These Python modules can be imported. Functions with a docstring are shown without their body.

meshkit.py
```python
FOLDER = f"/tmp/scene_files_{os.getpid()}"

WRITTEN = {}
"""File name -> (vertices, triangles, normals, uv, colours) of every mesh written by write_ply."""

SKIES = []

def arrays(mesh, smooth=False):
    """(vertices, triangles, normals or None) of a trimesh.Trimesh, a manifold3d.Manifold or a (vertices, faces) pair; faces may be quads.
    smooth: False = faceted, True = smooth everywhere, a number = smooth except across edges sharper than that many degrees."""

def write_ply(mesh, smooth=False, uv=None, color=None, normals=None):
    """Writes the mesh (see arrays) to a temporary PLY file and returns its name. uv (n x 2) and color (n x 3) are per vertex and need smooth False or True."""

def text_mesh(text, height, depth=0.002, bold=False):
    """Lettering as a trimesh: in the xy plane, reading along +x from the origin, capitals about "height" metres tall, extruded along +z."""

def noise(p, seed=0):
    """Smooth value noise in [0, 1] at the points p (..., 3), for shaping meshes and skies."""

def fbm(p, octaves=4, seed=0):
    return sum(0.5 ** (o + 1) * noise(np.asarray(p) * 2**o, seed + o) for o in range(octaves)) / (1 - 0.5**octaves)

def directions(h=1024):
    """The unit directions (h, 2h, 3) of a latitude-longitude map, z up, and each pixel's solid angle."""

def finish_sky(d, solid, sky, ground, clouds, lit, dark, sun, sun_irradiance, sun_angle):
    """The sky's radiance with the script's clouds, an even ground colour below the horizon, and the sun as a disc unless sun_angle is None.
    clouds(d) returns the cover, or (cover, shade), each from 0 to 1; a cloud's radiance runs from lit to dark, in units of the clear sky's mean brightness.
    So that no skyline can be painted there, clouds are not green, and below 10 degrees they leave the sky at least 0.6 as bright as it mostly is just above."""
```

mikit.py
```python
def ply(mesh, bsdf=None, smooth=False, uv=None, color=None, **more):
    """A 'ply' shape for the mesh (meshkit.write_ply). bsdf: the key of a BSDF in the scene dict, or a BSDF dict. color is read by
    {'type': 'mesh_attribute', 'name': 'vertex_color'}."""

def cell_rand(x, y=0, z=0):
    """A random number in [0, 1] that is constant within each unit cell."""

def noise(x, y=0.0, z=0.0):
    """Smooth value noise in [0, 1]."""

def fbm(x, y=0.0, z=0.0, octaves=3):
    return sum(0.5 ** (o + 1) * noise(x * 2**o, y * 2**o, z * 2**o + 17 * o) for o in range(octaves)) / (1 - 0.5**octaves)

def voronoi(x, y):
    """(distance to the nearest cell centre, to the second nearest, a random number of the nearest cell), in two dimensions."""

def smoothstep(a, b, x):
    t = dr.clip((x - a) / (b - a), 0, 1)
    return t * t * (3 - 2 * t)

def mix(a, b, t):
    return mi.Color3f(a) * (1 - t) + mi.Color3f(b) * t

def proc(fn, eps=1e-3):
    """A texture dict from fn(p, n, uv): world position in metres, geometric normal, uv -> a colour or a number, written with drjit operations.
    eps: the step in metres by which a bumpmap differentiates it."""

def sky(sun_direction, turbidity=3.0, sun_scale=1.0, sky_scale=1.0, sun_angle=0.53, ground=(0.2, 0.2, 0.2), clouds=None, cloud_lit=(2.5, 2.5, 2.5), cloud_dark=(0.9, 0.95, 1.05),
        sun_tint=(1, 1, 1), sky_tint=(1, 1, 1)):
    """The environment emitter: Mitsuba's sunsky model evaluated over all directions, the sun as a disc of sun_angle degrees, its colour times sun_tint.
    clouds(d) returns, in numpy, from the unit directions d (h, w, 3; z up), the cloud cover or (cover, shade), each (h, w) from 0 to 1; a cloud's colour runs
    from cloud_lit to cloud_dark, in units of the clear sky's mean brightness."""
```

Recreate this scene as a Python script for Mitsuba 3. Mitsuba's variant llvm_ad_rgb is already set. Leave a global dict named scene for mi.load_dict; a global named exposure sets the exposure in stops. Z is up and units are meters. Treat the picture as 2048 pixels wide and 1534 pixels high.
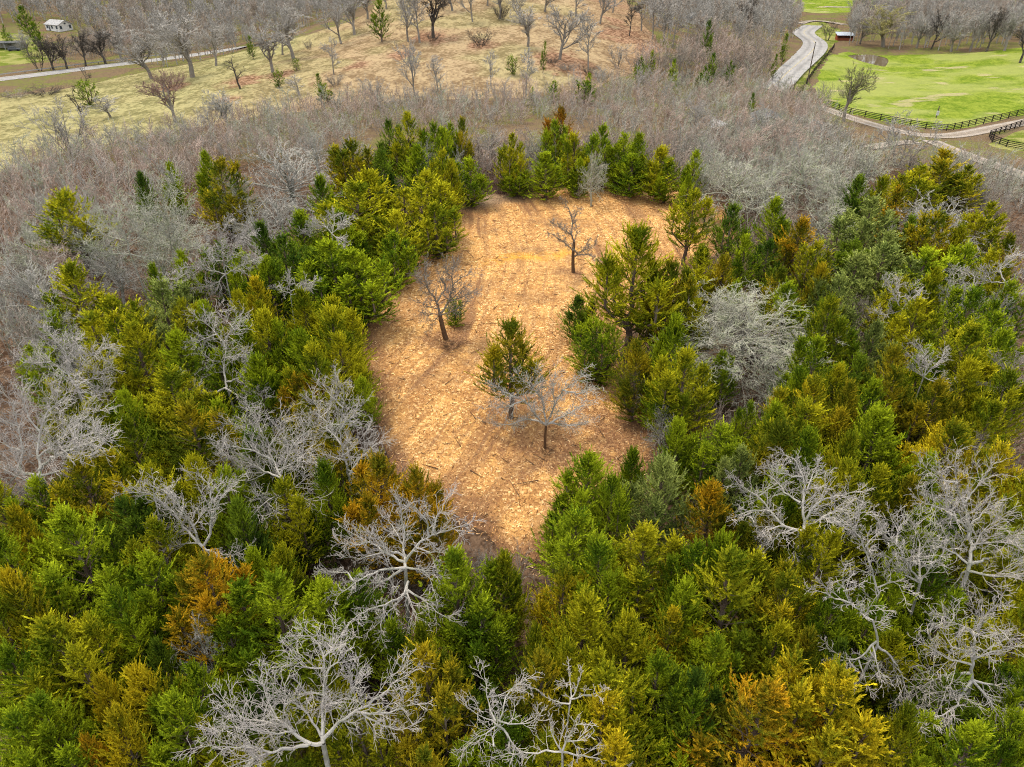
import math, numpy as np, trimesh, mitsuba as mi, drjit as dr, mikit, meshkit
from mikit import noise, fbm, mix, smoothstep, cell_rand, proc
from scipy.interpolate import RBFInterpolator
from scipy.spatial import Delaunay, cKDTree
T = mi.ScalarTransform4f
scene, labels = {}, {}

# ---------------------------------------------------------------- camera, sky, exposure
PITCH = math.radians(32.8)
scene['camera'] = {'type': 'perspective', 'fov': 71.51, 'fov_axis': 'x', 'near_clip': 0.5, 'far_clip': 9000.0,
                   'to_world': T().look_at(origin=[0, 0, 34], target=[0, math.cos(PITCH), 34 - math.sin(PITCH)], up=[0, 0, 1])}
# overcast: brightest overhead, dimmer towards the horizon, the sun a broad glow behind the cloud
scene['sky_light'] = mikit.sky((-0.35, 0.25, 0.90), turbidity=3, sun_scale=0.3, sun_angle=18, clouds=lambda d: (1.0, 1 - np.clip(d[..., 2], 0, 1)), cloud_lit=(3.1, 3.1, 3.1), cloud_dark=(1.5, 1.55, 1.62))
exposure = 3.0

# ---------------------------------------------------------------- places, in metres (x right, y ahead, z up; the drone hovers 34 m above the clearing)
CP = [(5.9, 109.3, 0.0), (-25.1, 109.3, 0.0), (27.7, 102.6, 0.0), (-67.6, 101.2, -1.0), (-52.0, 118.5, -1.0), (-103.0, 145.7, -4.0), (-142.9, 209.7, -7.0), (-154.2, 255.2, -8.0), (-165.4, 246.1, -8.0), (-138.4, 275.5, -8.0), (-104.0, 303.6, -6.0), (-98.3, 218.7, -4.0), (-68.2, 220.8, -1.0), (-70.7, 196.7, -2.0), (-79.5, 295.9, 1.0), (-53.2, 258.0, 3.0), (-25.2, 241.4, 5.0), (-23.6, 183.2, -1.0), (3.2, 186.2, -1.0), (13.1, 211.6, 3.0), (-3.8, 251.0, 6.0), (-43.7, 287.5, 10.0), (-32.7, 303.4, 12.0), (-4.6, 313.0, 13.0), (38.4, 255.8, 4.0), (60.7, 338.3, 2.0), (30.2, 214.5, 0.0), (73.8, 237.0, -5.0), (80.8, 236.0, -7.0), (98.8, 268.9, -7.0), (122.9, 311.2, -7.0), (126.3, 341.3, -7.0), (136.0, 293.5, -9.0), (118.1, 214.8, -8.0), (183.1, 277.4, -5.0), (142.9, 209.7, -7.0), (85.8, 188.2, -7.0), (98.4, 168.0, -7.0), (129.8, 187.7, -7.5), (92.7, 128.6, -4.0), (73.2, 135.0, -4.0), (67.2, 160.1, -4.0), (38.4, 149.5, -2.0), (-215.7, 376.6, -8.0), (-216.7, 333.8, -9.0), (-128.6, 391.2, -3.0), (-188.1, 415.7, -3.0), (-276.1, 433.6, -1.0), (240.2, 496.6, -8.0), (178.3, 496.6, -8.0), (199.1, 358.6, -6.0), (87.5, 368.5, -5.0), (-70.9, 141.8, -3.0), (69.6, 104.0, -2.0), (-49.2, 172.4, -3.0), (-94.6, 181.7, -5.0), (-70.0, 10.0, 0.0), (-70.0, 40.0, 0.0), (-70.0, 70.0, 0.0), (-35.0, 10.0, 0.0), (-35.0, 40.0, 0.0), (-35.0, 70.0, 0.0), (0.0, 10.0, 0.0), (0.0, 40.0, 0.0), (0.0, 70.0, 0.0), (35.0, 10.0, 0.0), (35.0, 40.0, 0.0), (35.0, 70.0, 0.0), (70.0, 10.0, 0.0), (70.0, 40.0, 0.0), (70.0, 70.0, 0.0), (0.0, 95.0, 0.0), (-40.0, 95.0, 0.0), (40.0, 95.0, 0.0), (0.0, -80.0, -2.0), (-150.0, 0.0, -3.0), (150.0, 0.0, -3.0), (-160.0, 90.0, -3.0), (170.0, 80.0, -4.0), (800.0, 0.0, 2.0), (692.8, 400.0, 12.0), (400.0, 692.8, 12.0), (0.0, 800.0, 12.0), (-400.0, 692.8, 12.0), (-692.8, 400.0, 12.0), (-800.0, 0.0, 2.0), (-692.8, -400.0, 2.0), (-400.0, -692.8, 2.0), (-0.0, -800.0, 2.0), (400.0, -692.8, 2.0), (692.8, -400.0, 2.0), (1600.0, 0.0, 2.0), (1385.6, 800.0, 18.0), (800.0, 1385.6, 18.0), (0.0, 1600.0, 18.0), (-800.0, 1385.6, 18.0), (-1385.6, 800.0, 18.0), (-1600.0, 0.0, 2.0), (-1385.6, -800.0, 2.0), (-800.0, -1385.6, 2.0), (-0.0, -1600.0, 2.0), (800.0, -1385.6, 2.0), (1385.6, -800.0, 2.0), (3500.0, 0.0, 2.0), (3031.1, 1750.0, 20.0), (1750.0, 3031.1, 20.0), (0.0, 3500.0, 20.0), (-1750.0, 3031.1, 20.0), (-3031.1, 1750.0, 20.0), (-3500.0, 0.0, 2.0), (-3031.1, -1750.0, 2.0), (-1750.0, -3031.1, 2.0), (-0.0, -3500.0, 2.0), (1750.0, -3031.1, 2.0), (3031.1, -1750.0, 2.0)]
POLY = {'clearing': [(1.4, 30.7), (-0.8, 33.1), (-3.1, 34.4), (-5.0, 37.1), (-8.2, 40.3), (-10.8, 44.6), (-12.8, 51.7), (-15.8, 63.7), (-15.1, 69.4), (-13.6, 76.6), (-12.9, 82.5), (-10.0, 84.2), (-8.7, 92.1), (-10.2, 102.5), (-9.5, 107.8), (-1.9, 108.9), (5.9, 109.4), (16.8, 109.5), (27.1, 109.7), (31.7, 97.0), (29.2, 86.4), (17.0, 71.9), (12.5, 63.7), (9.9, 55.9), (10.0, 50.2), (12.7, 47.1), (13.1, 43.6), (11.5, 40.6), (6.8, 39.5), (4.7, 36.6), (3.8, 33.7), (3.2, 31.1)], 'pasture': [(93.6, 237.6), (106.4, 265.1), (125.5, 306.0), (135.8, 313.0), (144.8, 305.7), (159.0, 298.8), (175.9, 292.2), (205.7, 298.9), (236.8, 278.4), (164.2, 183.7), (133.2, 193.5), (103.9, 176.2), (87.7, 192.9), (84.5, 201.8)], 'meadow': [(-90.5, 125.8), (-87.4, 144.9), (-76.0, 160.9), (-62.2, 169.3), (-50.4, 177.4), (-31.6, 179.3), (-14.9, 180.0), (4.3, 181.1), (21.0, 191.4), (36.3, 217.9), (49.7, 249.3), (46.7, 275.4), (62.5, 420.2), (79.8, 574.1), (-8.6, 584.7), (-62.7, 526.5), (-51.1, 282.0), (-70.6, 275.0), (-90.2, 279.5), (-107.1, 265.2), (-124.0, 245.1), (-131.9, 223.4), (-144.9, 212.9), (-166.6, 194.7), (-107.4, 118.9)], 'verge': [(76.1, 214.0), (91.6, 257.4), (109.6, 295.7), (119.4, 317.5), (126.5, 351.4), (142.6, 398.9), (164.3, 423.8), (156.4, 370.5), (139.1, 336.4), (119.0, 292.1), (101.2, 255.4), (87.7, 225.4)], 'yard': [(-240.1, 369.7), (-220.2, 363.1), (-198.5, 335.6), (-179.1, 307.1), (-179.2, 289.9), (-186.9, 280.9), (-202.0, 271.1), (-257.5, 354.1)], 'farfield': [(161.9, 484.0), (197.4, 554.3), (347.5, 499.1), (319.4, 455.4), (256.9, 469.3), (228.4, 470.5), (197.8, 467.5), (176.9, 458.5)], 'paddock': [(103.0, 159.9), (107.7, 152.1), (118.8, 145.2), (139.1, 173.8), (126.0, 181.3), (112.8, 170.9)]}
LINES = {'highway': ([(-178.0, 236.2), (-165.4, 246.2), (-153.5, 263.2), (-140.2, 279.2), (-124.2, 299.2), (-105.5, 308.3), (-80.9, 279.7)], 8.5), 'road': ([(74.1, 219.3), (91.1, 253.3), (105.1, 279.6), (118.4, 304.8), (125.3, 321.8), (128.8, 342.3), (133.1, 362.0), (149.8, 394.4)], 9.6), 'lane': ([(82.1, 202.8), (84.8, 189.1), (88.2, 176.4), (91.4, 165.7), (97.9, 166.0), (112.8, 177.1), (128.2, 185.1), (148.3, 194.5)], 4.6), 'gravel_track': ([(93.0, 162.2), (91.5, 150.2), (92.3, 140.0), (92.3, 127.9), (91.7, 114.9)], 4.2), 'driveway': ([(72.6, 148.1), (79.1, 154.3), (88.1, 159.3)], 3.0), 'far_lane': ([(192.0, 493.4), (213.6, 491.8), (236.3, 488.0), (263.0, 481.4)], 5.0), 'far_path': ([(146.8, 403.8), (159.5, 423.8), (165.0, 418.6), (167.2, 397.6)], 4.0)}
FENCES = {'lane_fence': [(85.7, 203.0), (88.0, 193.7), (92.8, 186.7), (100.0, 178.0), (104.2, 176.3), (115.1, 183.4), (133.6, 194.0), (145.3, 200.0)], 'paddock_fence': [(138.0, 188.5), (126.6, 182.4), (110.7, 169.7), (108.0, 163.9), (107.6, 158.1), (109.2, 154.4), (111.7, 148.2)], 'road_fence': [(129.3, 313.1), (120.2, 295.2), (104.7, 264.4), (92.9, 240.0)]}
GUARD = [(-175.3, 246.4), (-170.4, 254.3), (-158.9, 273.2), (-146.2, 291.8), (-127.9, 308.6)]
CEDARS = [
(np.float64(-48.71), np.float64(76.2), 10.0, np.float64(3.12), 'O', 'sparse', 'olive-green open-branched cedar left of the dark-trunked grey bare tree'),
(np.float64(-47.1), np.float64(90.0), 8.0, np.float64(1.33), 'D', 'cone', 'dark green conical cedar above and left of the pale tree beside the dark-trunked one'),
(np.float64(-35.87), np.float64(87.61), 10.0, np.float64(2.68), 'W', 'broad', 'bronze-tinged olive broad cedar above and right of the pale tree beside the dark-trunked one'),
(np.float64(-40.81), np.float64(95.95), 9.0, np.float64(1.66), 'G', 'cone', 'green conical cedar above and right of the pale tree beside the dark-trunked one'),
(np.float64(-45.08), np.float64(93.86), 8.0, np.float64(1.47), 'G', 'cone', 'green conical cedar above the pale tree beside the dark-trunked one'),
(np.float64(-39.27), np.float64(58.22), 9.0, np.float64(2.86), 'O', 'broad', 'olive-green broad cedar above the second left-edge bare tree'),
(np.float64(-33.46), np.float64(53.83), 8.0, np.float64(2.29), 'O', 'broad', 'olive-green broad cedar above and right of the second left-edge bare tree'),
(np.float64(-30.55), np.float64(55.93), 8.5, np.float64(2.46), 'S', 'broad', 'grey-green broad cedar below the forked white snag'),
(np.float64(-33.21), np.float64(60.84), 8.0, np.float64(1.15), 'G', 'cone', 'green conical cedar below and left of the forked white snag'),
(np.float64(-26.98), np.float64(55.15), 7.0, np.float64(1.42), 'G', 'cone', 'green conical cedar above and left of the S-bent bare tree'),
(np.float64(-29.16), np.float64(47.95), 8.5, np.float64(2.47), 'O', 'broad', 'olive-green broad cedar right of the second left-edge bare tree'),
(np.float64(-25.77), np.float64(47.93), 8.0, np.float64(1.91), 'G', 'cone', 'green conical cedar below and left of the S-bent bare tree'),
(np.float64(-38.8), np.float64(53.71), 6.5, np.float64(1.58), 'G', 'broad', 'green broad cedar above and left of the second left-edge bare tree'),
(np.float64(-23.01), np.float64(62.04), 8.0, np.float64(2.1), 'G', 'cone', 'green conical cedar left of the white treetop between orange-tipped cedars'),
(np.float64(-23.21), np.float64(59.0), 7.5, np.float64(1.44), 'Y', 'cone', 'yellow-tipped conical cedar below and left of the white treetop between orange-tipped cedars'),
(np.float64(-19.47), np.float64(49.49), 9.0, np.float64(2.13), 'O', 'broad', 'olive-green broad cedar right of the S-bent bare tree'),
(np.float64(-18.04), np.float64(55.22), 8.0, np.float64(1.7), 'O', 'cone', 'olive-green conical cedar below the white treetop between orange-tipped cedars'),
(np.float64(-14.62), np.float64(50.01), 9.0, np.float64(2.54), 'O', 'broad', 'olive-green broad cedar below and left of the pale rock by the clearing'),
(np.float64(-16.87), np.float64(62.59), 9.5, np.float64(3.13), 'G', 'broad', 'green broad cedar right of the white treetop between orange-tipped cedars'),
(np.float64(-22.29), np.float64(65.14), 9.0, np.float64(2.28), 'D', 'broad', 'dark green broad cedar above and left of the white treetop between orange-tipped cedars'),
(np.float64(-18.35), np.float64(80.07), 9.5, np.float64(3.68), 'O', 'broad', 'olive-green broad cedar above and right of the small white treetop'),
(np.float64(-10.55), np.float64(86.52), 9.0, np.float64(3.34), 'O', 'broad', 'olive-green broad cedar below and left of the far left clearing corner'),
(np.float64(-12.73), np.float64(76.19), 7.5, np.float64(2.54), 'O', 'broad', 'olive-green broad cedar right of the small white treetop'),
(np.float64(-8.8), np.float64(80.52), 7.0, np.float64(2.43), 'O', 'broad', 'olive-green broad cedar below the far left clearing corner'),
(np.float64(-17.1), np.float64(84.71), 9.5, np.float64(3.27), 'O', 'cone', 'olive-green conical cedar above and right of the small white treetop'),
(np.float64(-13.82), np.float64(44.14), 9.0, np.float64(1.99), 'O', 'broad', 'olive-green broad cedar above and left of the straight white bare tree at the clearing edge'),
(np.float64(-15.54), np.float64(43.17), 7.0, np.float64(1.7), 'B', 'broad', 'orange-bronze broad cedar left of the straight white bare tree at the clearing edge'),
(np.float64(-13.33), np.float64(47.29), 8.0, np.float64(1.99), 'O', 'broad', 'olive-green broad cedar above the straight white bare tree at the clearing edge'),
(np.float64(-11.31), np.float64(44.49), 6.0, np.float64(1.04), 'G', 'sparse', 'green open-branched cedar above and right of the straight white bare tree at the clearing edge'),
(np.float64(-24.38), np.float64(42.23), 8.0, np.float64(2.53), 'O', 'broad', 'olive-green broad cedar below and left of the S-bent bare tree'),
(np.float64(-25.73), np.float64(39.2), 8.0, np.float64(1.65), 'G', 'broad', 'green broad cedar right of the big left-edge bare tree'),
(np.float64(-18.38), np.float64(43.59), 8.5, np.float64(1.6), 'G', 'cone', 'green conical cedar below and right of the S-bent bare tree'),
(np.float64(-15.45), np.float64(54.06), 8.0, np.float64(1.99), 'O', 'cone', 'olive-green conical cedar left of the pale rock by the clearing'),
(np.float64(-14.72), np.float64(63.36), 8.5, np.float64(2.95), 'G', 'broad', 'green broad cedar above the pale rock by the clearing'),
(np.float64(-12.45), np.float64(72.33), 6.5, np.float64(2.13), 'G', 'broad', 'green broad cedar above and left of the torn-trunk clearing tree'),
(np.float64(-15.9), np.float64(47.0), 8.5, np.float64(1.69), 'G', 'cone', 'green conical cedar above and left of the straight white bare tree at the clearing edge'),
(np.float64(-21.72), np.float64(49.57), 8.0, np.float64(1.57), 'G', 'cone', 'green conical cedar below and left of the white treetop between orange-tipped cedars'),
(np.float64(-22.48), np.float64(46.6), 7.0, np.float64(1.51), 'G', 'cone', 'green conical cedar below the S-bent bare tree'),
(np.float64(-31.11), np.float64(45.6), 8.0, np.float64(1.84), 'O', 'broad', 'olive-green broad cedar below and right of the second left-edge bare tree'),
(np.float64(-37.55), np.float64(48.19), 6.5, np.float64(1.36), 'G', 'broad', 'green broad cedar above and right of the middle of the left edge'),
(np.float64(-18.88), np.float64(62.63), 8.5, np.float64(1.87), 'D', 'cone', 'dark green conical cedar right of the white treetop between orange-tipped cedars'),
(np.float64(-22.57), np.float64(73.63), 8.5, np.float64(2.13), 'G', 'cone', 'green conical cedar below and left of the small white treetop'),
(np.float64(-26.43), np.float64(71.98), 8.0, np.float64(1.57), 'D', 'cone', 'dark green conical cedar right of the white leaning bare tree'),
(np.float64(-18.67), np.float64(75.06), 8.0, np.float64(2.17), 'G', 'cone', 'green conical cedar below and right of the small white treetop'),
(np.float64(-23.24), np.float64(86.0), 8.5, np.float64(1.82), 'G', 'cone', 'green conical cedar above and left of the small white treetop'),
(np.float64(-24.52), np.float64(36.57), 8.0, np.float64(1.81), 'O', 'broad', 'olive-green broad cedar above and left of the low-forked bare tree'),
(np.float64(-25.31), np.float64(32.08), 8.0, np.float64(1.88), 'Y', 'broad', 'yellow-tipped broad cedar below and right of the big left-edge bare tree'),
(np.float64(-20.9), np.float64(37.63), 8.5, np.float64(2.24), 'W', 'broad', 'bronze-tinged olive broad cedar above the low-forked bare tree'),
(np.float64(-20.51), np.float64(31.71), 8.0, np.float64(1.65), 'O', 'broad', 'olive-green broad cedar left of the low-forked bare tree'),
(np.float64(-18.26), np.float64(31.91), 8.5, np.float64(1.36), 'O', 'cone', 'olive-green conical cedar below and right of the low-forked bare tree'),
(np.float64(-22.96), np.float64(26.53), 9.0, np.float64(2.71), 'G', 'broad', 'green broad cedar left of the slender bare tree in front of an orange cedar'),
(np.float64(-21.49), np.float64(29.31), 7.5, np.float64(1.51), 'D', 'broad', 'dark green broad cedar below and left of the low-forked bare tree'),
(np.float64(-19.26), np.float64(27.94), 7.5, np.float64(1.6), 'O', 'broad', 'olive-green broad cedar below and left of the low-forked bare tree'),
(np.float64(-18.44), np.float64(25.42), 7.5, np.float64(1.51), 'G', 'broad', 'green broad cedar below the low-forked bare tree'),
(np.float64(-14.8), np.float64(24.21), 9.0, np.float64(1.91), 'B', 'broad', 'orange-bronze broad cedar right of the slender bare tree in front of an orange cedar'),
(np.float64(-13.21), np.float64(25.59), 7.5, np.float64(1.13), 'G', 'cone', 'green conical cedar right of the slender bare tree in front of an orange cedar'),
(np.float64(-12.03), np.float64(25.87), 7.5, np.float64(1.08), 'O', 'cone', 'olive-green conical cedar right of the slender bare tree in front of an orange cedar'),
(np.float64(-11.34), np.float64(22.65), 8.5, np.float64(2.08), 'G', 'broad', 'green broad cedar above and left of the large bottom-edge bare tree'),
(np.float64(-9.13), np.float64(23.49), 8.0, np.float64(1.66), 'G', 'broad', 'green broad cedar above the large bottom-edge bare tree'),
(np.float64(-18.86), np.float64(22.89), 8.0, np.float64(1.58), 'G', 'broad', 'green broad cedar above and right of the bottom left corner'),
(np.float64(-23.18), np.float64(22.83), 9.0, np.float64(1.27), 'Y', 'cone', 'yellow-tipped conical cedar above the bottom left corner'),
(np.float64(-20.34), np.float64(20.49), 8.5, np.float64(1.96), 'O', 'broad', 'olive-green broad cedar above and right of the bottom left corner'),
(np.float64(-21.73), np.float64(19.59), 8.0, np.float64(1.4), 'G', 'broad', 'green broad cedar above the bottom left corner'),
(np.float64(-16.86), np.float64(31.27), 8.0, np.float64(1.42), 'G', 'broad', 'green broad cedar below and right of the low-forked bare tree'),
(np.float64(-14.56), np.float64(28.2), 8.5, np.float64(1.19), 'D', 'cone', 'dark green conical cedar below and right of the low-forked bare tree'),
(np.float64(-14.07), np.float64(38.07), 8.0, np.float64(1.62), 'W', 'broad', 'bronze-tinged olive broad cedar above and right of the leaning fan-shaped bare tree'),
(np.float64(-15.9), np.float64(34.57), 8.0, np.float64(1.37), 'G', 'cone', 'green conical cedar below and left of the leaning fan-shaped bare tree'),
(np.float64(-13.18), np.float64(30.98), 7.5, np.float64(1.56), 'O', 'broad', 'olive-green broad cedar below the leaning fan-shaped bare tree'),
(np.float64(-11.0), np.float64(31.71), 8.0, np.float64(1.29), 'G', 'cone', 'green conical cedar below and right of the leaning fan-shaped bare tree'),
(np.float64(-11.48), np.float64(36.28), 7.5, np.float64(1.58), 'W', 'broad', 'bronze-tinged olive broad cedar below the straight white bare tree at the clearing edge'),
(np.float64(-27.9), np.float64(31.57), 7.0, np.float64(1.59), 'G', 'broad', 'green broad cedar below the big left-edge bare tree'),
(np.float64(-26.77), np.float64(28.36), 8.0, np.float64(1.2), 'Y', 'cone', 'yellow-tipped conical cedar below the big left-edge bare tree'),
(np.float64(-19.65), np.float64(21.59), 6.5, np.float64(0.99), 'O', 'cone', 'olive-green conical cedar above and right of the bottom left corner'),
(np.float64(-15.32), np.float64(18.56), 8.0, np.float64(1.2), 'Y', 'cone', 'yellow-tipped conical cedar right of the bottom left corner'),
(np.float64(-17.9), np.float64(18.71), 7.0, np.float64(0.85), 'Y', 'cone', 'yellow-tipped conical cedar right of the bottom left corner, left of the large bottom-edge bare tree'),
(np.float64(-13.72), np.float64(17.29), 8.0, np.float64(1.51), 'G', 'broad', 'green broad cedar below the slender bare tree in front of an orange cedar'),
(np.float64(-16.25), np.float64(16.79), 7.5, np.float64(1.05), 'Y', 'cone', 'yellow-tipped conical cedar right of the bottom left corner, below the low-forked bare tree'),
(np.float64(-17.28), np.float64(16.39), 6.5, np.float64(0.76), 'B', 'cone', 'orange-bronze conical cedar below and right of the bottom left corner'),
(np.float64(-13.76), np.float64(19.32), 7.0, np.float64(1.19), 'G', 'broad', 'green broad cedar left of the large bottom-edge bare tree'),
(np.float64(-11.14), np.float64(18.59), 7.0, np.float64(1.06), 'D', 'broad', 'dark green broad cedar below and left of the large bottom-edge bare tree'),
(np.float64(-19.61), np.float64(17.34), 7.5, np.float64(1.73), 'G', 'broad', 'green broad cedar below and right of the bottom left corner'),
(np.float64(-20.13), np.float64(16.68), 7.5, np.float64(1.4), 'G', 'broad', 'green broad cedar below the bottom left corner'),
(np.float64(-17.93), np.float64(15.83), 6.5, np.float64(1.49), 'G', 'broad', 'green broad cedar below and right of the bottom left corner, below the low-forked bare tree'),
(np.float64(-16.57), np.float64(21.23), 6.0, np.float64(0.87), 'D', 'cone', 'dark green conical cedar left of the large bottom-edge bare tree'),
(np.float64(-13.51), np.float64(22.1), 6.5, np.float64(1.06), 'G', 'broad', 'green broad cedar left of the large bottom-edge bare tree, below the low-forked bare tree'),
(np.float64(-12.43), np.float64(17.09), 6.5, np.float64(1.13), 'O', 'broad', 'olive-green broad cedar below and left of the large bottom-edge bare tree'),
(np.float64(-9.67), np.float64(17.53), 6.5, np.float64(1.25), 'O', 'broad', 'olive-green broad cedar left of the crooked little bare tree at the bottom'),
(np.float64(-8.49), np.float64(19.67), 6.5, np.float64(1.22), 'O', 'broad', 'olive-green broad cedar below the large bottom-edge bare tree'),
(np.float64(-7.75), np.float64(31.73), 9.0, np.float64(1.98), 'B', 'broad', 'orange-bronze broad cedar above and left of the wide crooked bare tree'),
(np.float64(-5.13), np.float64(30.05), 9.0, np.float64(1.71), 'B', 'broad', 'orange-bronze broad cedar above and right of the wide crooked bare tree'),
(np.float64(-2.67), np.float64(24.2), 9.0, np.float64(1.91), 'G', 'broad', 'green broad cedar below and right of the wide crooked bare tree'),
(np.float64(-0.4), np.float64(25.1), 8.0, np.float64(1.24), 'O', 'cone', 'olive-green conical cedar below and left of the lower clearing tip'),
(np.float64(2.28), np.float64(25.05), 7.0, np.float64(1.38), 'Y', 'broad', 'yellow-tipped broad cedar below the lower clearing tip'),
(np.float64(4.4), np.float64(32.53), 8.0, np.float64(1.67), 'G', 'sparse', 'green open-branched cedar above and right of the lower clearing tip'),
(np.float64(7.64), np.float64(35.22), 6.5, np.float64(1.03), 'G', 'cone', 'green conical cedar above and right of the lower clearing tip'),
(np.float64(5.79), np.float64(30.82), 8.0, np.float64(1.12), 'G', 'sparse', 'green open-branched cedar right of the lower clearing tip'),
(np.float64(8.88), np.float64(31.73), 8.5, np.float64(1.85), 'S', 'sparse', 'grey-green open-branched cedar right of the lower clearing tip'),
(np.float64(3.42), np.float64(28.43), 7.5, np.float64(1.75), 'G', 'sparse', 'green open-branched cedar right of the lower clearing tip, below the near lone clearing tree'),
(np.float64(7.33), np.float64(26.74), 8.0, np.float64(1.8), 'O', 'broad', 'olive-green broad cedar right of the lower clearing tip'),
(np.float64(4.76), np.float64(25.44), 8.0, np.float64(1.62), 'G', 'broad', 'green broad cedar above and right of the dead snag top at the bottom'),
(np.float64(3.12), np.float64(21.32), 9.0, np.float64(1.55), 'O', 'cone', 'olive-green conical cedar above and right of the dead snag top at the bottom'),
(np.float64(5.41), np.float64(21.11), 8.5, np.float64(1.44), 'O', 'cone', 'olive-green conical cedar right of the dead snag top at the bottom'),
(np.float64(-5.51), np.float64(21.78), 7.0, np.float64(0.98), 'G', 'cone', 'green conical cedar right of the large bottom-edge bare tree'),
(np.float64(-4.22), np.float64(21.41), 7.0, np.float64(0.92), 'O', 'cone', 'olive-green conical cedar left of the crooked little bare tree at the bottom'),
(np.float64(-1.77), np.float64(23.15), 7.0, np.float64(1.44), 'G', 'broad', 'green broad cedar above and left of the crooked little bare tree at the bottom'),
(np.float64(7.67), np.float64(22.41), 7.0, np.float64(1.18), 'Y', 'broad', 'yellow-tipped broad cedar right of the dead snag top at the bottom'),
(np.float64(-3.62), np.float64(18.51), 9.0, np.float64(1.53), 'W', 'broad', 'bronze-tinged olive broad cedar below and left of the crooked little bare tree at the bottom'),
(np.float64(-7.7), np.float64(24.08), 7.0, np.float64(1.59), 'G', 'broad', 'green broad cedar above and right of the large bottom-edge bare tree'),
(np.float64(1.38), np.float64(18.88), 8.5, np.float64(1.46), 'W', 'broad', 'bronze-tinged olive broad cedar left of the forked leafless top at the bottom'),
(np.float64(2.24), np.float64(19.33), 8.5, np.float64(1.16), 'O', 'cone', 'olive-green conical cedar above the forked leafless top at the bottom'),
(np.float64(1.25), np.float64(20.61), 7.5, np.float64(0.84), 'O', 'cone', 'olive-green conical cedar below and left of the dead snag top at the bottom'),
(np.float64(4.4), np.float64(17.77), 9.0, np.float64(1.7), 'O', 'broad', 'olive-green broad cedar right of the forked leafless top at the bottom'),
(np.float64(3.53), np.float64(16.57), 8.5, np.float64(1.66), 'Y', 'broad', 'yellow-tipped broad cedar below and right of the forked leafless top at the bottom'),
(np.float64(6.43), np.float64(19.45), 7.5, np.float64(1.4), 'G', 'broad', 'green broad cedar below and right of the dead snag top at the bottom'),
(np.float64(-1.87), np.float64(16.03), 6.5, np.float64(1.1), 'G', 'broad', 'green broad cedar below and left of the bottom edge centre'),
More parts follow.
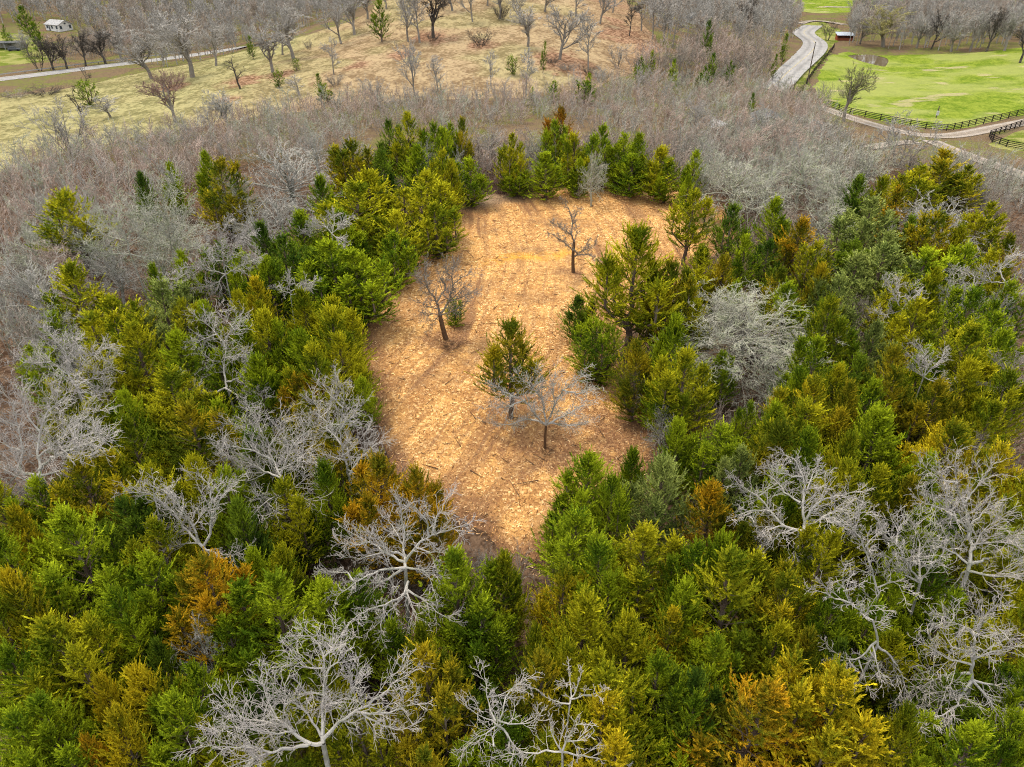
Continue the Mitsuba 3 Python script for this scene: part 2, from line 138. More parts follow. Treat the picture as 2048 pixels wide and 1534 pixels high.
(np.float64(-3.8), np.float64(15.74), 7.0, np.float64(1.27), 'W', 'broad', 'bronze-tinged olive broad cedar below and left of the bottom edge centre'),
(np.float64(-1.08), np.float64(19.15), 6.0, np.float64(0.88), 'D', 'broad', 'dark green broad cedar below and left of the crooked little bare tree at the bottom'),
(np.float64(7.38), np.float64(17.66), 7.0, np.float64(1.24), 'G', 'broad', 'green broad cedar right of the forked leafless top at the bottom'),
(np.float64(-6.3), np.float64(17.66), 7.0, np.float64(1.24), 'O', 'broad', 'olive-green broad cedar below and right of the large bottom-edge bare tree'),
(np.float64(-0.28), np.float64(16.78), 7.0, np.float64(1.31), 'G', 'broad', 'green broad cedar below the bottom edge centre'),
(np.float64(1.5), np.float64(15.94), 7.0, np.float64(1.38), 'O', 'broad', 'olive-green broad cedar below and right of the bottom edge centre'),
(np.float64(13.47), np.float64(37.36), 7.0, np.float64(1.78), 'G', 'broad', 'green broad cedar above and left of the antler-limbed bare tree'),
(np.float64(11.14), np.float64(37.36), 7.0, np.float64(1.23), 'G', 'cone', 'green conical cedar left of the antler-limbed bare tree'),
(np.float64(16.95), np.float64(36.03), 8.0, np.float64(1.48), 'W', 'cone', 'bronze-tinged olive conical cedar above and left of the antler-limbed bare tree'),
(np.float64(19.69), np.float64(38.21), 8.0, np.float64(2.27), 'O', 'broad', 'olive-green broad cedar above the antler-limbed bare tree'),
(np.float64(21.18), np.float64(37.35), 8.0, np.float64(1.44), 'W', 'cone', 'bronze-tinged olive conical cedar above and right of the antler-limbed bare tree'),
(np.float64(23.26), np.float64(36.07), 9.0, np.float64(1.93), 'G', 'cone', 'green conical cedar above the zigzag-stemmed bare tree'),
(np.float64(18.19), np.float64(34.78), 8.0, np.float64(1.45), 'G', 'cone', 'green conical cedar above and right of the antler-limbed bare tree'),
(np.float64(20.61), np.float64(34.02), 8.5, np.float64(1.34), 'O', 'cone', 'olive-green conical cedar above the zigzag-stemmed bare tree'),
(np.float64(19.41), np.float64(31.65), 8.5, np.float64(1.63), 'O', 'broad', 'olive-green broad cedar above and left of the zigzag-stemmed bare tree'),
(np.float64(21.79), np.float64(32.33), 7.5, np.float64(1.61), 'O', 'broad', 'olive-green broad cedar above and right of the zigzag-stemmed bare tree'),
(np.float64(11.43), np.float64(30.32), 8.0, np.float64(1.39), 'B', 'cone', 'orange-bronze conical cedar below and left of the antler-limbed bare tree'),
(np.float64(14.6), np.float64(34.48), 7.0, np.float64(1.38), 'S', 'broad', 'grey-green broad cedar left of the antler-limbed bare tree'),
(np.float64(27.24), np.float64(35.29), 8.5, np.float64(1.99), 'Y', 'broad', 'yellow-tipped broad cedar above the dense tall bare tree at the right'),
(np.float64(28.35), np.float64(32.7), 8.5, np.float64(1.67), 'Y', 'broad', 'yellow-tipped broad cedar above and right of the dense tall bare tree at the right'),
(np.float64(23.38), np.float64(31.67), 7.0, np.float64(1.31), 'W', 'cone', 'bronze-tinged olive conical cedar above the reddish-tipped bare tree'),
(np.float64(26.5), np.float64(28.17), 8.0, np.float64(1.46), 'O', 'broad', 'olive-green broad cedar below and right of the dense tall bare tree at the right'),
(np.float64(15.83), np.float64(26.34), 8.5, np.float64(1.58), 'O', 'broad', 'olive-green broad cedar below and left of the zigzag-stemmed bare tree'),
(np.float64(10.82), np.float64(25.85), 8.5, np.float64(1.37), 'G', 'cone', 'green conical cedar below and left of the antler-limbed bare tree'),
(np.float64(9.17), np.float64(25.62), 8.0, np.float64(1.38), 'G', 'broad', 'green broad cedar below and left of the antler-limbed bare tree'),
(np.float64(10.79), np.float64(23.41), 9.5, np.float64(2.2), 'O', 'broad', 'olive-green broad cedar left of the crooked leaning bare tree'),
(np.float64(13.09), np.float64(23.81), 8.0, np.float64(1.44), 'Y', 'broad', 'yellow-tipped broad cedar left of the crooked leaning bare tree'),
(np.float64(8.25), np.float64(22.89), 8.0, np.float64(1.29), 'G', 'cone', 'green conical cedar right of the dead snag top at the bottom'),
(np.float64(13.2), np.float64(20.23), 8.0, np.float64(1.04), 'W', 'cone', 'bronze-tinged olive conical cedar below and left of the crooked leaning bare tree'),
(np.float64(17.74), np.float64(21.28), 7.0, np.float64(1.03), 'O', 'cone', 'olive-green conical cedar below and right of the crooked leaning bare tree'),
(np.float64(9.98), np.float64(17.32), 9.0, np.float64(2.07), 'B', 'broad', 'orange-bronze broad cedar below and left of the crooked leaning bare tree'),
(np.float64(13.04), np.float64(17.2), 9.5, np.float64(1.95), 'Y', 'broad', 'yellow-tipped broad cedar below the crooked leaning bare tree'),
(np.float64(12.31), np.float64(17.63), 8.0, np.float64(1.12), 'Y', 'cone', 'yellow-tipped conical cedar below and left of the crooked leaning bare tree'),
(np.float64(7.76), np.float64(18.6), 7.5, np.float64(1.26), 'D', 'broad', 'dark green broad cedar below and right of the dead snag top at the bottom'),
(np.float64(16.25), np.float64(16.9), 7.5, np.float64(1.0), 'O', 'cone', 'olive-green conical cedar left of the bottom right corner'),
(np.float64(18.39), np.float64(16.16), 7.5, np.float64(1.67), 'G', 'broad', 'green broad cedar below and left of the bottom right corner'),
(np.float64(20.62), np.float64(17.11), 7.0, np.float64(1.22), 'G', 'broad', 'green broad cedar below the bottom right corner'),
(np.float64(18.78), np.float64(24.09), 7.0, np.float64(1.35), 'G', 'broad', 'green broad cedar right of the crooked leaning bare tree'),
(np.float64(21.34), np.float64(21.3), 7.5, np.float64(1.47), 'O', 'broad', 'olive-green broad cedar below and right of the arching-limbed corner bare tree'),
(np.float64(16.91), np.float64(22.56), 7.0, np.float64(1.42), 'G', 'broad', 'green broad cedar below the crooked leaning bare tree'),
(np.float64(21.65), np.float64(25.4), 7.0, np.float64(1.52), 'G', 'broad', 'green broad cedar above and left of the arching-limbed corner bare tree'),
(np.float64(25.39), np.float64(25.74), 7.0, np.float64(1.53), 'O', 'broad', 'olive-green broad cedar above and right of the arching-limbed corner bare tree'),
(np.float64(19.23), np.float64(19.43), 6.5, np.float64(1.43), 'D', 'broad', 'dark green broad cedar below the arching-limbed corner bare tree'),
(np.float64(13.97), np.float64(16.57), 7.0, np.float64(1.2), 'W', 'broad', 'bronze-tinged olive broad cedar below the crooked leaning bare tree'),
(np.float64(9.57), np.float64(20.6), 7.0, np.float64(1.35), 'G', 'broad', 'green broad cedar right of the dead snag top at the bottom'),
(np.float64(14.29), np.float64(29.46), 7.0, np.float64(1.25), 'W', 'broad', 'bronze-tinged olive broad cedar below and left of the antler-limbed bare tree'),
(np.float64(24.27), np.float64(29.46), 7.0, np.float64(1.38), 'G', 'broad', 'green broad cedar below and left of the dense tall bare tree at the right'),
(np.float64(27.34), np.float64(32.02), 7.0, np.float64(1.31), 'O', 'cone', 'olive-green conical cedar right of the dense tall bare tree at the right'),
(np.float64(19.28), np.float64(29.46), 7.0, np.float64(1.25), 'O', 'cone', 'olive-green conical cedar below and left of the zigzag-stemmed bare tree'),
(np.float64(23.56), np.float64(94.33), 6.0, np.float64(1.19), 'G', 'cone', 'green conical cedar left of the budding shrub tree'),
(np.float64(20.33), np.float64(78.69), 9.0, np.float64(2.24), 'O', 'sparse', 'olive-green open-branched cedar below and left of the far right clearing corner'),
(np.float64(24.2), np.float64(75.79), 8.5, np.float64(1.8), 'D', 'sparse', 'dark green open-branched cedar below and right of the far right clearing corner'),
(np.float64(29.82), np.float64(78.44), 8.5, np.float64(1.85), 'G', 'cone', 'green conical cedar right of the far right clearing corner'),
(np.float64(30.5), np.float64(72.85), 8.0, np.float64(2.01), 'B', 'cone', 'orange-bronze conical cedar below and right of the far right clearing corner'),
(np.float64(38.09), np.float64(73.44), 10.0, np.float64(3.02), 'S', 'broad', 'grey-green broad cedar above and left of the two-forked small white tree'),
(np.float64(46.01), np.float64(88.24), 8.0, np.float64(1.86), 'O', 'cone', 'olive-green conical cedar below the many-stemmed tree by the lane'),
(np.float64(46.03), np.float64(83.58), 8.0, np.float64(1.78), 'B', 'cone', 'orange-bronze conical cedar left of the leaning pale bare tree at the right'),
(np.float64(61.3), np.float64(102.04), 9.0, np.float64(3.69), 'W', 'broad', 'bronze-tinged olive broad cedar below the lane junction'),
(np.float64(55.6), np.float64(96.99), 7.5, np.float64(2.71), 'O', 'broad', 'olive-green broad cedar above and left of the leaning pale bare tree at the right'),
(np.float64(64.98), np.float64(101.59), 7.0, np.float64(2.48), 'O', 'broad', 'olive-green broad cedar below and left of the gravel track'),
(np.float64(43.08), np.float64(87.97), 8.0, np.float64(1.86), 'D', 'cone', 'dark green conical cedar below and left of the many-stemmed tree by the lane'),
(np.float64(44.55), np.float64(71.88), 9.0, np.float64(2.6), 'W', 'broad', 'bronze-tinged olive broad cedar below the leaning pale bare tree at the right'),
(np.float64(46.65), np.float64(70.6), 8.0, np.float64(1.55), 'O', 'cone', 'olive-green conical cedar above and left of the tangled right-edge bare tree'),
(np.float64(39.12), np.float64(62.76), 8.5, np.float64(2.92), 'G', 'broad', 'green broad cedar right of the two-forked small white tree'),
(np.float64(18.59), np.float64(64.72), 8.0, np.float64(2.07), 'O', 'cone', 'olive-green conical cedar below the far right clearing corner'),
(np.float64(20.54), np.float64(64.08), 7.5, np.float64(1.58), 'W', 'cone', 'bronze-tinged olive conical cedar above and left of the large round bare tree'),
(np.float64(27.64), np.float64(58.32), 9.0, np.float64(1.67), 'W', 'cone', 'bronze-tinged olive conical cedar left of the two-forked small white tree'),
(np.float64(28.91), np.float64(56.78), 8.5, np.float64(1.95), 'S', 'broad', 'grey-green broad cedar left of the two-forked small white tree'),
(np.float64(24.24), np.float64(56.45), 8.0, np.float64(1.73), 'G', 'cone', 'green conical cedar above and right of the large round bare tree'),
(np.float64(25.34), np.float64(62.27), 7.0, np.float64(1.55), 'W', 'cone', 'bronze-tinged olive conical cedar above and right of the large round bare tree'),
(np.float64(38.37), np.float64(59.63), 8.0, np.float64(1.63), 'O', 'cone', 'olive-green conical cedar right of the two-forked small white tree'),
(np.float64(35.82), np.float64(63.93), 8.5, np.float64(2.85), 'S', 'broad', 'grey-green broad cedar below and left of the leaning pale bare tree at the right'),
(np.float64(39.73), np.float64(55.39), 8.0, np.float64(2.13), 'G', 'broad', 'green broad cedar above and left of the dull grey right-edge tree'),
(np.float64(33.98), np.float64(53.44), 8.0, np.float64(2.28), 'O', 'broad', 'olive-green broad cedar above the fan-shaped white bare tree'),
(np.float64(12.22), np.float64(48.65), 9.0, np.float64(1.72), 'G', 'cone', 'green conical cedar left of the large round bare tree'),
(np.float64(10.6), np.float64(57.04), 13.0, np.float64(3.44), 'O', 'sparse', 'olive-green open-branched cedar below and right of the far lone clearing tree'),
(np.float64(13.71), np.float64(56.75), 10.0, np.float64(2.13), 'W', 'broad', 'bronze-tinged olive broad cedar left of the large round bare tree'),
(np.float64(15.3), np.float64(55.54), 8.0, np.float64(1.71), 'O', 'broad', 'olive-green broad cedar left of the large round bare tree'),
(np.float64(7.43), np.float64(53.38), 6.0, np.float64(1.94), 'G', 'round', 'green rounded cedar above and right of the near lone clearing tree'),
(np.float64(6.24), np.float64(60.07), 5.0, np.float64(1.3), 'D', 'cone', 'dark green conical cedar below the far lone clearing tree'),
(np.float64(7.72), np.float64(61.27), 4.0, np.float64(0.81), 'D', 'cone', 'dark green conical cedar below the far lone clearing tree, right of the torn-trunk clearing tree'),
(np.float64(-0.08), np.float64(47.57), 9.0, np.float64(2.15), 'W', 'sparse', 'bronze-tinged olive cedar standing alone in the middle of the clearing'),
(np.float64(9.75), np.float64(47.1), 7.5, np.float64(1.52), 'W', 'cone', 'bronze-tinged olive conical cedar right of the near lone clearing tree'),
(np.float64(12.58), np.float64(44.02), 8.5, np.float64(2.06), 'O', 'broad', 'olive-green broad cedar below and left of the large round bare tree'),
(np.float64(11.96), np.float64(44.99), 6.0, np.float64(1.68), 'G', 'broad', 'green broad cedar below and left of the large round bare tree'),
(np.float64(20.56), np.float64(40.21), 8.5, np.float64(1.93), 'Y', 'broad', 'yellow-tipped broad cedar above the antler-limbed bare tree'),
(np.float64(22.91), np.float64(40.56), 8.0, np.float64(1.39), 'W', 'cone', 'bronze-tinged olive conical cedar below and left of the fan-shaped white bare tree'),
(np.float64(27.57), np.float64(43.51), 9.0, np.float64(2.03), 'W', 'broad', 'bronze-tinged olive broad cedar below and left of the fan-shaped white bare tree'),
(np.float64(35.18), np.float64(47.91), 8.5, np.float64(2.47), 'O', 'broad', 'olive-green broad cedar left of the dull grey right-edge tree'),
(np.float64(32.78), np.float64(43.58), 8.0, np.float64(1.64), 'O', 'cone', 'olive-green conical cedar below and left of the dull grey right-edge tree'),
(np.float64(38.1), np.float64(47.85), 8.0, np.float64(1.72), 'G', 'broad', 'green broad cedar below the dull grey right-edge tree'),
(np.float64(23.73), np.float64(43.81), 7.5, np.float64(1.3), 'O', 'cone', 'olive-green conical cedar below and left of the fan-shaped white bare tree'),
(np.float64(23.27), np.float64(46.61), 8.0, np.float64(1.78), 'G', 'broad', 'green broad cedar below and right of the large round bare tree'),
(np.float64(25.75), np.float64(45.31), 7.5, np.float64(1.51), 'D', 'broad', 'dark green broad cedar below and left of the fan-shaped white bare tree'),
(np.float64(20.66), np.float64(43.06), 7.5, np.float64(1.24), 'G', 'cone', 'green conical cedar below and right of the large round bare tree'),
(np.float64(25.85), np.float64(51.99), 9.0, np.float64(1.61), 'O', 'sparse', 'olive-green open-branched cedar right of the large round bare tree'),
(np.float64(34.62), np.float64(41.75), 8.0, np.float64(1.56), 'O', 'broad', 'olive-green broad cedar below and left of the middle of the right edge'),
(np.float64(31.48), np.float64(38.37), 8.0, np.float64(1.63), 'O', 'broad', 'olive-green broad cedar above the dense tall bare tree at the right'),
(np.float64(29.69), np.float64(41.59), 7.5, np.float64(1.56), 'W', 'broad', 'bronze-tinged olive broad cedar below the fan-shaped white bare tree'),
(np.float64(31.41), np.float64(46.48), 7.5, np.float64(1.5), 'G', 'broad', 'green broad cedar below the fan-shaped white bare tree'),
(np.float64(29.97), np.float64(51.47), 7.0, np.float64(1.63), 'S', 'broad', 'grey-green broad cedar left of the fan-shaped white bare tree'),
(np.float64(36.15), np.float64(70.16), 6.5, np.float64(1.82), 'D', 'broad', 'dark green broad cedar above and left of the two-forked small white tree'),
(np.float64(45.84), np.float64(63.59), 8.0, np.float64(1.9), 'O', 'broad', 'olive-green broad cedar below the tangled right-edge bare tree'),
(np.float64(43.73), np.float64(56.84), 8.0, np.float64(1.52), 'G', 'broad', 'green broad cedar below and right of the tangled right-edge bare tree'),
(np.float64(53.88), np.float64(78.58), 8.0, np.float64(1.97), 'O', 'broad', 'olive-green broad cedar right of the leaning pale bare tree at the right'),
(np.float64(50.26), np.float64(67.42), 8.0, np.float64(1.49), 'W', 'cone', 'bronze-tinged olive conical cedar right of the tangled right-edge bare tree'),
(np.float64(31.43), np.float64(68.93), 7.0, np.float64(1.79), 'O', 'broad', 'olive-green broad cedar left of the two-forked small white tree'),
(np.float64(18.15), np.float64(39.86), 7.0, np.float64(1.35), 'G', 'cone', 'green conical cedar above the antler-limbed bare tree'),
(np.float64(25.19), np.float64(41.6), 7.5, np.float64(1.56), 'G', 'broad', 'green broad cedar below and left of the fan-shaped white bare tree'),
(np.float64(25.12), np.float64(33.75), 7.5, np.float64(1.35), 'G', 'broad', 'green broad cedar above and left of the dense tall bare tree at the right'),
(np.float64(-15.77), np.float64(109.87), 11.0, np.float64(2.58), 'O', 'broad', 'olive-green broad cedar above and left of the far left clearing corner'),
(np.float64(-21.18), np.float64(97.31), 10.0, np.float64(3.0), 'W', 'broad', 'bronze-tinged olive broad cedar above the small white treetop'),
(np.float64(-18.66), np.float64(110.99), 9.5, np.float64(1.87), 'D', 'broad', 'dark green broad cedar above and left of the far left clearing corner'),
(np.float64(-9.57), np.float64(95.61), 9.0, np.float64(2.05), 'O', 'broad', 'olive-green broad cedar below the tree in a ring of brush'),
(np.float64(-8.19), np.float64(95.01), 8.0, np.float64(1.65), 'O', 'cone', 'olive-green conical cedar above the far left clearing corner'),
(np.float64(-7.31), np.float64(110.71), 10.0, np.float64(1.49), 'W', 'broad', 'bronze-tinged olive broad cedar above the far left clearing corner'),
(np.float64(-9.35), np.float64(111.37), 9.0, np.float64(1.66), 'G', 'broad', 'green broad cedar above the far left clearing corner'),
(np.float64(-5.59), np.float64(99.46), 7.0, np.float64(2.28), 'G', 'broad', 'green broad cedar above and right of the far left clearing corner'),
(np.float64(0.58), np.float64(103.72), 5.0, np.float64(1.81), 'G', 'broad', 'green broad cedar left of the middle of the far clearing edge'),
(np.float64(4.89), np.float64(102.55), 7.0, np.float64(2.41), 'G', 'cone', 'green conical cedar above and left of the middle of the far clearing edge'),
(np.float64(7.73), np.float64(113.39), 11.0, np.float64(2.5), 'R', 'broad', 'rust-brown broad cedar above the middle of the far clearing edge'),
(np.float64(6.6), np.float64(111.02), 9.5, np.float64(2.1), 'G', 'broad', 'green broad cedar above the middle of the far clearing edge'),
(np.float64(9.41), np.float64(105.45), 9.0, np.float64(2.16), 'O', 'broad', 'olive-green broad cedar above and right of the middle of the far clearing edge'),
(np.float64(12.84), np.float64(108.35), 9.5, np.float64(2.35), 'G', 'broad', 'green broad cedar above and right of the middle of the far clearing edge'),
(np.float64(16.81), np.float64(107.17), 8.5, np.float64(2.05), 'G', 'broad', 'green broad cedar above and left of the budding shrub tree'),
(np.float64(18.0), np.float64(105.23), 9.0, np.float64(1.79), 'G', 'cone', 'green conical cedar right of the middle of the far clearing edge'),
(np.float64(17.42), np.float64(103.08), 6.5, np.float64(2.43), 'G', 'cone', 'green conical cedar above and right of the far lone clearing tree'),
(np.float64(20.93), np.float64(102.11), 8.0, np.float64(2.25), 'O', 'cone', 'olive-green conical cedar above and left of the budding shrub tree'),
(np.float64(22.02), np.float64(100.94), 6.5, np.float64(2.17), 'G', 'cone', 'green conical cedar above and left of the budding shrub tree'),
(np.float64(-0.14), np.float64(104.91), 9.0, np.float64(1.93), 'O', 'broad', 'olive-green broad cedar above and left of the middle of the far clearing edge'),
(np.float64(15.79), np.float64(105.82), 4.5, np.float64(1.62), 'G', 'cone', 'green conical cedar left of the budding shrub tree, left of the far right clearing corner'),
(np.float64(-11.06), np.float64(106.89), 10.0, np.float64(2.17), 'G', 'broad', 'green broad cedar above the far left clearing corner, below the dark hill-top thicket'),
(np.float64(25.11), np.float64(99.36), 8.0, np.float64(1.72), 'G', 'cone', 'green conical cedar above and left of the far right clearing corner'),
(np.float64(-17.39), np.float64(95.43), 9.0, np.float64(1.98), 'D', 'cone', 'dark green conical cedar above and right of the small white treetop'),
(np.float64(-13.62), np.float64(102.02), 8.0, np.float64(2.11), 'G', 'cone', 'green conical cedar above and left of the far left clearing corner'),
(np.float64(-23.84), np.float64(97.91), 9.0, np.float64(1.68), 'O', 'cone', 'olive-green conical cedar above the small white treetop'),
(np.float64(9.71), np.float64(102.84), 6.0, np.float64(1.43), 'G', 'cone', 'green conical cedar above and right of the middle of the far clearing edge'),
(np.float64(-45.95), np.float64(180.99), 7.0, np.float64(1.42), 'D', 'cone', 'dark green conical cedar right of the gnarled bare tree on the slope'),
(np.float64(-60.48), np.float64(196.81), 4.5, np.float64(1.79), 'D', 'round', 'dark green rounded cedar right of the gnarled bare tree on the slope'),
(np.float64(-109.73), np.float64(194.83), 6.5, np.float64(3.19), 'D', 'round', 'dark green rounded cedar below and left of the highway'),
(np.float64(0.13), np.float64(199.42), 5.0, np.float64(1.67), 'D', 'round', 'dark green rounded cedar below and left of the ivy-footed hill tree'),
(np.float64(8.07), np.float64(200.93), 8.0, np.float64(0.9), 'D', 'cone', 'dark green conical cedar below and left of the broad grey hill tree'),
(np.float64(38.18), np.float64(211.55), 7.0, np.float64(1.22), 'G', 'cone', 'green conical cedar right of the broad grey hill tree'),
(np.float64(34.24), np.float64(203.33), 6.5, np.float64(2.1), 'D', 'broad', 'dark green broad cedar right of the broad grey hill tree'),
(np.float64(41.65), np.float64(197.77), 8.0, np.float64(1.66), 'G', 'cone', 'green conical cedar left of the near end of the curving road'),
(np.float64(10.1), np.float64(179.05), 5.0, np.float64(1.76), 'G', 'cone', 'green conical cedar below the broad grey hill tree'),
(np.float64(4.78), np.float64(177.0), 4.0, np.float64(0.82), 'G', 'cone', 'green conical cedar below the ivy-footed hill tree'),
(np.float64(17.05), np.float64(178.08), 5.5, np.float64(2.69), 'D', 'round', 'dark green rounded cedar below and right of the broad grey hill tree'),
(np.float64(49.99), np.float64(199.51), 7.0, np.float64(2.07), 'D', 'broad', 'dark green broad cedar left of the near end of the curving road'),
(np.float64(54.46), np.float64(208.45), 9.0, np.float64(1.74), 'D', 'cone', 'dark green conical cedar left of the near end of the curving road'),
(np.float64(61.03), np.float64(213.93), 7.0, np.float64(1.94), 'D', 'broad', 'dark green broad cedar left of the road bend'),
(np.float64(92.88), np.float64(265.6), 10.0, np.float64(1.52), 'D', 'cone', 'dark green conical cedar left of the road bend'),
(np.float64(81.24), np.float64(237.66), 8.0, np.float64(1.22), 'D', 'cone', 'dark green conical cedar above the near end of the curving road'),
(np.float64(59.94), np.float64(240.69), 12.0, np.float64(1.97), 'D', 'cone', 'dark green conical cedar above and left of the near end of the curving road'),
(np.float64(-218.55), np.float64(356.55), 13.0, np.float64(3.78), 'D', 'cone', 'dark green conical cedar left of the white house'),
(np.float64(-188.39), np.float64(310.99), 12.0, np.float64(2.94), 'D', 'cone', 'dark green conical cedar left of the white house, left of the highway'),
(np.float64(-209.91), np.float64(326.45), 9.0, np.float64(2.06), 'D', 'broad', 'dark green broad cedar left of the white house'),
(np.float64(-82.47), np.float64(246.59), 7.0, np.float64(1.41), 'D', 'cone', 'dark green conical cedar above the gnarled bare tree on the slope'),
(np.float64(-40.43), np.float64(243.32), 12.0, np.float64(3.02), 'D', 'cone', 'dark green conical cedar above and left of the tree in a ring of brush'),
(np.float64(-60.39), np.float64(215.48), 3.5, np.float64(1.11), 'D', 'round', 'dark green rounded cedar above the broad whitish bare tree'),
(np.float64(54.34), np.float64(168.89), 6.0, np.float64(1.12), 'G', 'cone', 'green conical cedar below and left of the near end of the curving road'),
(np.float64(18.79), np.float64(184.59), 5.5, np.float64(1.57), 'G', 'cone', 'green conical cedar below and right of the broad grey hill tree'),
(np.float64(-44.71), np.float64(181.89), 4.5, np.float64(1.79), 'G', 'broad', 'green broad cedar above and right of the broad whitish bare tree'),
(np.float64(-26.34), np.float64(26.14), 8.0, np.float64(1.65), 'G', 'broad', 'green broad cedar above the bottom left corner, below the big left-edge bare tree'),
(np.float64(-23.91), np.float64(22.01), 8.0, np.float64(1.37), 'O', 'broad', 'olive-green broad cedar above the bottom left corner'),
(np.float64(-30.5), np.float64(31.56), 7.0, np.float64(1.59), 'O', 'broad', 'olive-green broad cedar below and left of the big left-edge bare tree'),
(np.float64(29.42), np.float64(30.83), 8.0, np.float64(1.69), 'O', 'broad', 'olive-green broad cedar right of the dense tall bare tree at the right'),
(np.float64(26.87), np.float64(26.5), 8.0, np.float64(1.41), 'G', 'broad', 'green broad cedar below and right of the dense tall bare tree at the right'),
(np.float64(24.19), np.float64(22.01), 8.0, np.float64(1.49), 'O', 'broad', 'olive-green broad cedar right of the arching-limbed corner bare tree'),
(np.float64(22.71), np.float64(18.97), 7.5, np.float64(1.38), 'G', 'broad', 'green broad cedar above and right of the bottom right corner'),
(np.float64(27.29), np.float64(71.43), 6.0, np.float64(1.59), 'D', 'broad', 'dark green broad cedar below and right of the far right clearing corner'),
(np.float64(24.67), np.float64(70.29), 7.0, np.float64(1.3), 'G', 'cone', 'green conical cedar below and right of the far right clearing corner'),
(np.float64(22.51), np.float64(57.21), 6.0, np.float64(1.33), 'O', 'broad', 'olive-green broad cedar above and right of the large round bare tree'),
(np.float64(27.35), np.float64(56.18), 6.5, np.float64(1.31), 'G', 'broad', 'green broad cedar right of the large round bare tree'),
(np.float64(27.53), np.float64(51.48), 7.0, np.float64(1.43), 'G', 'broad', 'green broad cedar below and left of the two-forked small white tree'),
(np.float64(21.43), np.float64(61.44), 6.0, np.float64(1.17), 'G', 'broad', 'green broad cedar above the large round bare tree'),
(np.float64(18.38), np.float64(37.54), 7.0, np.float64(1.3), 'O', 'broad', 'olive-green broad cedar above the antler-limbed bare tree, above and left of the zigzag-stemmed bare tree'),
(np.float64(16.71), np.float64(41.34), 6.0, np.float64(1.05), 'G', 'broad', 'green broad cedar below the large round bare tree'),
(np.float64(17.02), np.float64(49.21), 5.5, np.float64(1.2), 'G', 'broad', 'green broad cedar above and left of the antler-limbed bare tree, below the budding shrub tree'),
(np.float64(-18.19), np.float64(49.57), 8.0, np.float64(1.57), 'G', 'broad', 'green broad cedar right of the S-bent bare tree'),
(np.float64(-23.51), np.float64(55.03), 8.0, np.float64(1.7), 'O', 'broad', 'olive-green broad cedar above and right of the S-bent bare tree'),
(np.float64(-28.48), np.float64(55.14), 7.0, np.float64(1.5), 'O', 'broad', 'olive-green broad cedar above and left of the S-bent bare tree'),
(np.float64(-19.73), np.float64(39.11), 7.5, np.float64(1.49), 'G', 'broad', 'green broad cedar left of the leaning fan-shaped bare tree'),
(np.float64(-14.97), np.float64(35.24), 7.5, np.float64(1.39), 'O', 'broad', 'olive-green broad cedar below the leaning fan-shaped bare tree, right of the low-forked bare tree'),
(np.float64(-28.03), np.float64(39.11), 7.5, np.float64(1.66), 'O', 'broad', 'olive-green broad cedar right of the big left-edge bare tree'),
(np.float64(-33.0), np.float64(42.36), 7.0, np.float64(1.59), 'O', 'broad', 'olive-green broad cedar above the big left-edge bare tree'),
(np.float64(-29.76), np.float64(67.66), 7.5, np.float64(1.75), 'D', 'broad', 'dark green broad cedar below and left of the white leaning bare tree'),
(np.float64(-32.85), np.float64(66.28), 7.0, np.float64(1.48), 'G', 'broad', 'green broad cedar right of the forked white snag'),
(np.float64(-25.92), np.float64(63.85), 8.0, np.float64(1.67), 'G', 'broad', 'green broad cedar below and right of the white leaning bare tree'),
(np.float64(2.91), np.float64(32.52), 5.0, np.float64(1.06), 'G', 'broad', 'green broad cedar above and right of the lower clearing tip'),
(np.float64(34.97), np.float64(59.17), 7.5, np.float64(1.8), 'O', 'broad', 'olive-green broad cedar below the two-forked small white tree'),
(np.float64(45.02), np.float64(66.12), 7.5, np.float64(1.97), 'G', 'broad', 'green broad cedar left of the tangled right-edge bare tree'),
(np.float64(44.57), np.float64(76.2), 7.0, np.float64(1.66), 'D', 'broad', 'dark green broad cedar below and left of the leaning pale bare tree at the right'),
(np.float64(39.18), np.float64(51.19), 8.0, np.float64(1.81), 'G', 'broad', 'green broad cedar above and left of the middle of the right edge'),
(np.float64(15.37), np.float64(31.43), 7.5, np.float64(1.29), 'G', 'broad', 'green broad cedar left of the zigzag-stemmed bare tree'),
(np.float64(17.5), np.float64(30.99), 7.5, np.float64(1.28), 'O', 'broad', 'olive-green broad cedar below and right of the antler-limbed bare tree'),
(np.float64(21.53), np.float64(27.01), 7.5, np.float64(1.17), 'G', 'broad', 'green broad cedar below the reddish-tipped bare tree'),
(np.float64(21.16), np.float64(23.47), 7.0, np.float64(1.33), 'G', 'broad', 'green broad cedar right of the crooked leaning bare tree, below the reddish-tipped bare tree'),
(np.float64(12.15), np.float64(21.3), 7.5, np.float64(1.13), 'O', 'broad', 'olive-green broad cedar below and left of the crooked leaning bare tree'),
(np.float64(15.55), np.float64(23.03), 7.5, np.float64(1.19), 'G', 'broad', 'green broad cedar left of the crooked leaning bare tree'),
(np.float64(15.36), np.float64(20.72), 6.5, np.float64(1.02), 'D', 'broad', 'dark green broad cedar below the crooked leaning bare tree')]
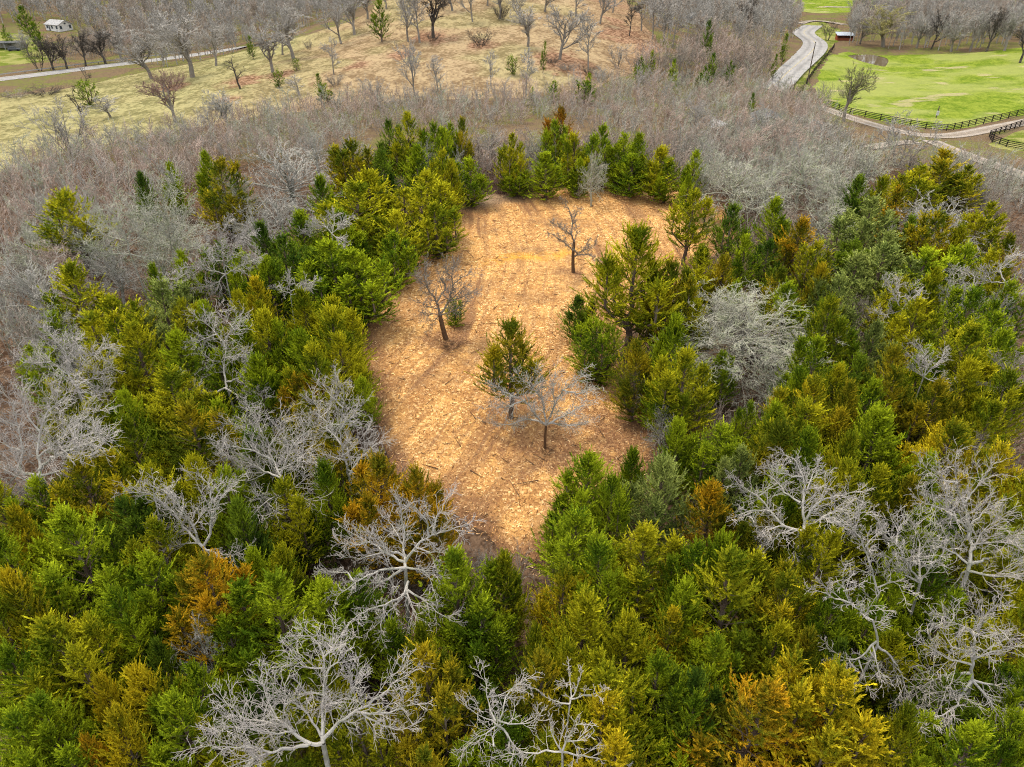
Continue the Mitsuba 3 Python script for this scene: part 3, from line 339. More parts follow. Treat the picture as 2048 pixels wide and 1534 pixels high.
BARE = [
(np.float64(-50.0), np.float64(275.3), 10.3, np.float64(5.19), 'vase', 'grey', "bare tree on the hill's left crest beside the two crest trees"),
(np.float64(-44.5), np.float64(282.9), 9.7, np.float64(5.3), 'vase', 'grey', 'bare tree at the top edge left of the three tall hill trees'),
(np.float64(-20.3), np.float64(272.7), 9.9, np.float64(5.12), 'vase', 'grey', 'bare tree at the top edge right of the three tall hill trees'),
(np.float64(-8.5), np.float64(279.1), 9.4, np.float64(4.7), 'slim', 'grey', 'slim bare tree at the top edge above the rounded hill thicket'),
(np.float64(2.6), np.float64(259.7), 10.9, np.float64(4.09), 'vase', 'grey', 'bare tree behind the ivy-footed one on the hill'),
(np.float64(11.4), np.float64(275.5), 10.3, np.float64(4.83), 'vase', 'grey', 'bare tree at the top edge behind the broad grey hill tree'),
(np.float64(21.9), np.float64(272.5), 11.0, np.float64(4.45), 'slim', 'grey', 'slim bare tree at the top edge right of the broad grey one'),
(np.float64(36.9), np.float64(292.9), 11.3, np.float64(4.77), 'vase', 'grey', 'bare tree at the top edge left of the right crest'),
(np.float64(-108.2), np.float64(229.4), 13.9, np.float64(7.15), 'vase', 'grey', 'dark-limbed bare tree leaning left by the highway on the left'),
(np.float64(-93.6), np.float64(223.7), 18.2, np.float64(9.52), 'vase', 'grey', 'largest bare tree between the highway and the hill meadow'),
(np.float64(-93.4), np.float64(242.9), 12.3, np.float64(6.71), 'vase', 'grey', 'bare tree with bushy base right of the largest highway tree'),
(np.float64(-71.1), np.float64(198.1), 8.7, np.float64(3.66), 'gnarl', 'dark', 'dark gnarled bare tree on leaf-brown slope, left hill'),
(np.float64(-67.9), np.float64(217.1), 13.3, np.float64(5.95), 'vase', 'grey', 'bare tree with dark evergreen bush at its foot, left hill meadow'),
(np.float64(-73.0), np.float64(246.7), 13.4, np.float64(5.57), 'vase', 'grey', 'bare tree just behind the one with the evergreen bush'),
(np.float64(-66.6), np.float64(236.1), 15.3, np.float64(6.87), 'vase', 'grey', "tall bare tree on the meadow's upper left edge"),
(np.float64(-48.1), np.float64(206.7), 9.5, np.float64(2.57), 'slim', 'grey', 'slim bare tree with brush at its foot on left hill meadow'),
(np.float64(-54.6), np.float64(250.2), 14.5, np.float64(6.4), 'vase', 'grey', 'bare tree on the left crest of the hill, nearer of two'),
(np.float64(-52.1), np.float64(259.9), 13.0, np.float64(5.78), 'vase', 'grey', 'bare tree on the left crest of the hill, farther of two'),
(np.float64(-77.0), np.float64(169.3), 11.1, np.float64(5.15), 'vase', 'red', "bare tree with reddish round crown at the meadow's lower left"),
(np.float64(-84.3), np.float64(138.7), 10.8, np.float64(5.38), 'multi', 'grey', 'many-stemmed bare tree at lower left edge of the field'),
(np.float64(-99.8), np.float64(172.0), 8.5, np.float64(3.5), 'gnarl', 'dark', 'dark leaning bare tree beside the many-stemmed one'),
(np.float64(-60.5), np.float64(156.7), 9.4, np.float64(3.85), 'vase', 'pale', 'pale bare tree at lower edge of hill meadow, left'),
(np.float64(-53.5), np.float64(189.2), 4.7, np.float64(2.89), 'slim', 'grey', 'thin bare tree at lower edge of hill meadow near centre left'),
(np.float64(-97.1), np.float64(179.7), 5.1, np.float64(3.63), 'vase', 'grey', 'small bare tree at right end of the yellow-green field'),
(np.float64(-127.2), np.float64(226.6), 6.1, np.float64(2.69), 'gnarl', 'dark', 'leafless snag rising out of a dark cedar in the left field'),
(np.float64(-31.5), np.float64(238.2), 15.8, np.float64(5.63), 'vase', 'grey', 'leftmost of three tall bare trees at top of hill'),
(np.float64(-27.7), np.float64(235.4), 15.3, np.float64(4.52), 'slim', 'grey', 'middle of three tall bare trees at top of hill'),
(np.float64(-24.2), np.float64(240.6), 15.5, np.float64(6.44), 'vase', 'dark', 'rightmost of three tall bare trees at top of hill'),
(np.float64(-23.6), np.float64(183.2), 12.9, np.float64(3.77), 'vase', 'grey', 'upright bare tree at the foot of the hill meadow, left of centre'),
(np.float64(-18.2), np.float64(186.6), 8.9, np.float64(2.59), 'slim', 'grey', 'small bare tree in a ring of brown brush on the meadow'),
(np.float64(4.6), np.float64(226.2), 11.4, np.float64(5.37), 'vase', 'grey', 'bare tree with ivy at its foot on the upper hill'),
(np.float64(13.1), np.float64(212.5), 13.9, np.float64(7.7), 'vase', 'grey', 'broad grey bare tree in the middle of the hill meadow'),
(np.float64(20.6), np.float64(207.1), 14.2, np.float64(2.97), 'slim', 'grey', 'narrow bare tree right of the broad grey one on hill'),
(np.float64(-5.2), np.float64(189.2), 9.1, np.float64(2.0), 'slim', 'grey', 'slender bare tree at the lower meadow edge, left of two'),
(np.float64(3.5), np.float64(186.0), 10.8, np.float64(2.71), 'slim', 'pale', 'slender bare tree at the lower meadow edge, right of two'),
(np.float64(29.5), np.float64(214.8), 7.1, np.float64(3.08), 'multi', 'grey', 'many-stemmed small bare tree at the right of the meadow'),
(np.float64(38.0), np.float64(254.4), 11.7, np.float64(2.91), 'slim', 'dark', 'dark trunk bare tree at the right crest of the hill'),
(np.float64(43.7), np.float64(266.4), 12.9, np.float64(3.38), 'slim', 'grey', 'bare tree behind the dark trunk on right crest'),
(np.float64(46.0), np.float64(256.8), 13.4, np.float64(3.6), 'slim', 'grey', 'bare tree leading the row at right edge of hill'),
(np.float64(49.6), np.float64(256.0), 13.5, np.float64(3.6), 'slim', 'grey', 'bare tree second in the row at right edge of hill'),
(np.float64(51.5), np.float64(250.2), 13.6, np.float64(3.53), 'slim', 'grey', 'bare tree third in the row at right edge of hill'),
(np.float64(-31.3), np.float64(176.0), 6.7, np.float64(2.59), 'multi', 'grey', 'small forked bare tree at foot of the hill meadow'),
(np.float64(-4.0), np.float64(263.8), 12.7, np.float64(4.98), 'vase', 'grey', 'bare tree behind the dark thicket on the hill top'),
(np.float64(-12.9), np.float64(259.8), 13.4, np.float64(4.91), 'vase', 'grey', 'bare tree left of the thicket on the hill top'),
(np.float64(29.5), np.float64(266.0), 12.9, np.float64(4.2), 'vase', 'grey', 'bare tree near top of hill right of centre'),
(np.float64(93.7), np.float64(312.4), 14.7, np.float64(4.78), 'slim', 'dark', 'dark upright bare tree in grey woods left of the road'),
(np.float64(133.6), np.float64(332.1), 8.3, np.float64(3.6), 'multi', 'dark', 'cluster-stemmed bare tree beside the curving road'),
(np.float64(151.3), np.float64(317.7), 15.5, np.float64(9.57), 'vase', 'yellow', 'yellowish budding tree at the edge of the pasture woods'),
(np.float64(80.9), np.float64(180.7), 13.8, np.float64(5.38), 'vase', 'bud', 'bare tree with greenish buds beside the lane fence'),
(np.float64(72.5), np.float64(134.4), 9.8, np.float64(5.73), 'multi', 'grey', 'many-stemmed bare tree in front of the lane junction'),
(np.float64(144.9), np.float64(325.5), 12.2, np.float64(5.21), 'vase', 'grey', "bare tree at the woods' edge left of the yellowish tree"),
(np.float64(161.4), np.float64(311.2), 13.3, np.float64(5.59), 'vase', 'grey', "bare tree at the woods' edge just right of yellowish tree"),
(np.float64(165.1), np.float64(306.8), 14.2, np.float64(5.52), 'vase', 'dark', 'darker bare tree second right of the yellowish tree'),
(np.float64(168.4), np.float64(298.1), 14.3, np.float64(5.75), 'vase', 'grey', 'bare tree behind the middle of the green pasture'),
(np.float64(174.5), np.float64(296.3), 14.9, np.float64(5.33), 'vase', 'grey', 'bare tree third from right at the pasture woods'),
(np.float64(178.0), np.float64(292.0), 15.5, np.float64(5.63), 'vase', 'dark', 'dark bare tree second from right at the pasture woods'),
(np.float64(183.1), np.float64(289.5), 15.5, np.float64(5.58), 'vase', 'grey', "bare tree rightmost at the straight pasture woods' edge"),
(np.float64(174.5), np.float64(264.9), 13.2, np.float64(5.15), 'vase', 'dark', "bare tree standing forward at the pasture's right edge"),
(np.float64(-163.9), np.float64(266.4), 9.5, np.float64(4.34), 'multi', 'dark', 'brownish bare tree by the highway, leftmost of the row'),
(np.float64(-160.1), np.float64(268.2), 11.1, np.float64(4.89), 'vase', 'dark', 'brownish bare tree second in the row by the highway'),
(np.float64(-156.3), np.float64(270.0), 11.4, np.float64(4.92), 'vase', 'dark', 'brownish bare tree third in the row by the highway'),
(np.float64(-152.8), np.float64(275.9), 12.1, np.float64(5.38), 'vase', 'dark', 'brownish bare tree fourth in the row by the highway'),
(np.float64(-148.5), np.float64(281.9), 11.8, np.float64(5.49), 'vase', 'dark', 'brownish bare tree fifth in the row by the highway'),
(np.float64(-144.8), np.float64(286.9), 13.3, np.float64(6.13), 'vase', 'grey', 'bare tree sixth and last in the row by the highway'),
(np.float64(-190.8), np.float64(306.8), 9.3, np.float64(4.35), 'vase', 'grey', 'bare tree below the white house'),
(np.float64(150.4), np.float64(447.4), 14.7, np.float64(5.61), 'vase', 'grey', 'bare tree beside the far white house')]
DOME = [
(np.float64(20.0), np.float64(53.7), 9.0, np.float64(5.68), 'lichen', 'large round pale bare tree with dense drooping branches right of the clearing'),
(np.float64(-30.3), np.float64(95.6), 11.0, np.float64(6.69), 'pale', 'broad whitish bare tree left of the far clearing edge'),
(np.float64(50.0), np.float64(79.6), 8.5, np.float64(5.39), 'pale', 'broad leaning pale bare tree at the right above the cedars'),
(np.float64(21.0), np.float64(48.3), 6.0, np.float64(2.36), 'lichen', 'small grey-green bare tree just below the large round one'),
(np.float64(-45.4), np.float64(61.2), 9.0, np.float64(3.43), 'pale', 'pale bare tree on the left edge above the cedars'),
(np.float64(-39.9), np.float64(54.0), 8.0, np.float64(2.3), 'pale', 'pale bare tree on left edge beside an olive cedar'),
(np.float64(-34.9), np.float64(88.6), 9.0, np.float64(2.78), 'lichen', 'bare tree right of the tall olive-bronze cedar, upper left'),
(np.float64(-29.7), np.float64(108.8), 10.0, np.float64(2.57), 'pale', 'whitish bare tree rising behind the broad whitish one'),
(np.float64(-12.6), np.float64(106.0), 9.0, np.float64(1.8), 'pale', 'white-stemmed bare tree behind the far left clearing corner'),
(np.float64(-8.0), np.float64(102.1), 8.0, np.float64(1.76), 'pale', 'white branching bare tree behind the far clearing edge'),
(np.float64(4.3), np.float64(113.0), 8.0, np.float64(3.45), 'lichen', 'grey bare tree behind the small green cedars at far edge'),
(np.float64(11.3), np.float64(99.4), 9.0, np.float64(1.91), 'lichen', 'thin grey bare tree between cedars at the far edge'),
(np.float64(41.9), np.float64(102.5), 9.0, np.float64(4.57), 'lichen', 'grey-green bare tree in brush before the lane'),
(np.float64(30.0), np.float64(95.4), 9.0, np.float64(4.94), 'lichen', 'wide pale bare tree at the far right corner of the clearing'),
(np.float64(42.9), np.float64(91.2), 9.0, np.float64(4.12), 'lichen', 'pale bare tree in brush left of the lane junction'),
(np.float64(24.7), np.float64(86.3), 4.0, np.float64(1.87), 'bud', 'low budding yellow-green shrub tree by the right corner of the clearing'),
(np.float64(11.1), np.float64(42.5), 5.0, np.float64(1.08), 'pale', 'little pale bare sapling beside cedars on the right clearing edge'),
(np.float64(10.8), np.float64(47.3), 5.0, np.float64(1.17), 'pale', 'little pale bare sapling in front of a bronze cedar, right edge'),
(np.float64(16.8), np.float64(42.2), 5.0, np.float64(1.62), 'dull', 'thin grey bare shrub tree right of the clearing'),
(np.float64(33.1), np.float64(72.9), 6.0, np.float64(2.95), 'dull', 'brownish bare tree below an orange-topped cedar'),
(np.float64(45.5), np.float64(77.4), 6.0, np.float64(2.54), 'red', 'pinkish bare tree left of bronze cedar on right side'),
(np.float64(36.9), np.float64(53.3), 6.0, np.float64(1.9), 'red', 'brownish bare shrub tree among cedars at right'),
(np.float64(33.4), np.float64(60.3), 5.0, np.float64(2.1), 'dull', 'grey bare shrub tree below small cedars at right'),
(np.float64(30.4), np.float64(37.5), 7.0, np.float64(1.79), 'dull', 'grey bare tree between yellow cedars at right'),
(np.float64(10.3), np.float64(25.2), 5.0, np.float64(1.17), 'dull', 'greyish dead branches inside green cedars in lower right'),
(np.float64(-1.8), np.float64(29.4), 4.0, np.float64(0.72), 'pale', 'small bare sapling at the lower tip of the clearing'),
(np.float64(3.3), np.float64(28.8), 5.0, np.float64(0.98), 'dull', 'greyish leafless shrub at the lower right clearing tip'),
(np.float64(-52.4), np.float64(73.4), 8.0, np.float64(3.2), 'lichen', 'pale bare tree at the far left edge, first above the cedars'),
(np.float64(-47.8), np.float64(75.9), 8.0, np.float64(3.01), 'lichen', 'pale bare tree beside the tall open olive cedar, upper left'),
(np.float64(-40.9), np.float64(67.7), 8.0, np.float64(2.74), 'pale', 'pale bare tree below the tall open olive cedar'),
(np.float64(-37.9), np.float64(76.0), 8.5, np.float64(3.28), 'lichen', 'grey-green bare tree between the small dark cedar and the bronze one'),
(np.float64(-37.0), np.float64(69.8), 8.0, np.float64(2.56), 'lichen', 'grey-green bare tree nearest above the grey-green cedar, left'),
(np.float64(-29.4), np.float64(78.3), 8.0, np.float64(2.81), 'pale', 'pale bare tree right of the tall bronze-tinged cedar'),
(np.float64(-28.4), np.float64(84.0), 8.5, np.float64(3.26), 'pale', 'pale bare tree in the brush above the dark green cedars, left'),
(np.float64(-48.3), np.float64(70.2), 7.0, np.float64(2.33), 'rose', 'pinkish bare tree on the left edge of the cedar wood'),
(np.float64(-37.6), np.float64(52.4), 6.0, np.float64(1.46), 'pale', 'small pale bare tree between olive cedars near the left edge'),
(np.float64(34.2), np.float64(94.4), 8.0, np.float64(3.61), 'lichen', 'pale bare tree among brush right of the far clearing corner'),
(np.float64(31.2), np.float64(81.2), 7.0, np.float64(2.33), 'mix', 'brownish bare tree behind a conical green cedar, right'),
(np.float64(37.4), np.float64(82.7), 8.0, np.float64(3.52), 'lichen', 'wide pale bare tree in brush left of the grey-green cedar'),
(np.float64(27.2), np.float64(99.4), 8.0, np.float64(3.09), 'lichen', 'bare tree directly behind the far right clearing corner'),
(np.float64(38.2), np.float64(118.4), 8.0, np.float64(3.61), 'rose', 'pinkish bare tree in brush behind the right clearing corner'),
(np.float64(49.0), np.float64(130.9), 8.0, np.float64(4.4), 'rose', 'pinkish bare tree in brush before the road'),
(np.float64(56.5), np.float64(113.2), 7.0, np.float64(3.5), 'lichen', 'bare tree beside the short driveway'),
(np.float64(67.5), np.float64(121.7), 6.0, np.float64(3.35), 'dull', 'thin bare tree right of the short driveway'),
(np.float64(67.5), np.float64(100.3), 6.0, np.float64(3.18), 'dull', 'thin grey bare tree in front of the gravel track'),
(np.float64(25.3), np.float64(56.2), 6.0, np.float64(1.54), 'lichen', 'small grey bare tree on the right of the large round one'),
(np.float64(40.6), np.float64(59.0), 8.0, np.float64(2.46), 'pale', 'pale bare tree in front of the tangled one, right edge'),
(np.float64(42.9), np.float64(56.9), 8.0, np.float64(1.96), 'pale', 'whitish bare tree cut by the right edge among olive cedars'),
(np.float64(-25.3), np.float64(115.2), 8.0, np.float64(2.73), 'grey', 'grey bare tree behind the rusty cedars at the far left clearing edge'),
(np.float64(-3.5), np.float64(118.8), 8.0, np.float64(2.81), 'grey', "grey bare tree in brush behind the middle of the clearing's far edge"),
(np.float64(38.4), np.float64(154.0), 7.0, np.float64(3.06), 'grey', "grey bare tree in the saddle below the hill's right slope"),
(np.float64(-14.9), np.float64(22.1), 7.5, np.float64(1.27), 'pale', 'pale slender bare tree in front of a large orange cedar')]
BUSH = [
(np.float64(-93.8), np.float64(208.2), 6.0, np.float64(6.33), 'red', 'dome of fine reddish twigs at the foot of the large highway trees'),
(np.float64(-9.3), np.float64(227.8), 5.0, np.float64(4.52), 'dark', 'dark rounded bare thicket at the hill top'),
(np.float64(-3.5), np.float64(262.6), 6.0, np.float64(3.31), 'dark', 'dark bare shrub at hill top behind the rounded thicket'),
(np.float64(-17.9), np.float64(185.4), 1.8, np.float64(2.82), 'red', 'ring of brown brush around the small meadow tree'),
(np.float64(-45.4), np.float64(195.6), 3.5, np.float64(3.22), 'dull', 'grey-green shrub mound beside the narrow dark cedar'),
(np.float64(-23.9), np.float64(236.7), 3.0, np.float64(2.57), 'dark', 'dark brush round the foot of the rightmost hill-top tree'),
(np.float64(14.6), np.float64(203.6), 2.4, np.float64(3.45), 'dull', 'low brown brush at the foot of the broad grey hill tree'),
(np.float64(10.9), np.float64(208.0), 2.2, np.float64(2.7), 'dark', "brown brush left of the broad grey hill tree's foot"),
(np.float64(20.3), np.float64(202.6), 2.5, np.float64(1.99), 'dark', 'dark brush beside the narrow hill tree'),
(np.float64(23.7), np.float64(199.9), 3.5, np.float64(3.28), 'dull', 'grey brush mound at the lower right of the meadow'),
(np.float64(-85.1), np.float64(268.4), 2.5, np.float64(2.93), 'dull', 'small brown shrub on meadow edge near the highway'),
(np.float64(-65.3), np.float64(250.4), 3.0, np.float64(1.77), 'dull', 'small twiggy shrub on the upper left meadow'),
(np.float64(-133.0), np.float64(214.7), 2.5, np.float64(7.12), 'dark', 'row of dark brush below the highway on the left'),
(np.float64(-140.1), np.float64(212.0), 2.2, np.float64(4.93), 'dull', 'low brush at the left edge below the highway'),
(np.float64(62.0), np.float64(227.9), 6.0, np.float64(4.47), 'dull', 'grey thicket right of the meadow'),
(np.float64(74.0), np.float64(250.0), 7.0, np.float64(4.87), 'rose', 'reddish-brown thicket near the road bend'),
(np.float64(84.3), np.float64(262.1), 6.0, np.float64(4.25), 'dull', 'grey thicket just left of the road'),
(np.float64(62.3), np.float64(257.8), 7.0, np.float64(4.97), 'dull', "grey thicket above the meadow's right corner"),
(np.float64(45.9), np.float64(207.2), 5.0, np.float64(4.09), 'dark', 'dark bare thicket by small cedars right of the meadow'),
(np.float64(87.5), np.float64(213.4), 5.0, np.float64(4.26), 'dull', "bare brush at the road's near end"),
(np.float64(81.8), np.float64(217.8), 5.0, np.float64(3.61), 'dark', "dark brush hiding the road's near end"),
(np.float64(97.2), np.float64(219.6), 4.0, np.float64(2.92), 'dull', 'brush left of the green-budded tree'),
(np.float64(-5.7), np.float64(58.9), 0.9, np.float64(1.38), 'brown', 'dead brush raked round the foot of the torn-trunk tree'),
(np.float64(2.8), np.float64(43.0), 0.5, np.float64(0.77), 'brown', 'low twig litter round the foot of the near lone tree')]
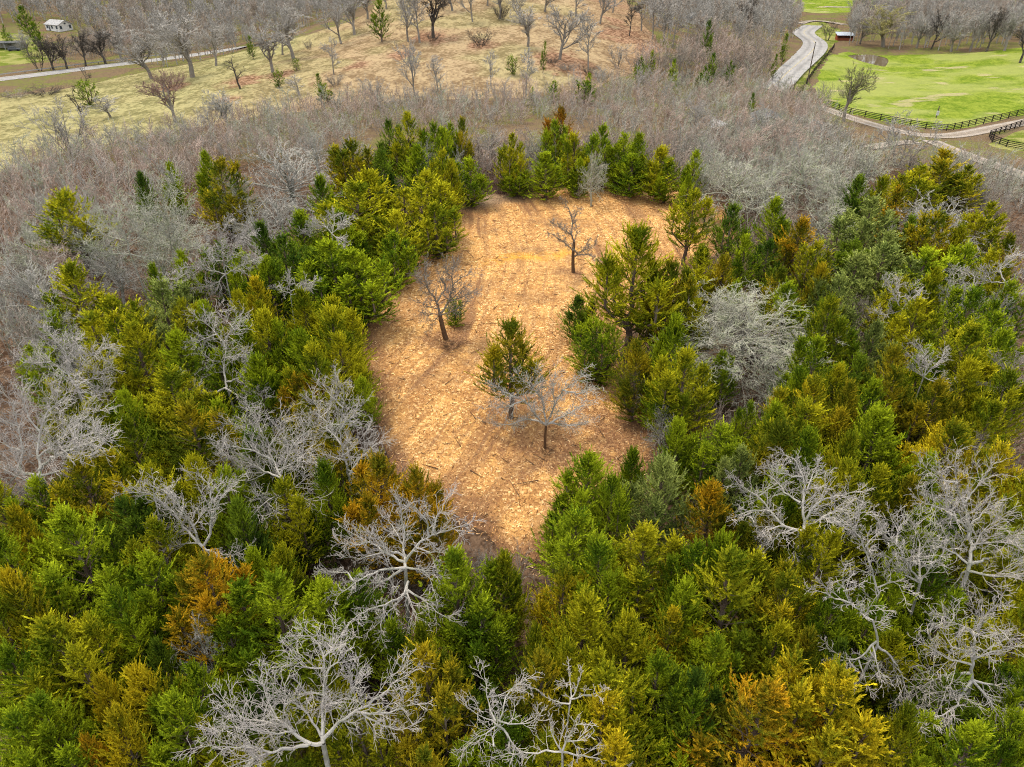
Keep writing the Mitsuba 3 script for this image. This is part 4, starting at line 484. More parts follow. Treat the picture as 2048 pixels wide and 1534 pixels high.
HEROES = [
((-21.5, 44.98), 0.17, 0.9, 0.3, 'pale', 'pale bare tree with S-bent trunk among green cedars left of the clearing', [[(0.0, 0.0, 4.7), (-0.44, 1.08, 5.86), (-0.36, 2.18, 6.71), (-0.8, 2.85, 7.24), (-1.56, 3.49, 7.78), (-2.25, 3.83, 8.2), (-2.93, 4.08, 8.52)], [(-0.36, 2.18, 6.71), (0.13, 1.81, 8.11), (0.99, 1.32, 8.96), (2.16, 0.81, 10.22)], [(0.0, 0.0, 4.7), (-0.44, -0.29, 4.58), (-1.3, -0.89, 4.37), (-1.87, -0.86, 5.26), (-2.79, -0.69, 5.9)], [(-1.3, -0.89, 4.37), (-2.14, -0.88, 5.12), (-3.19, -1.05, 5.24)], [(-0.11, -0.07, 4.67), (1.47, -1.16, 4.39), (2.53, -1.57, 5.28), (3.63, -2.24, 5.42)], [(-0.4, 1.63, 6.28), (0.88, 1.1, 6.89), (1.99, 0.68, 7.29)], [(-0.42, 1.35, 6.07), (-0.95, 1.14, 6.27), (-1.57, 1.11, 6.89)], [(-0.11, 0.27, 4.99), (1.21, -0.33, 5.67), (2.35, -0.77, 6.84), (2.58, -1.19, 7.96)], [(-1.18, 3.17, 7.51), (-2.43, 2.95, 7.18), (-3.31, 2.57, 6.79)], [(-2.25, 3.83, 8.2), (-2.16, 4.2, 8.6), (-1.57, 4.5, 8.74)], [(0.99, 1.32, 8.96), (0.47, 1.69, 9.47), (0.59, 1.9, 9.79)]]),
((-9.99, 33.58), 0.17, 1.0, 0.27, 'pale', 'tall pale bare tree with straight trunk on the left edge of the clearing', [[(0.0, -0.0, 5.2), (-0.09, 0.01, 6.46), (-0.11, -0.08, 8.06), (-0.05, -0.01, 9.48), (0.3, 0.03, 10.69), (0.51, 0.07, 11.7), (0.27, -0.03, 12.77)], [(-0.02, 0.0, 5.52), (0.34, 1.04, 6.02), (1.11, 1.67, 6.35), (1.63, 2.23, 6.51)], [(-0.11, -0.08, 8.06), (-0.98, 0.9, 8.44), (-1.72, 1.8, 8.91), (-2.26, 2.83, 9.31)], [(-0.07, -0.03, 9.13), (0.62, -0.1, 10.07), (1.35, -0.09, 10.88)], [(0.3, 0.03, 10.69), (-0.36, 0.44, 11.11), (-0.81, 0.81, 11.56)], [(-0.1, -0.01, 6.86), (-0.88, 0.18, 6.9), (-1.65, 0.14, 6.75)], [(-0.05, -0.01, 9.48), (-0.82, 0.11, 9.38), (-1.55, 0.1, 9.03)], [(-0.07, 0.01, 6.15), (0.8, -0.53, 5.93), (1.4, -1.1, 5.63)], [(-0.1, -0.03, 7.26), (0.69, 0.04, 7.97), (1.15, 0.2, 8.59)]]),
((-13.07, 31.68), 0.19, 1.1, 0.24, 'pale', 'pale leaning bare tree with fan of branches, left of tall straight bare tree', [[(0.0, 0.0, 5.7), (-0.69, 0.98, 6.18), (-1.48, 2.2, 6.5), (-2.05, 3.23, 6.75), (-2.85, 4.67, 7.0), (-3.89, 6.25, 7.48)], [(-0.69, 0.98, 6.18), (-1.76, 1.54, 6.24), (-2.71, 2.03, 6.37), (-4.3, 2.72, 6.34), (-5.16, 3.19, 6.51)], [(-1.48, 2.2, 6.5), (-2.36, 2.16, 7.32), (-3.24, 1.97, 7.73), (-4.0, 1.57, 8.3)], [(-0.88, 1.28, 6.25), (-0.45, 1.87, 7.16), (-0.11, 2.49, 7.72), (0.39, 3.1, 7.9)], [(-0.17, 0.24, 5.82), (0.38, 1.02, 5.88), (0.89, 1.6, 6.06)], [(0.0, 0.0, 5.7), (-0.66, -0.33, 6.0), (-1.29, -0.9, 5.98), (-1.62, -1.87, 5.83)], [(0.0, 0.0, 5.7), (-1.0, 0.13, 3.09), (-2.12, 0.18, 2.17), (-3.19, 0.21, 1.11)], [(0.0, 0.0, 5.7), (0.81, -0.01, 5.71), (0.95, -0.29, 4.89)], [(-2.05, 3.23, 6.75), (-1.46, 4.2, 7.35), (-1.41, 4.81, 7.96)], [(-1.08, 1.59, 6.33), (0.16, 1.16, 7.21), (1.35, 0.54, 8.72)], [(-2.85, 4.67, 7.0), (-3.64, 4.55, 7.22), (-4.36, 4.65, 7.54)], [(-1.76, 1.54, 6.24), (-2.4, 1.37, 5.84), (-3.23, 1.26, 5.67)], [(0.0, 0.0, 5.7), (-0.65, 0.12, 4.5), (-1.42, 0.25, 3.82), (-2.07, 0.4, 2.83)], [(-2.71, 2.03, 6.37), (-3.39, 2.03, 6.1), (-4.19, 1.97, 5.19), (-4.97, 1.96, 4.51)]]),
((-17.18, 28.34), 0.2, 0.85, 0.32, 'pale', 'pale bare tree forking low into a wide V behind an orange cedar', [[(0.0, 0.0, 4.9), (-0.97, 0.59, 5.37), (-1.51, 1.0, 6.14), (-2.12, 1.19, 6.99), (-2.52, 1.19, 7.61), (-2.83, 1.11, 8.06), (-3.48, 0.49, 8.37)], [(-2.52, 1.19, 7.61), (-2.11, 1.19, 8.11), (-2.54, 1.1, 8.43)], [(-0.24, 0.15, 5.02), (-0.43, 0.39, 6.08), (-0.8, 0.53, 7.09), (-0.99, 0.55, 7.45), (-0.81, 0.66, 7.97), (-1.24, 0.66, 8.09)], [(0.0, 0.0, 4.9), (0.5, 0.21, 5.74), (0.69, 0.56, 6.69), (0.74, 0.9, 7.87), (0.78, 1.14, 8.4), (0.13, 1.32, 9.09)], [(0.69, 0.56, 6.69), (1.09, 0.81, 7.21), (1.37, 1.21, 7.84), (2.01, 1.56, 8.28)], [(-0.24, 0.15, 5.02), (-1.07, 0.14, 5.02), (-1.58, -0.2, 4.71)], [(-0.97, 0.59, 5.37), (-1.56, 0.56, 5.26), (-2.12, 0.41, 4.88)], [(0.0, 0.0, 4.9), (1.01, -0.68, 4.95), (1.73, -1.07, 5.09), (2.37, -1.24, 5.66)], [(-2.12, 1.19, 6.99), (-1.91, 1.55, 7.29), (-1.84, 1.69, 7.42)], [(-0.43, 0.39, 6.08), (0.08, 0.63, 6.62), (0.21, 0.98, 7.3)], [(-2.52, 1.19, 7.61), (-2.41, 0.95, 6.96), (-2.39, 0.8, 6.46)]]),
((-5.27, 24.7), 0.2, 0.8, 0.34, 'pale', 'wide pale bare tree spreading its crooked branches below two orange cedars', [[(-0.0, 0.0, 7.2), (-0.28, 1.32, 7.39), (-0.77, 2.38, 7.43), (-1.36, 3.28, 7.3)], [(-0.28, 1.32, 7.39), (-0.21, 1.82, 7.98), (-0.38, 2.2, 8.56), (-0.53, 2.46, 9.26)], [(-0.07, 0.33, 7.24), (0.63, 0.71, 8.25), (1.32, 0.84, 8.59), (2.02, 0.82, 8.95), (3.13, 0.72, 9.28)], [(1.15, 0.8, 8.51), (1.17, 0.88, 8.89), (0.9, 0.94, 10.09), (0.31, 0.76, 10.7)], [(1.32, 0.84, 8.59), (1.54, 1.66, 9.3), (2.04, 2.17, 9.75)], [(-0.07, 0.33, 7.24), (-0.95, 0.59, 7.53), (-1.86, 1.15, 7.8), (-3.02, 1.55, 8.12)], [(-0.0, 0.0, 7.2), (-1.45, -0.51, 7.52), (-2.16, -1.19, 7.55), (-2.81, -1.98, 7.63)], [(-0.0, 0.0, 7.2), (-1.08, 0.04, 6.17), (-2.13, 0.28, 5.64), (-3.46, 0.56, 5.21)], [(0.12, -0.34, 6.6), (-0.04, -1.19, 6.46), (-0.67, -1.83, 6.74), (-1.53, -2.66, 7.25), (-2.07, -3.42, 7.47), (-2.23, -3.83, 7.41)], [(0.08, -0.55, 6.56), (0.31, -1.46, 6.18), (0.78, -2.15, 5.89)], [(-0.0, 0.0, 7.2), (1.23, -0.58, 7.6), (1.43, -1.15, 7.39)], [(-0.0, 0.0, 7.2), (0.93, 0.17, 6.77), (1.59, 0.38, 6.67)], [(0.14, -0.78, 6.46), (1.02, -1.11, 6.12), (1.89, -1.81, 5.73), (2.23, -1.88, 5.69)], [(-0.51, 0.46, 7.39), (-1.21, 0.76, 7.72), (-1.39, 1.14, 8.17)], [(-0.14, 0.65, 7.29), (-0.71, 0.83, 7.65), (-1.73, 0.59, 7.41), (-2.66, 0.45, 7.32)], [(0.46, 0.61, 8.0), (1.25, 0.25, 7.89), (1.86, 0.19, 8.19)], [(-0.04, -1.19, 6.46), (-0.83, -2.13, 6.24), (-1.22, -2.8, 6.22)], [(-0.67, -1.83, 6.74), (-0.96, -2.31, 6.34), (-0.89, -2.95, 6.04)], [(-1.86, 1.15, 7.8), (-2.74, 1.37, 7.33), (-3.62, 1.74, 7.2)], [(-2.16, -1.19, 7.55), (-2.77, -0.61, 7.5), (-3.71, -0.27, 7.25)]]),
((-7.72, 16.46), 0.24, 0.9, 0.28, 'pale', 'large pale bare tree branching widely at the bottom edge left of centre', [[(-0.0, 0.0, 5.9), (-0.11, 0.23, 6.0), (-0.08, 0.66, 6.39), (-0.09, 1.25, 7.25), (-0.0, 1.89, 7.82), (-0.22, 2.53, 8.3), (-0.47, 2.93, 8.67), (-1.08, 3.07, 8.7)], [(-0.09, 1.25, 7.25), (0.32, 1.26, 6.64), (0.78, 1.37, 5.86)], [(-0.05, 0.11, 5.95), (0.39, 0.4, 6.32), (1.1, 0.69, 6.93), (1.11, 0.69, 6.94), (1.74, 0.79, 7.13), (2.22, 1.01, 7.38), (2.79, 1.32, 7.96), (3.65, 1.45, 8.45)], [(1.27, 0.72, 6.99), (2.47, 0.53, 7.07), (3.04, 0.58, 7.22), (3.72, 0.77, 7.4)], [(1.57, 0.67, 7.01), (2.11, 0.39, 6.71), (2.7, 0.12, 6.66), (3.36, -0.05, 6.83)], [(-0.0, 0.0, 5.9), (-0.42, -0.16, 5.67), (-1.13, 0.29, 6.26), (-1.79, 0.57, 6.54), (-2.37, 0.53, 6.36), (-3.38, 0.84, 6.35), (-4.0, 1.14, 6.6), (-4.37, 1.35, 6.86)], [(-1.3, 0.36, 6.33), (-1.7, 0.5, 6.53), (-2.09, 0.67, 6.61), (-2.32, 1.17, 7.25), (-2.66, 1.66, 7.7)], [(-0.11, 0.23, 6.0), (-0.67, 0.72, 6.78), (-1.27, 1.11, 7.12), (-1.76, 1.22, 7.31)], [(-0.6, -0.04, 5.82), (-1.84, -0.49, 6.13), (-2.86, -0.7, 6.85), (-3.69, -0.89, 7.07), (-4.25, -1.03, 7.3)], [(-1.23, -0.27, 5.98), (-2.16, -0.94, 6.67), (-3.05, -1.49, 6.93)], [(-0.0, 1.89, 7.82), (0.44, 2.33, 8.11), (0.71, 2.7, 8.52)], [(-0.09, 1.25, 7.25), (-0.52, 1.19, 7.57), (-0.99, 0.98, 7.78)], [(0.66, 1.35, 6.06), (0.89, 1.47, 6.93), (1.34, 1.46, 7.76), (1.53, 1.44, 8.68)], [(-2.37, 0.53, 6.36), (-3.03, 0.28, 6.53), (-4.05, 0.18, 6.82)], [(-1.13, 0.29, 6.26), (-1.73, -0.07, 6.63), (-2.29, -0.42, 7.45)], [(-0.06, 2.05, 7.94), (-0.9, 2.26, 7.64), (-1.37, 2.45, 7.72)], [(-0.17, 2.37, 8.18), (0.36, 2.48, 8.81), (0.34, 2.58, 9.34)]]),
((-0.18, 16.34), 0.11, 0.7, 0.36, 'pale', 'crooked small bare tree at the bottom edge beside a bronze cedar', [[(0.0, 0.0, 6.7), (-0.34, 0.21, 7.3), (-0.88, 0.2, 7.44), (-1.42, 0.32, 7.82)], [(-0.34, 0.21, 7.3), (0.41, 0.17, 7.13), (1.03, 0.21, 7.18), (1.16, 0.31, 7.25)], [(-0.48, 0.21, 7.33), (-0.83, 0.9, 7.84), (-0.9, 1.42, 8.43)], [(-0.34, 0.21, 7.3), (-0.14, 0.76, 7.6), (0.14, 1.31, 7.91), (0.7, 1.61, 7.93)], [(-0.26, 0.16, 7.15), (-0.81, -0.12, 7.13), (-1.4, -0.54, 7.01)], [(-0.09, 0.05, 6.85), (0.27, -0.3, 6.37), (0.14, -0.75, 5.94)], [(-0.83, 0.9, 7.84), (-0.35, 1.07, 7.59), (0.07, 1.43, 7.51)], [(-0.54, -0.54, 6.78), (-0.68, -0.27, 6.91), (-0.31, 0.16, 6.92)]]),
((2.34, 17.16), 0.07, 0.35, 0.5, 'pale', 'dead grey snag top poking out of a bronze cedar near the bottom edge', [[(0.0, -0.0, 7.5), (0.07, 0.66, 7.78), (0.06, 1.29, 8.12)], [(0.0, -0.0, 7.5), (-0.51, 0.12, 7.54), (-1.0, 0.19, 7.68)], [(0.02, 0.16, 7.57), (0.33, 0.48, 7.92), (0.54, 0.75, 8.21)], [(0.02, 0.16, 7.57), (0.56, 0.04, 8.01), (1.31, -0.29, 8.63)], [(0.56, 0.04, 8.01), (1.03, -0.09, 8.09), (1.34, -0.26, 8.13)], [(0.07, 0.66, 7.78), (-0.15, 0.67, 7.88)]]),
((1.93, 15.35), 0.09, 0.5, 0.42, 'pale', 'forked leafless top at the bottom edge right of the crooked small bare tree', [[(-0.0, 0.0, 7.2), (0.24, 0.14, 7.89), (0.41, 0.25, 8.6)], [(-0.0, 0.0, 7.2), (-0.27, 0.14, 7.66), (-0.47, 0.37, 8.18)], [(-0.0, 0.0, 7.2), (0.62, 0.11, 6.78), (1.26, 0.2, 6.37), (2.39, 0.32, 5.92)], [(0.18, 0.11, 7.72), (0.78, 0.16, 7.74)], [(-0.0, 0.0, 7.2), (-0.98, 0.18, 6.89), (-1.78, 0.32, 6.51), (-2.88, 0.6, 5.79)]]),
((15.63, 27.71), 0.2, 0.75, 0.26, 'pale', 'pale bare tree with antler-like limbs right of the clearing foreground', [[(0.0, 0.0, 6.7), (0.52, 0.03, 7.29), (1.09, 0.23, 7.84), (1.82, 0.33, 7.99), (2.72, 0.09, 7.97)], [(0.0, 0.0, 6.7), (0.41, 0.89, 7.47), (1.21, 1.4, 7.63), (2.3, 1.97, 7.49), (3.77, 2.49, 7.4)], [(0.1, 0.22, 6.89), (-0.19, 0.83, 8.02), (0.16, 1.19, 8.66), (-0.09, 1.59, 9.16), (-0.32, 2.17, 9.86), (-1.03, 2.38, 10.05)], [(0.0, 0.0, 6.7), (-1.0, 0.34, 6.74), (-1.62, 1.03, 7.22), (-2.0, 1.87, 7.58), (-2.58, 2.2, 7.65), (-3.29, 2.63, 8.03)], [(-0.5, 0.17, 6.72), (-1.41, -0.07, 6.77), (-1.97, -0.72, 6.29)], [(-0.25, 0.09, 6.71), (-0.16, -0.2, 5.88), (0.45, -0.33, 4.98)], [(0.0, 0.0, 6.7), (0.51, -0.01, 6.07), (1.02, -0.22, 5.13)], [(1.09, 0.23, 7.84), (1.35, 0.01, 7.56), (1.96, -0.12, 7.44)], [(0.16, 1.19, 8.66), (0.56, 1.82, 9.08), (0.86, 2.28, 9.3)], [(-1.62, 1.03, 7.22), (-2.7, 0.74, 7.61), (-3.67, 0.2, 7.62)], [(-0.19, 0.83, 8.02), (-0.64, 1.4, 7.99), (-1.19, 2.99, 8.1)], [(-2.0, 1.87, 7.58), (-1.46, 2.01, 7.94)], [(1.21, 1.4, 7.63), (1.44, 1.77, 8.41)], [(-1.0, 0.34, 6.74), (-2.11, -0.05, 7.13), (-2.52, -0.53, 7.1)], [(-0.09, 1.59, 9.16), (-1.06, 1.34, 9.48), (-1.85, 1.31, 9.74)]]),
((23.35, 25.41), 0.22, 1.0, 0.24, 'pale', 'tall pale bare tree with dense branches near the right edge', [[(0.0, 0.0, 6.2), (0.23, 0.78, 7.24), (0.31, 1.49, 7.86), (0.18, 2.32, 8.76), (-0.32, 2.82, 9.72), (-0.53, 3.15, 10.59)], [(0.29, 1.31, 7.71), (-0.79, 1.26, 8.68), (-1.95, 1.07, 9.55), (-3.2, 0.81, 10.13)], [(0.17, 0.58, 6.98), (0.59, 0.92, 8.18), (1.1, 0.96, 8.97)], [(0.06, 0.19, 6.46), (1.72, 0.99, 6.14), (3.99, 1.84, 5.76)], [(0.06, 0.19, 6.46), (-0.58, 0.91, 6.72), (-1.33, 1.59, 6.79), (-1.98, 1.85, 6.39)], [(0.0, 0.0, 6.2), (0.91, -0.86, 6.65), (1.58, -1.19, 7.5), (1.87, -1.07, 8.2)], [(0.18, 2.32, 8.76), (0.75, 2.64, 9.41), (1.2, 3.02, 10.24)], [(0.23, 0.78, 7.24), (0.75, 0.29, 7.97), (1.12, -0.33, 8.95)], [(0.31, 1.49, 7.86), (1.26, 2.14, 8.45), (1.63, 2.45, 8.64)], [(-0.32, 2.82, 9.72), (-1.45, 2.45, 10.15), (-2.26, 2.31, 10.84)], [(-0.79, 1.26, 8.68), (-1.63, 1.24, 9.86)], [(0.0, 0.0, 6.2), (-0.32, 0.14, 5.29), (0.02, -0.02, 4.29)]]),
((20.52, 24.62), 0.14, 0.75, 0.3, 'pale', 'thin bare tree with reddish twig tips, second from the right edge', [[(-0.0, -0.0, 6.2), (-0.94, 0.08, 7.46), (-1.81, 0.21, 8.62), (-2.55, 0.45, 9.52)], [(-0.0, -0.0, 6.2), (0.21, 0.88, 6.6), (0.62, 2.04, 7.37), (0.34, 2.54, 7.61)], [(-0.0, -0.0, 6.2), (0.22, 0.07, 7.23), (0.63, 0.06, 8.54)], [(-0.0, -0.0, 6.2), (-1.35, 0.14, 6.91), (-1.79, 0.58, 7.65)], [(-1.81, 0.21, 8.62), (-1.44, 1.01, 8.86), (-1.49, 1.56, 9.03)], [(0.21, 0.88, 6.6), (-0.74, 0.7, 7.16)], [(0.22, 0.07, 7.23), (0.14, 0.22, 8.26)]]),
((18.17, 23.96), 0.12, 0.75, 0.3, 'pale', 'slender bare tree with zigzag stem left of the thin reddish-tipped one', [[(0.0, 0.0, 6.2), (-0.4, 0.51, 7.21), (-0.88, 0.95, 8.41), (-1.51, 1.21, 9.31), (-2.34, 1.38, 9.93), (-3.06, 1.29, 10.02)], [(-0.88, 0.95, 8.41), (-0.14, 1.48, 8.7)], [(-0.3, 0.39, 6.96), (-1.01, 0.53, 7.32)], [(-0.1, 0.13, 6.45), (0.51, 0.04, 7.13), (0.7, -0.5, 6.78)], [(-1.51, 1.21, 9.31), (-1.41, 1.37, 9.83)]]),
((16.46, 20.53), 0.12, 0.7, 0.34, 'pale', 'crooked bare tree leaning over dark gaps in the lower right', [[(0.0, 0.0, 6.7), (-0.07, 0.37, 7.52), (-0.73, 0.5, 8.17), (-1.58, 0.56, 8.9), (-1.98, 0.69, 9.52), (-2.08, 0.91, 10.24)], [(-1.58, 0.56, 8.9), (-2.15, 0.83, 8.91), (-2.81, 1.04, 9.12)], [(-0.02, 0.09, 6.91), (-0.94, -0.46, 6.35), (-1.58, -0.54, 6.34), (-2.05, -0.34, 6.68)], [(0.0, 0.0, 6.7), (1.06, -0.13, 5.78), (1.49, -0.37, 4.99), (1.73, -1.09, 3.6), (1.29, -1.62, 2.69), (1.15, -2.37, 1.46)], [(-0.25, -0.04, 6.77), (-0.37, -1.38, 6.44)], [(-0.73, 0.5, 8.17), (-0.56, 0.64, 8.91)], [(-0.94, -0.46, 6.35), (-0.68, -1.19, 5.67)], [(1.29, -1.62, 2.69), (1.75, -1.46, 2.7)], [(-1.98, 0.69, 9.52), (-1.45, 0.78, 9.63)], [(1.49, -0.37, 4.99), (0.84, -0.32, 5.16)]]),
((20.5, 19.49), 0.17, 0.85, 0.27, 'pale', 'bare tree with long arching limbs in the bottom right corner', [[(0.0, 0.0, 5.7), (-0.09, 0.06, 6.11), (-0.4, 0.2, 7.12), (-0.56, 0.31, 8.36), (-0.66, 0.31, 9.68), (-0.66, 0.06, 10.82)], [(-0.09, 0.06, 6.11), (-0.76, 0.18, 5.93), (-1.58, 0.27, 5.3), (-2.15, 0.16, 4.19)], [(-0.25, 0.13, 6.61), (-1.46, 0.11, 7.0), (-2.46, 0.32, 7.66)], [(0.0, 0.0, 5.7), (1.01, -0.13, 5.39), (2.59, 0.36, 5.43)], [(0.0, 0.0, 5.7), (-1.33, -1.26, 5.6), (-2.2, -1.66, 5.62), (-3.03, -1.95, 5.7)], [(0.0, 0.0, 5.7), (0.48, -0.8, 5.39), (0.69, -1.43, 4.87), (1.51, -1.79, 4.3)], [(-0.34, -0.32, 5.67), (-1.43, -0.61, 5.36), (-1.71, -1.06, 5.04)], [(-0.44, 0.23, 7.43), (-1.25, 0.5, 7.42), (-1.54, 0.95, 7.87)], [(1.01, -0.13, 5.39), (1.7, -0.38, 5.01), (2.41, -0.46, 4.62)], [(-0.56, 0.31, 8.36), (-1.47, 0.28, 9.06), (-2.32, 0.15, 9.66)], [(-0.32, 0.16, 6.87), (0.1, -0.02, 7.65), (0.47, -0.46, 8.69)]]),
((-28.37, 32.95), 0.24, 1.1, 0.22, 'pale', 'big pale bare tree filling the left edge beside a yellow-orange cedar', [[(-0.0, 0.0, 6.2), (-0.36, 1.03, 7.21), (-0.32, 1.78, 8.2), (0.28, 2.47, 9.23), (0.62, 2.85, 10.48)], [(-0.09, 0.26, 6.45), (1.34, -0.25, 7.71), (2.83, -0.78, 8.64), (4.2, -1.26, 9.38), (6.12, -2.11, 10.51)], [(-0.0, 0.0, 6.2), (-0.95, -0.13, 5.78), (-1.76, 0.07, 6.41), (-2.38, 0.18, 6.58)], [(-0.0, 0.0, 6.2), (-1.7, 0.52, 5.9), (-1.56, 1.45, 6.88), (-2.12, 2.46, 8.08), (-2.44, 3.21, 9.49)], [(-0.27, 0.77, 6.96), (1.08, 0.92, 7.94), (2.2, 1.33, 9.16), (3.73, 1.56, 9.87)], [(-1.56, 1.45, 6.88), (-2.81, 1.9, 7.06), (-4.03, 2.31, 7.28)], [(-0.32, 1.78, 8.2), (-1.0, 2.16, 9.2), (-1.33, 2.96, 10.4)], [(-0.0, 0.0, 6.2), (1.06, 0.01, 6.46), (2.01, 0.08, 6.66), (3.36, 0.31, 7.39)], [(-1.7, 0.52, 5.9), (-2.62, 0.33, 5.11), (-3.43, -0.04, 4.6)], [(0.28, 2.47, 9.23), (1.57, 2.4, 10.16), (2.41, 2.27, 11.22)], [(2.83, -0.78, 8.64), (3.0, 0.07, 8.98), (3.81, 0.74, 8.84)], [(-2.12, 2.46, 8.08), (-2.75, 2.39, 8.52), (-3.45, 2.47, 8.98)], [(-0.24, -0.03, 6.09), (-1.92, 0.25, 4.62), (-3.78, 0.76, 3.32)]]),
((-31.25, 42.76), 0.17, 0.9, 0.27, 'pale', 'pale bare tree behind the big one at the left edge', [[(0.0, 0.0, 5.7), (0.49, -0.24, 7.17), (1.51, -0.35, 8.64), (3.36, -0.9, 9.91), (4.11, -1.1, 10.16)], [(0.24, -0.12, 6.44), (1.91, -0.37, 7.25), (3.63, -0.82, 8.64), (4.28, -0.96, 9.41)], [(0.0, 0.0, 5.7), (-0.69, 0.5, 6.98), (-0.29, 0.78, 8.24), (-0.64, 0.95, 9.26), (-1.32, 1.16, 9.7)], [(1.51, -0.35, 8.64), (1.11, -0.12, 9.6), (1.19, 0.09, 10.15)], [(-0.69, 0.5, 6.98), (-1.4, 0.45, 8.02), (-1.83, 0.2, 9.14)], [(-0.29, 0.78, 8.24), (0.86, 0.47, 9.4)], [(3.36, -0.9, 9.91), (3.23, -0.85, 9.21)], [(0.0, 0.0, 5.7), (1.32, -0.54, 5.91), (3.1, -1.28, 6.97)], [(-1.4, 0.45, 8.02), (-3.42, 1.1, 7.48), (-5.04, 1.71, 7.41)]]),
((-38.44, 67.19), 0.17, 1.1, 0.24, 'lichen', 'grey-green bare tree with dark trunk above the cedars on the left', [[(0.0, -0.0, 6.2), (0.31, -0.21, 8.09), (0.04, -0.39, 9.73), (-0.32, -0.49, 11.13)], [(0.15, -0.11, 7.15), (1.76, 0.41, 8.2), (2.48, 1.15, 9.52)], [(0.0, -0.0, 6.2), (-1.66, -0.11, 6.24), (-3.05, -0.45, 6.75), (-3.83, -0.81, 7.96)], [(0.31, -0.21, 8.09), (2.16, -1.11, 9.65), (2.99, -2.11, 11.52)], [(0.23, -0.16, 7.62), (-1.8, 0.49, 7.81), (-3.69, 1.34, 8.57)], [(0.0, -0.0, 6.2), (1.65, -0.68, 6.12), (3.4, -1.41, 6.42)], [(0.0, -0.0, 6.2), (-2.69, 0.96, 4.49), (-5.14, 1.86, 3.72)], [(0.04, -0.39, 9.73), (-0.67, -1.16, 10.01), (-0.76, -2.11, 11.36)], [(0.04, -0.39, 9.73), (0.31, 0.83, 10.85), (-0.04, 1.39, 11.69)]]),
((-35.84, 70.55), 0.15, 1.1, 0.24, 'lichen', 'pale bare tree just right of the dark-trunked grey-green one', [[(-0.0, 0.0, 5.2), (0.75, -1.03, 7.84), (1.31, -1.78, 10.43), (1.76, -2.26, 12.63)], [(0.75, -1.03, 7.84), (-0.47, -0.88, 9.05), (-0.62, -0.88, 11.0)], [(0.56, -0.77, 7.2), (2.32, -1.19, 8.63), (4.23, -1.95, 11.0)], [(0.19, -0.26, 5.87), (-1.32, -0.1, 5.81), (-2.62, 0.08, 5.93)], [(1.31, -1.78, 10.43), (2.76, -2.55, 12.22), (4.04, -3.63, 14.2)], [(0.38, -0.51, 6.54), (1.85, 0.02, 6.52), (3.43, 0.84, 6.95)]]),
((-27.15, 62.25), 0.13, 0.9, 0.27, 'pale', 'white bare tree leaning among cedars above the S-bent tree', [[(0.0, -0.0, 6.2), (0.2, -0.14, 7.65), (0.62, -0.72, 10.06), (1.96, -1.24, 11.86)], [(0.1, -0.07, 6.93), (1.11, -0.6, 8.18), (1.92, -1.2, 9.59), (3.96, -2.26, 11.13)], [(0.0, -0.0, 6.2), (-1.06, 0.01, 6.55), (-2.21, -0.11, 6.95), (-3.35, -0.01, 7.07)], [(0.2, -0.14, 7.65), (-0.9, -0.17, 7.66), (-1.66, 0.1, 8.9)], [(0.0, -0.0, 6.2), (1.52, -0.58, 7.15), (4.02, -1.99, 8.76)], [(0.0, -0.0, 6.2), (-0.99, -0.5, 5.37), (-2.89, -0.75, 5.13)], [(-0.49, -0.25, 5.78), (-0.96, -0.55, 4.68), (-1.74, -0.54, 4.14)], [(0.62, -0.72, 10.06), (-0.0, -1.16, 10.72)], [(-2.21, -0.11, 6.95), (-2.75, -1.0, 6.65)]]),
((33.45, 54.76), 0.11, 0.7, 0.3, 'pale', 'small white bare tree with two forks among cedars far right', [[(0.0, 0.0, 6.2), (-0.9, 0.18, 7.57), (-1.79, 0.28, 8.79)], [(0.0, 0.0, 6.2), (0.93, 0.8, 6.78), (2.18, 1.77, 7.13)], [(-0.45, 0.09, 6.89), (-0.13, 1.05, 7.79), (-0.3, 2.01, 8.32)], [(0.0, 0.0, 6.2), (-1.44, -0.43, 5.93), (-2.55, -0.77, 6.27)], [(0.93, 0.8, 6.78), (0.57, 0.53, 8.04)]]),
((30.69, 44.84), 0.1, 0.8, 0.24, 'pale', 'small fan-shaped white bare tree right of a tall bronze-green cedar', [[(0.0, 0.0, 5.7), (-0.6, 0.22, 6.76), (-1.25, 0.28, 7.31)], [(0.0, 0.0, 5.7), (0.07, 0.34, 6.83), (-0.4, 0.7, 7.65)], [(0.0, 0.0, 5.7), (1.16, 0.75, 6.44), (1.8, 1.28, 6.87)], [(0.0, 0.0, 5.7), (1.15, -0.46, 5.39), (2.0, -0.46, 5.84)], [(0.0, 0.0, 5.7), (-0.57, 0.57, 5.95)]]),
((44.68, 59.04), 0.13, 0.8, 0.27, 'pale', 'pale tangled bare tree above cedars at the right edge', [[(0.0, 0.0, 6.7), (-0.37, 1.1, 7.72), (0.83, 1.95, 8.36), (2.12, 2.59, 8.43)], [(0.0, 0.0, 6.7), (-0.67, 0.77, 6.34), (-1.65, 1.94, 6.5), (-2.38, 3.16, 6.82), (-3.3, 3.64, 6.44)], [(0.0, 0.0, 6.7), (0.39, -0.48, 7.75), (0.55, -0.92, 8.6)], [(-1.65, 1.94, 6.5), (-2.12, 1.04, 5.53), (-3.89, 0.65, 6.4)], [(-0.67, 0.77, 6.34), (-1.1, 1.43, 7.24)], [(0.0, 0.0, 6.7), (1.83, 0.37, 5.33), (2.89, 0.88, 5.43)], [(-2.38, 3.16, 6.82), (-3.3, 2.41, 6.46)]]),
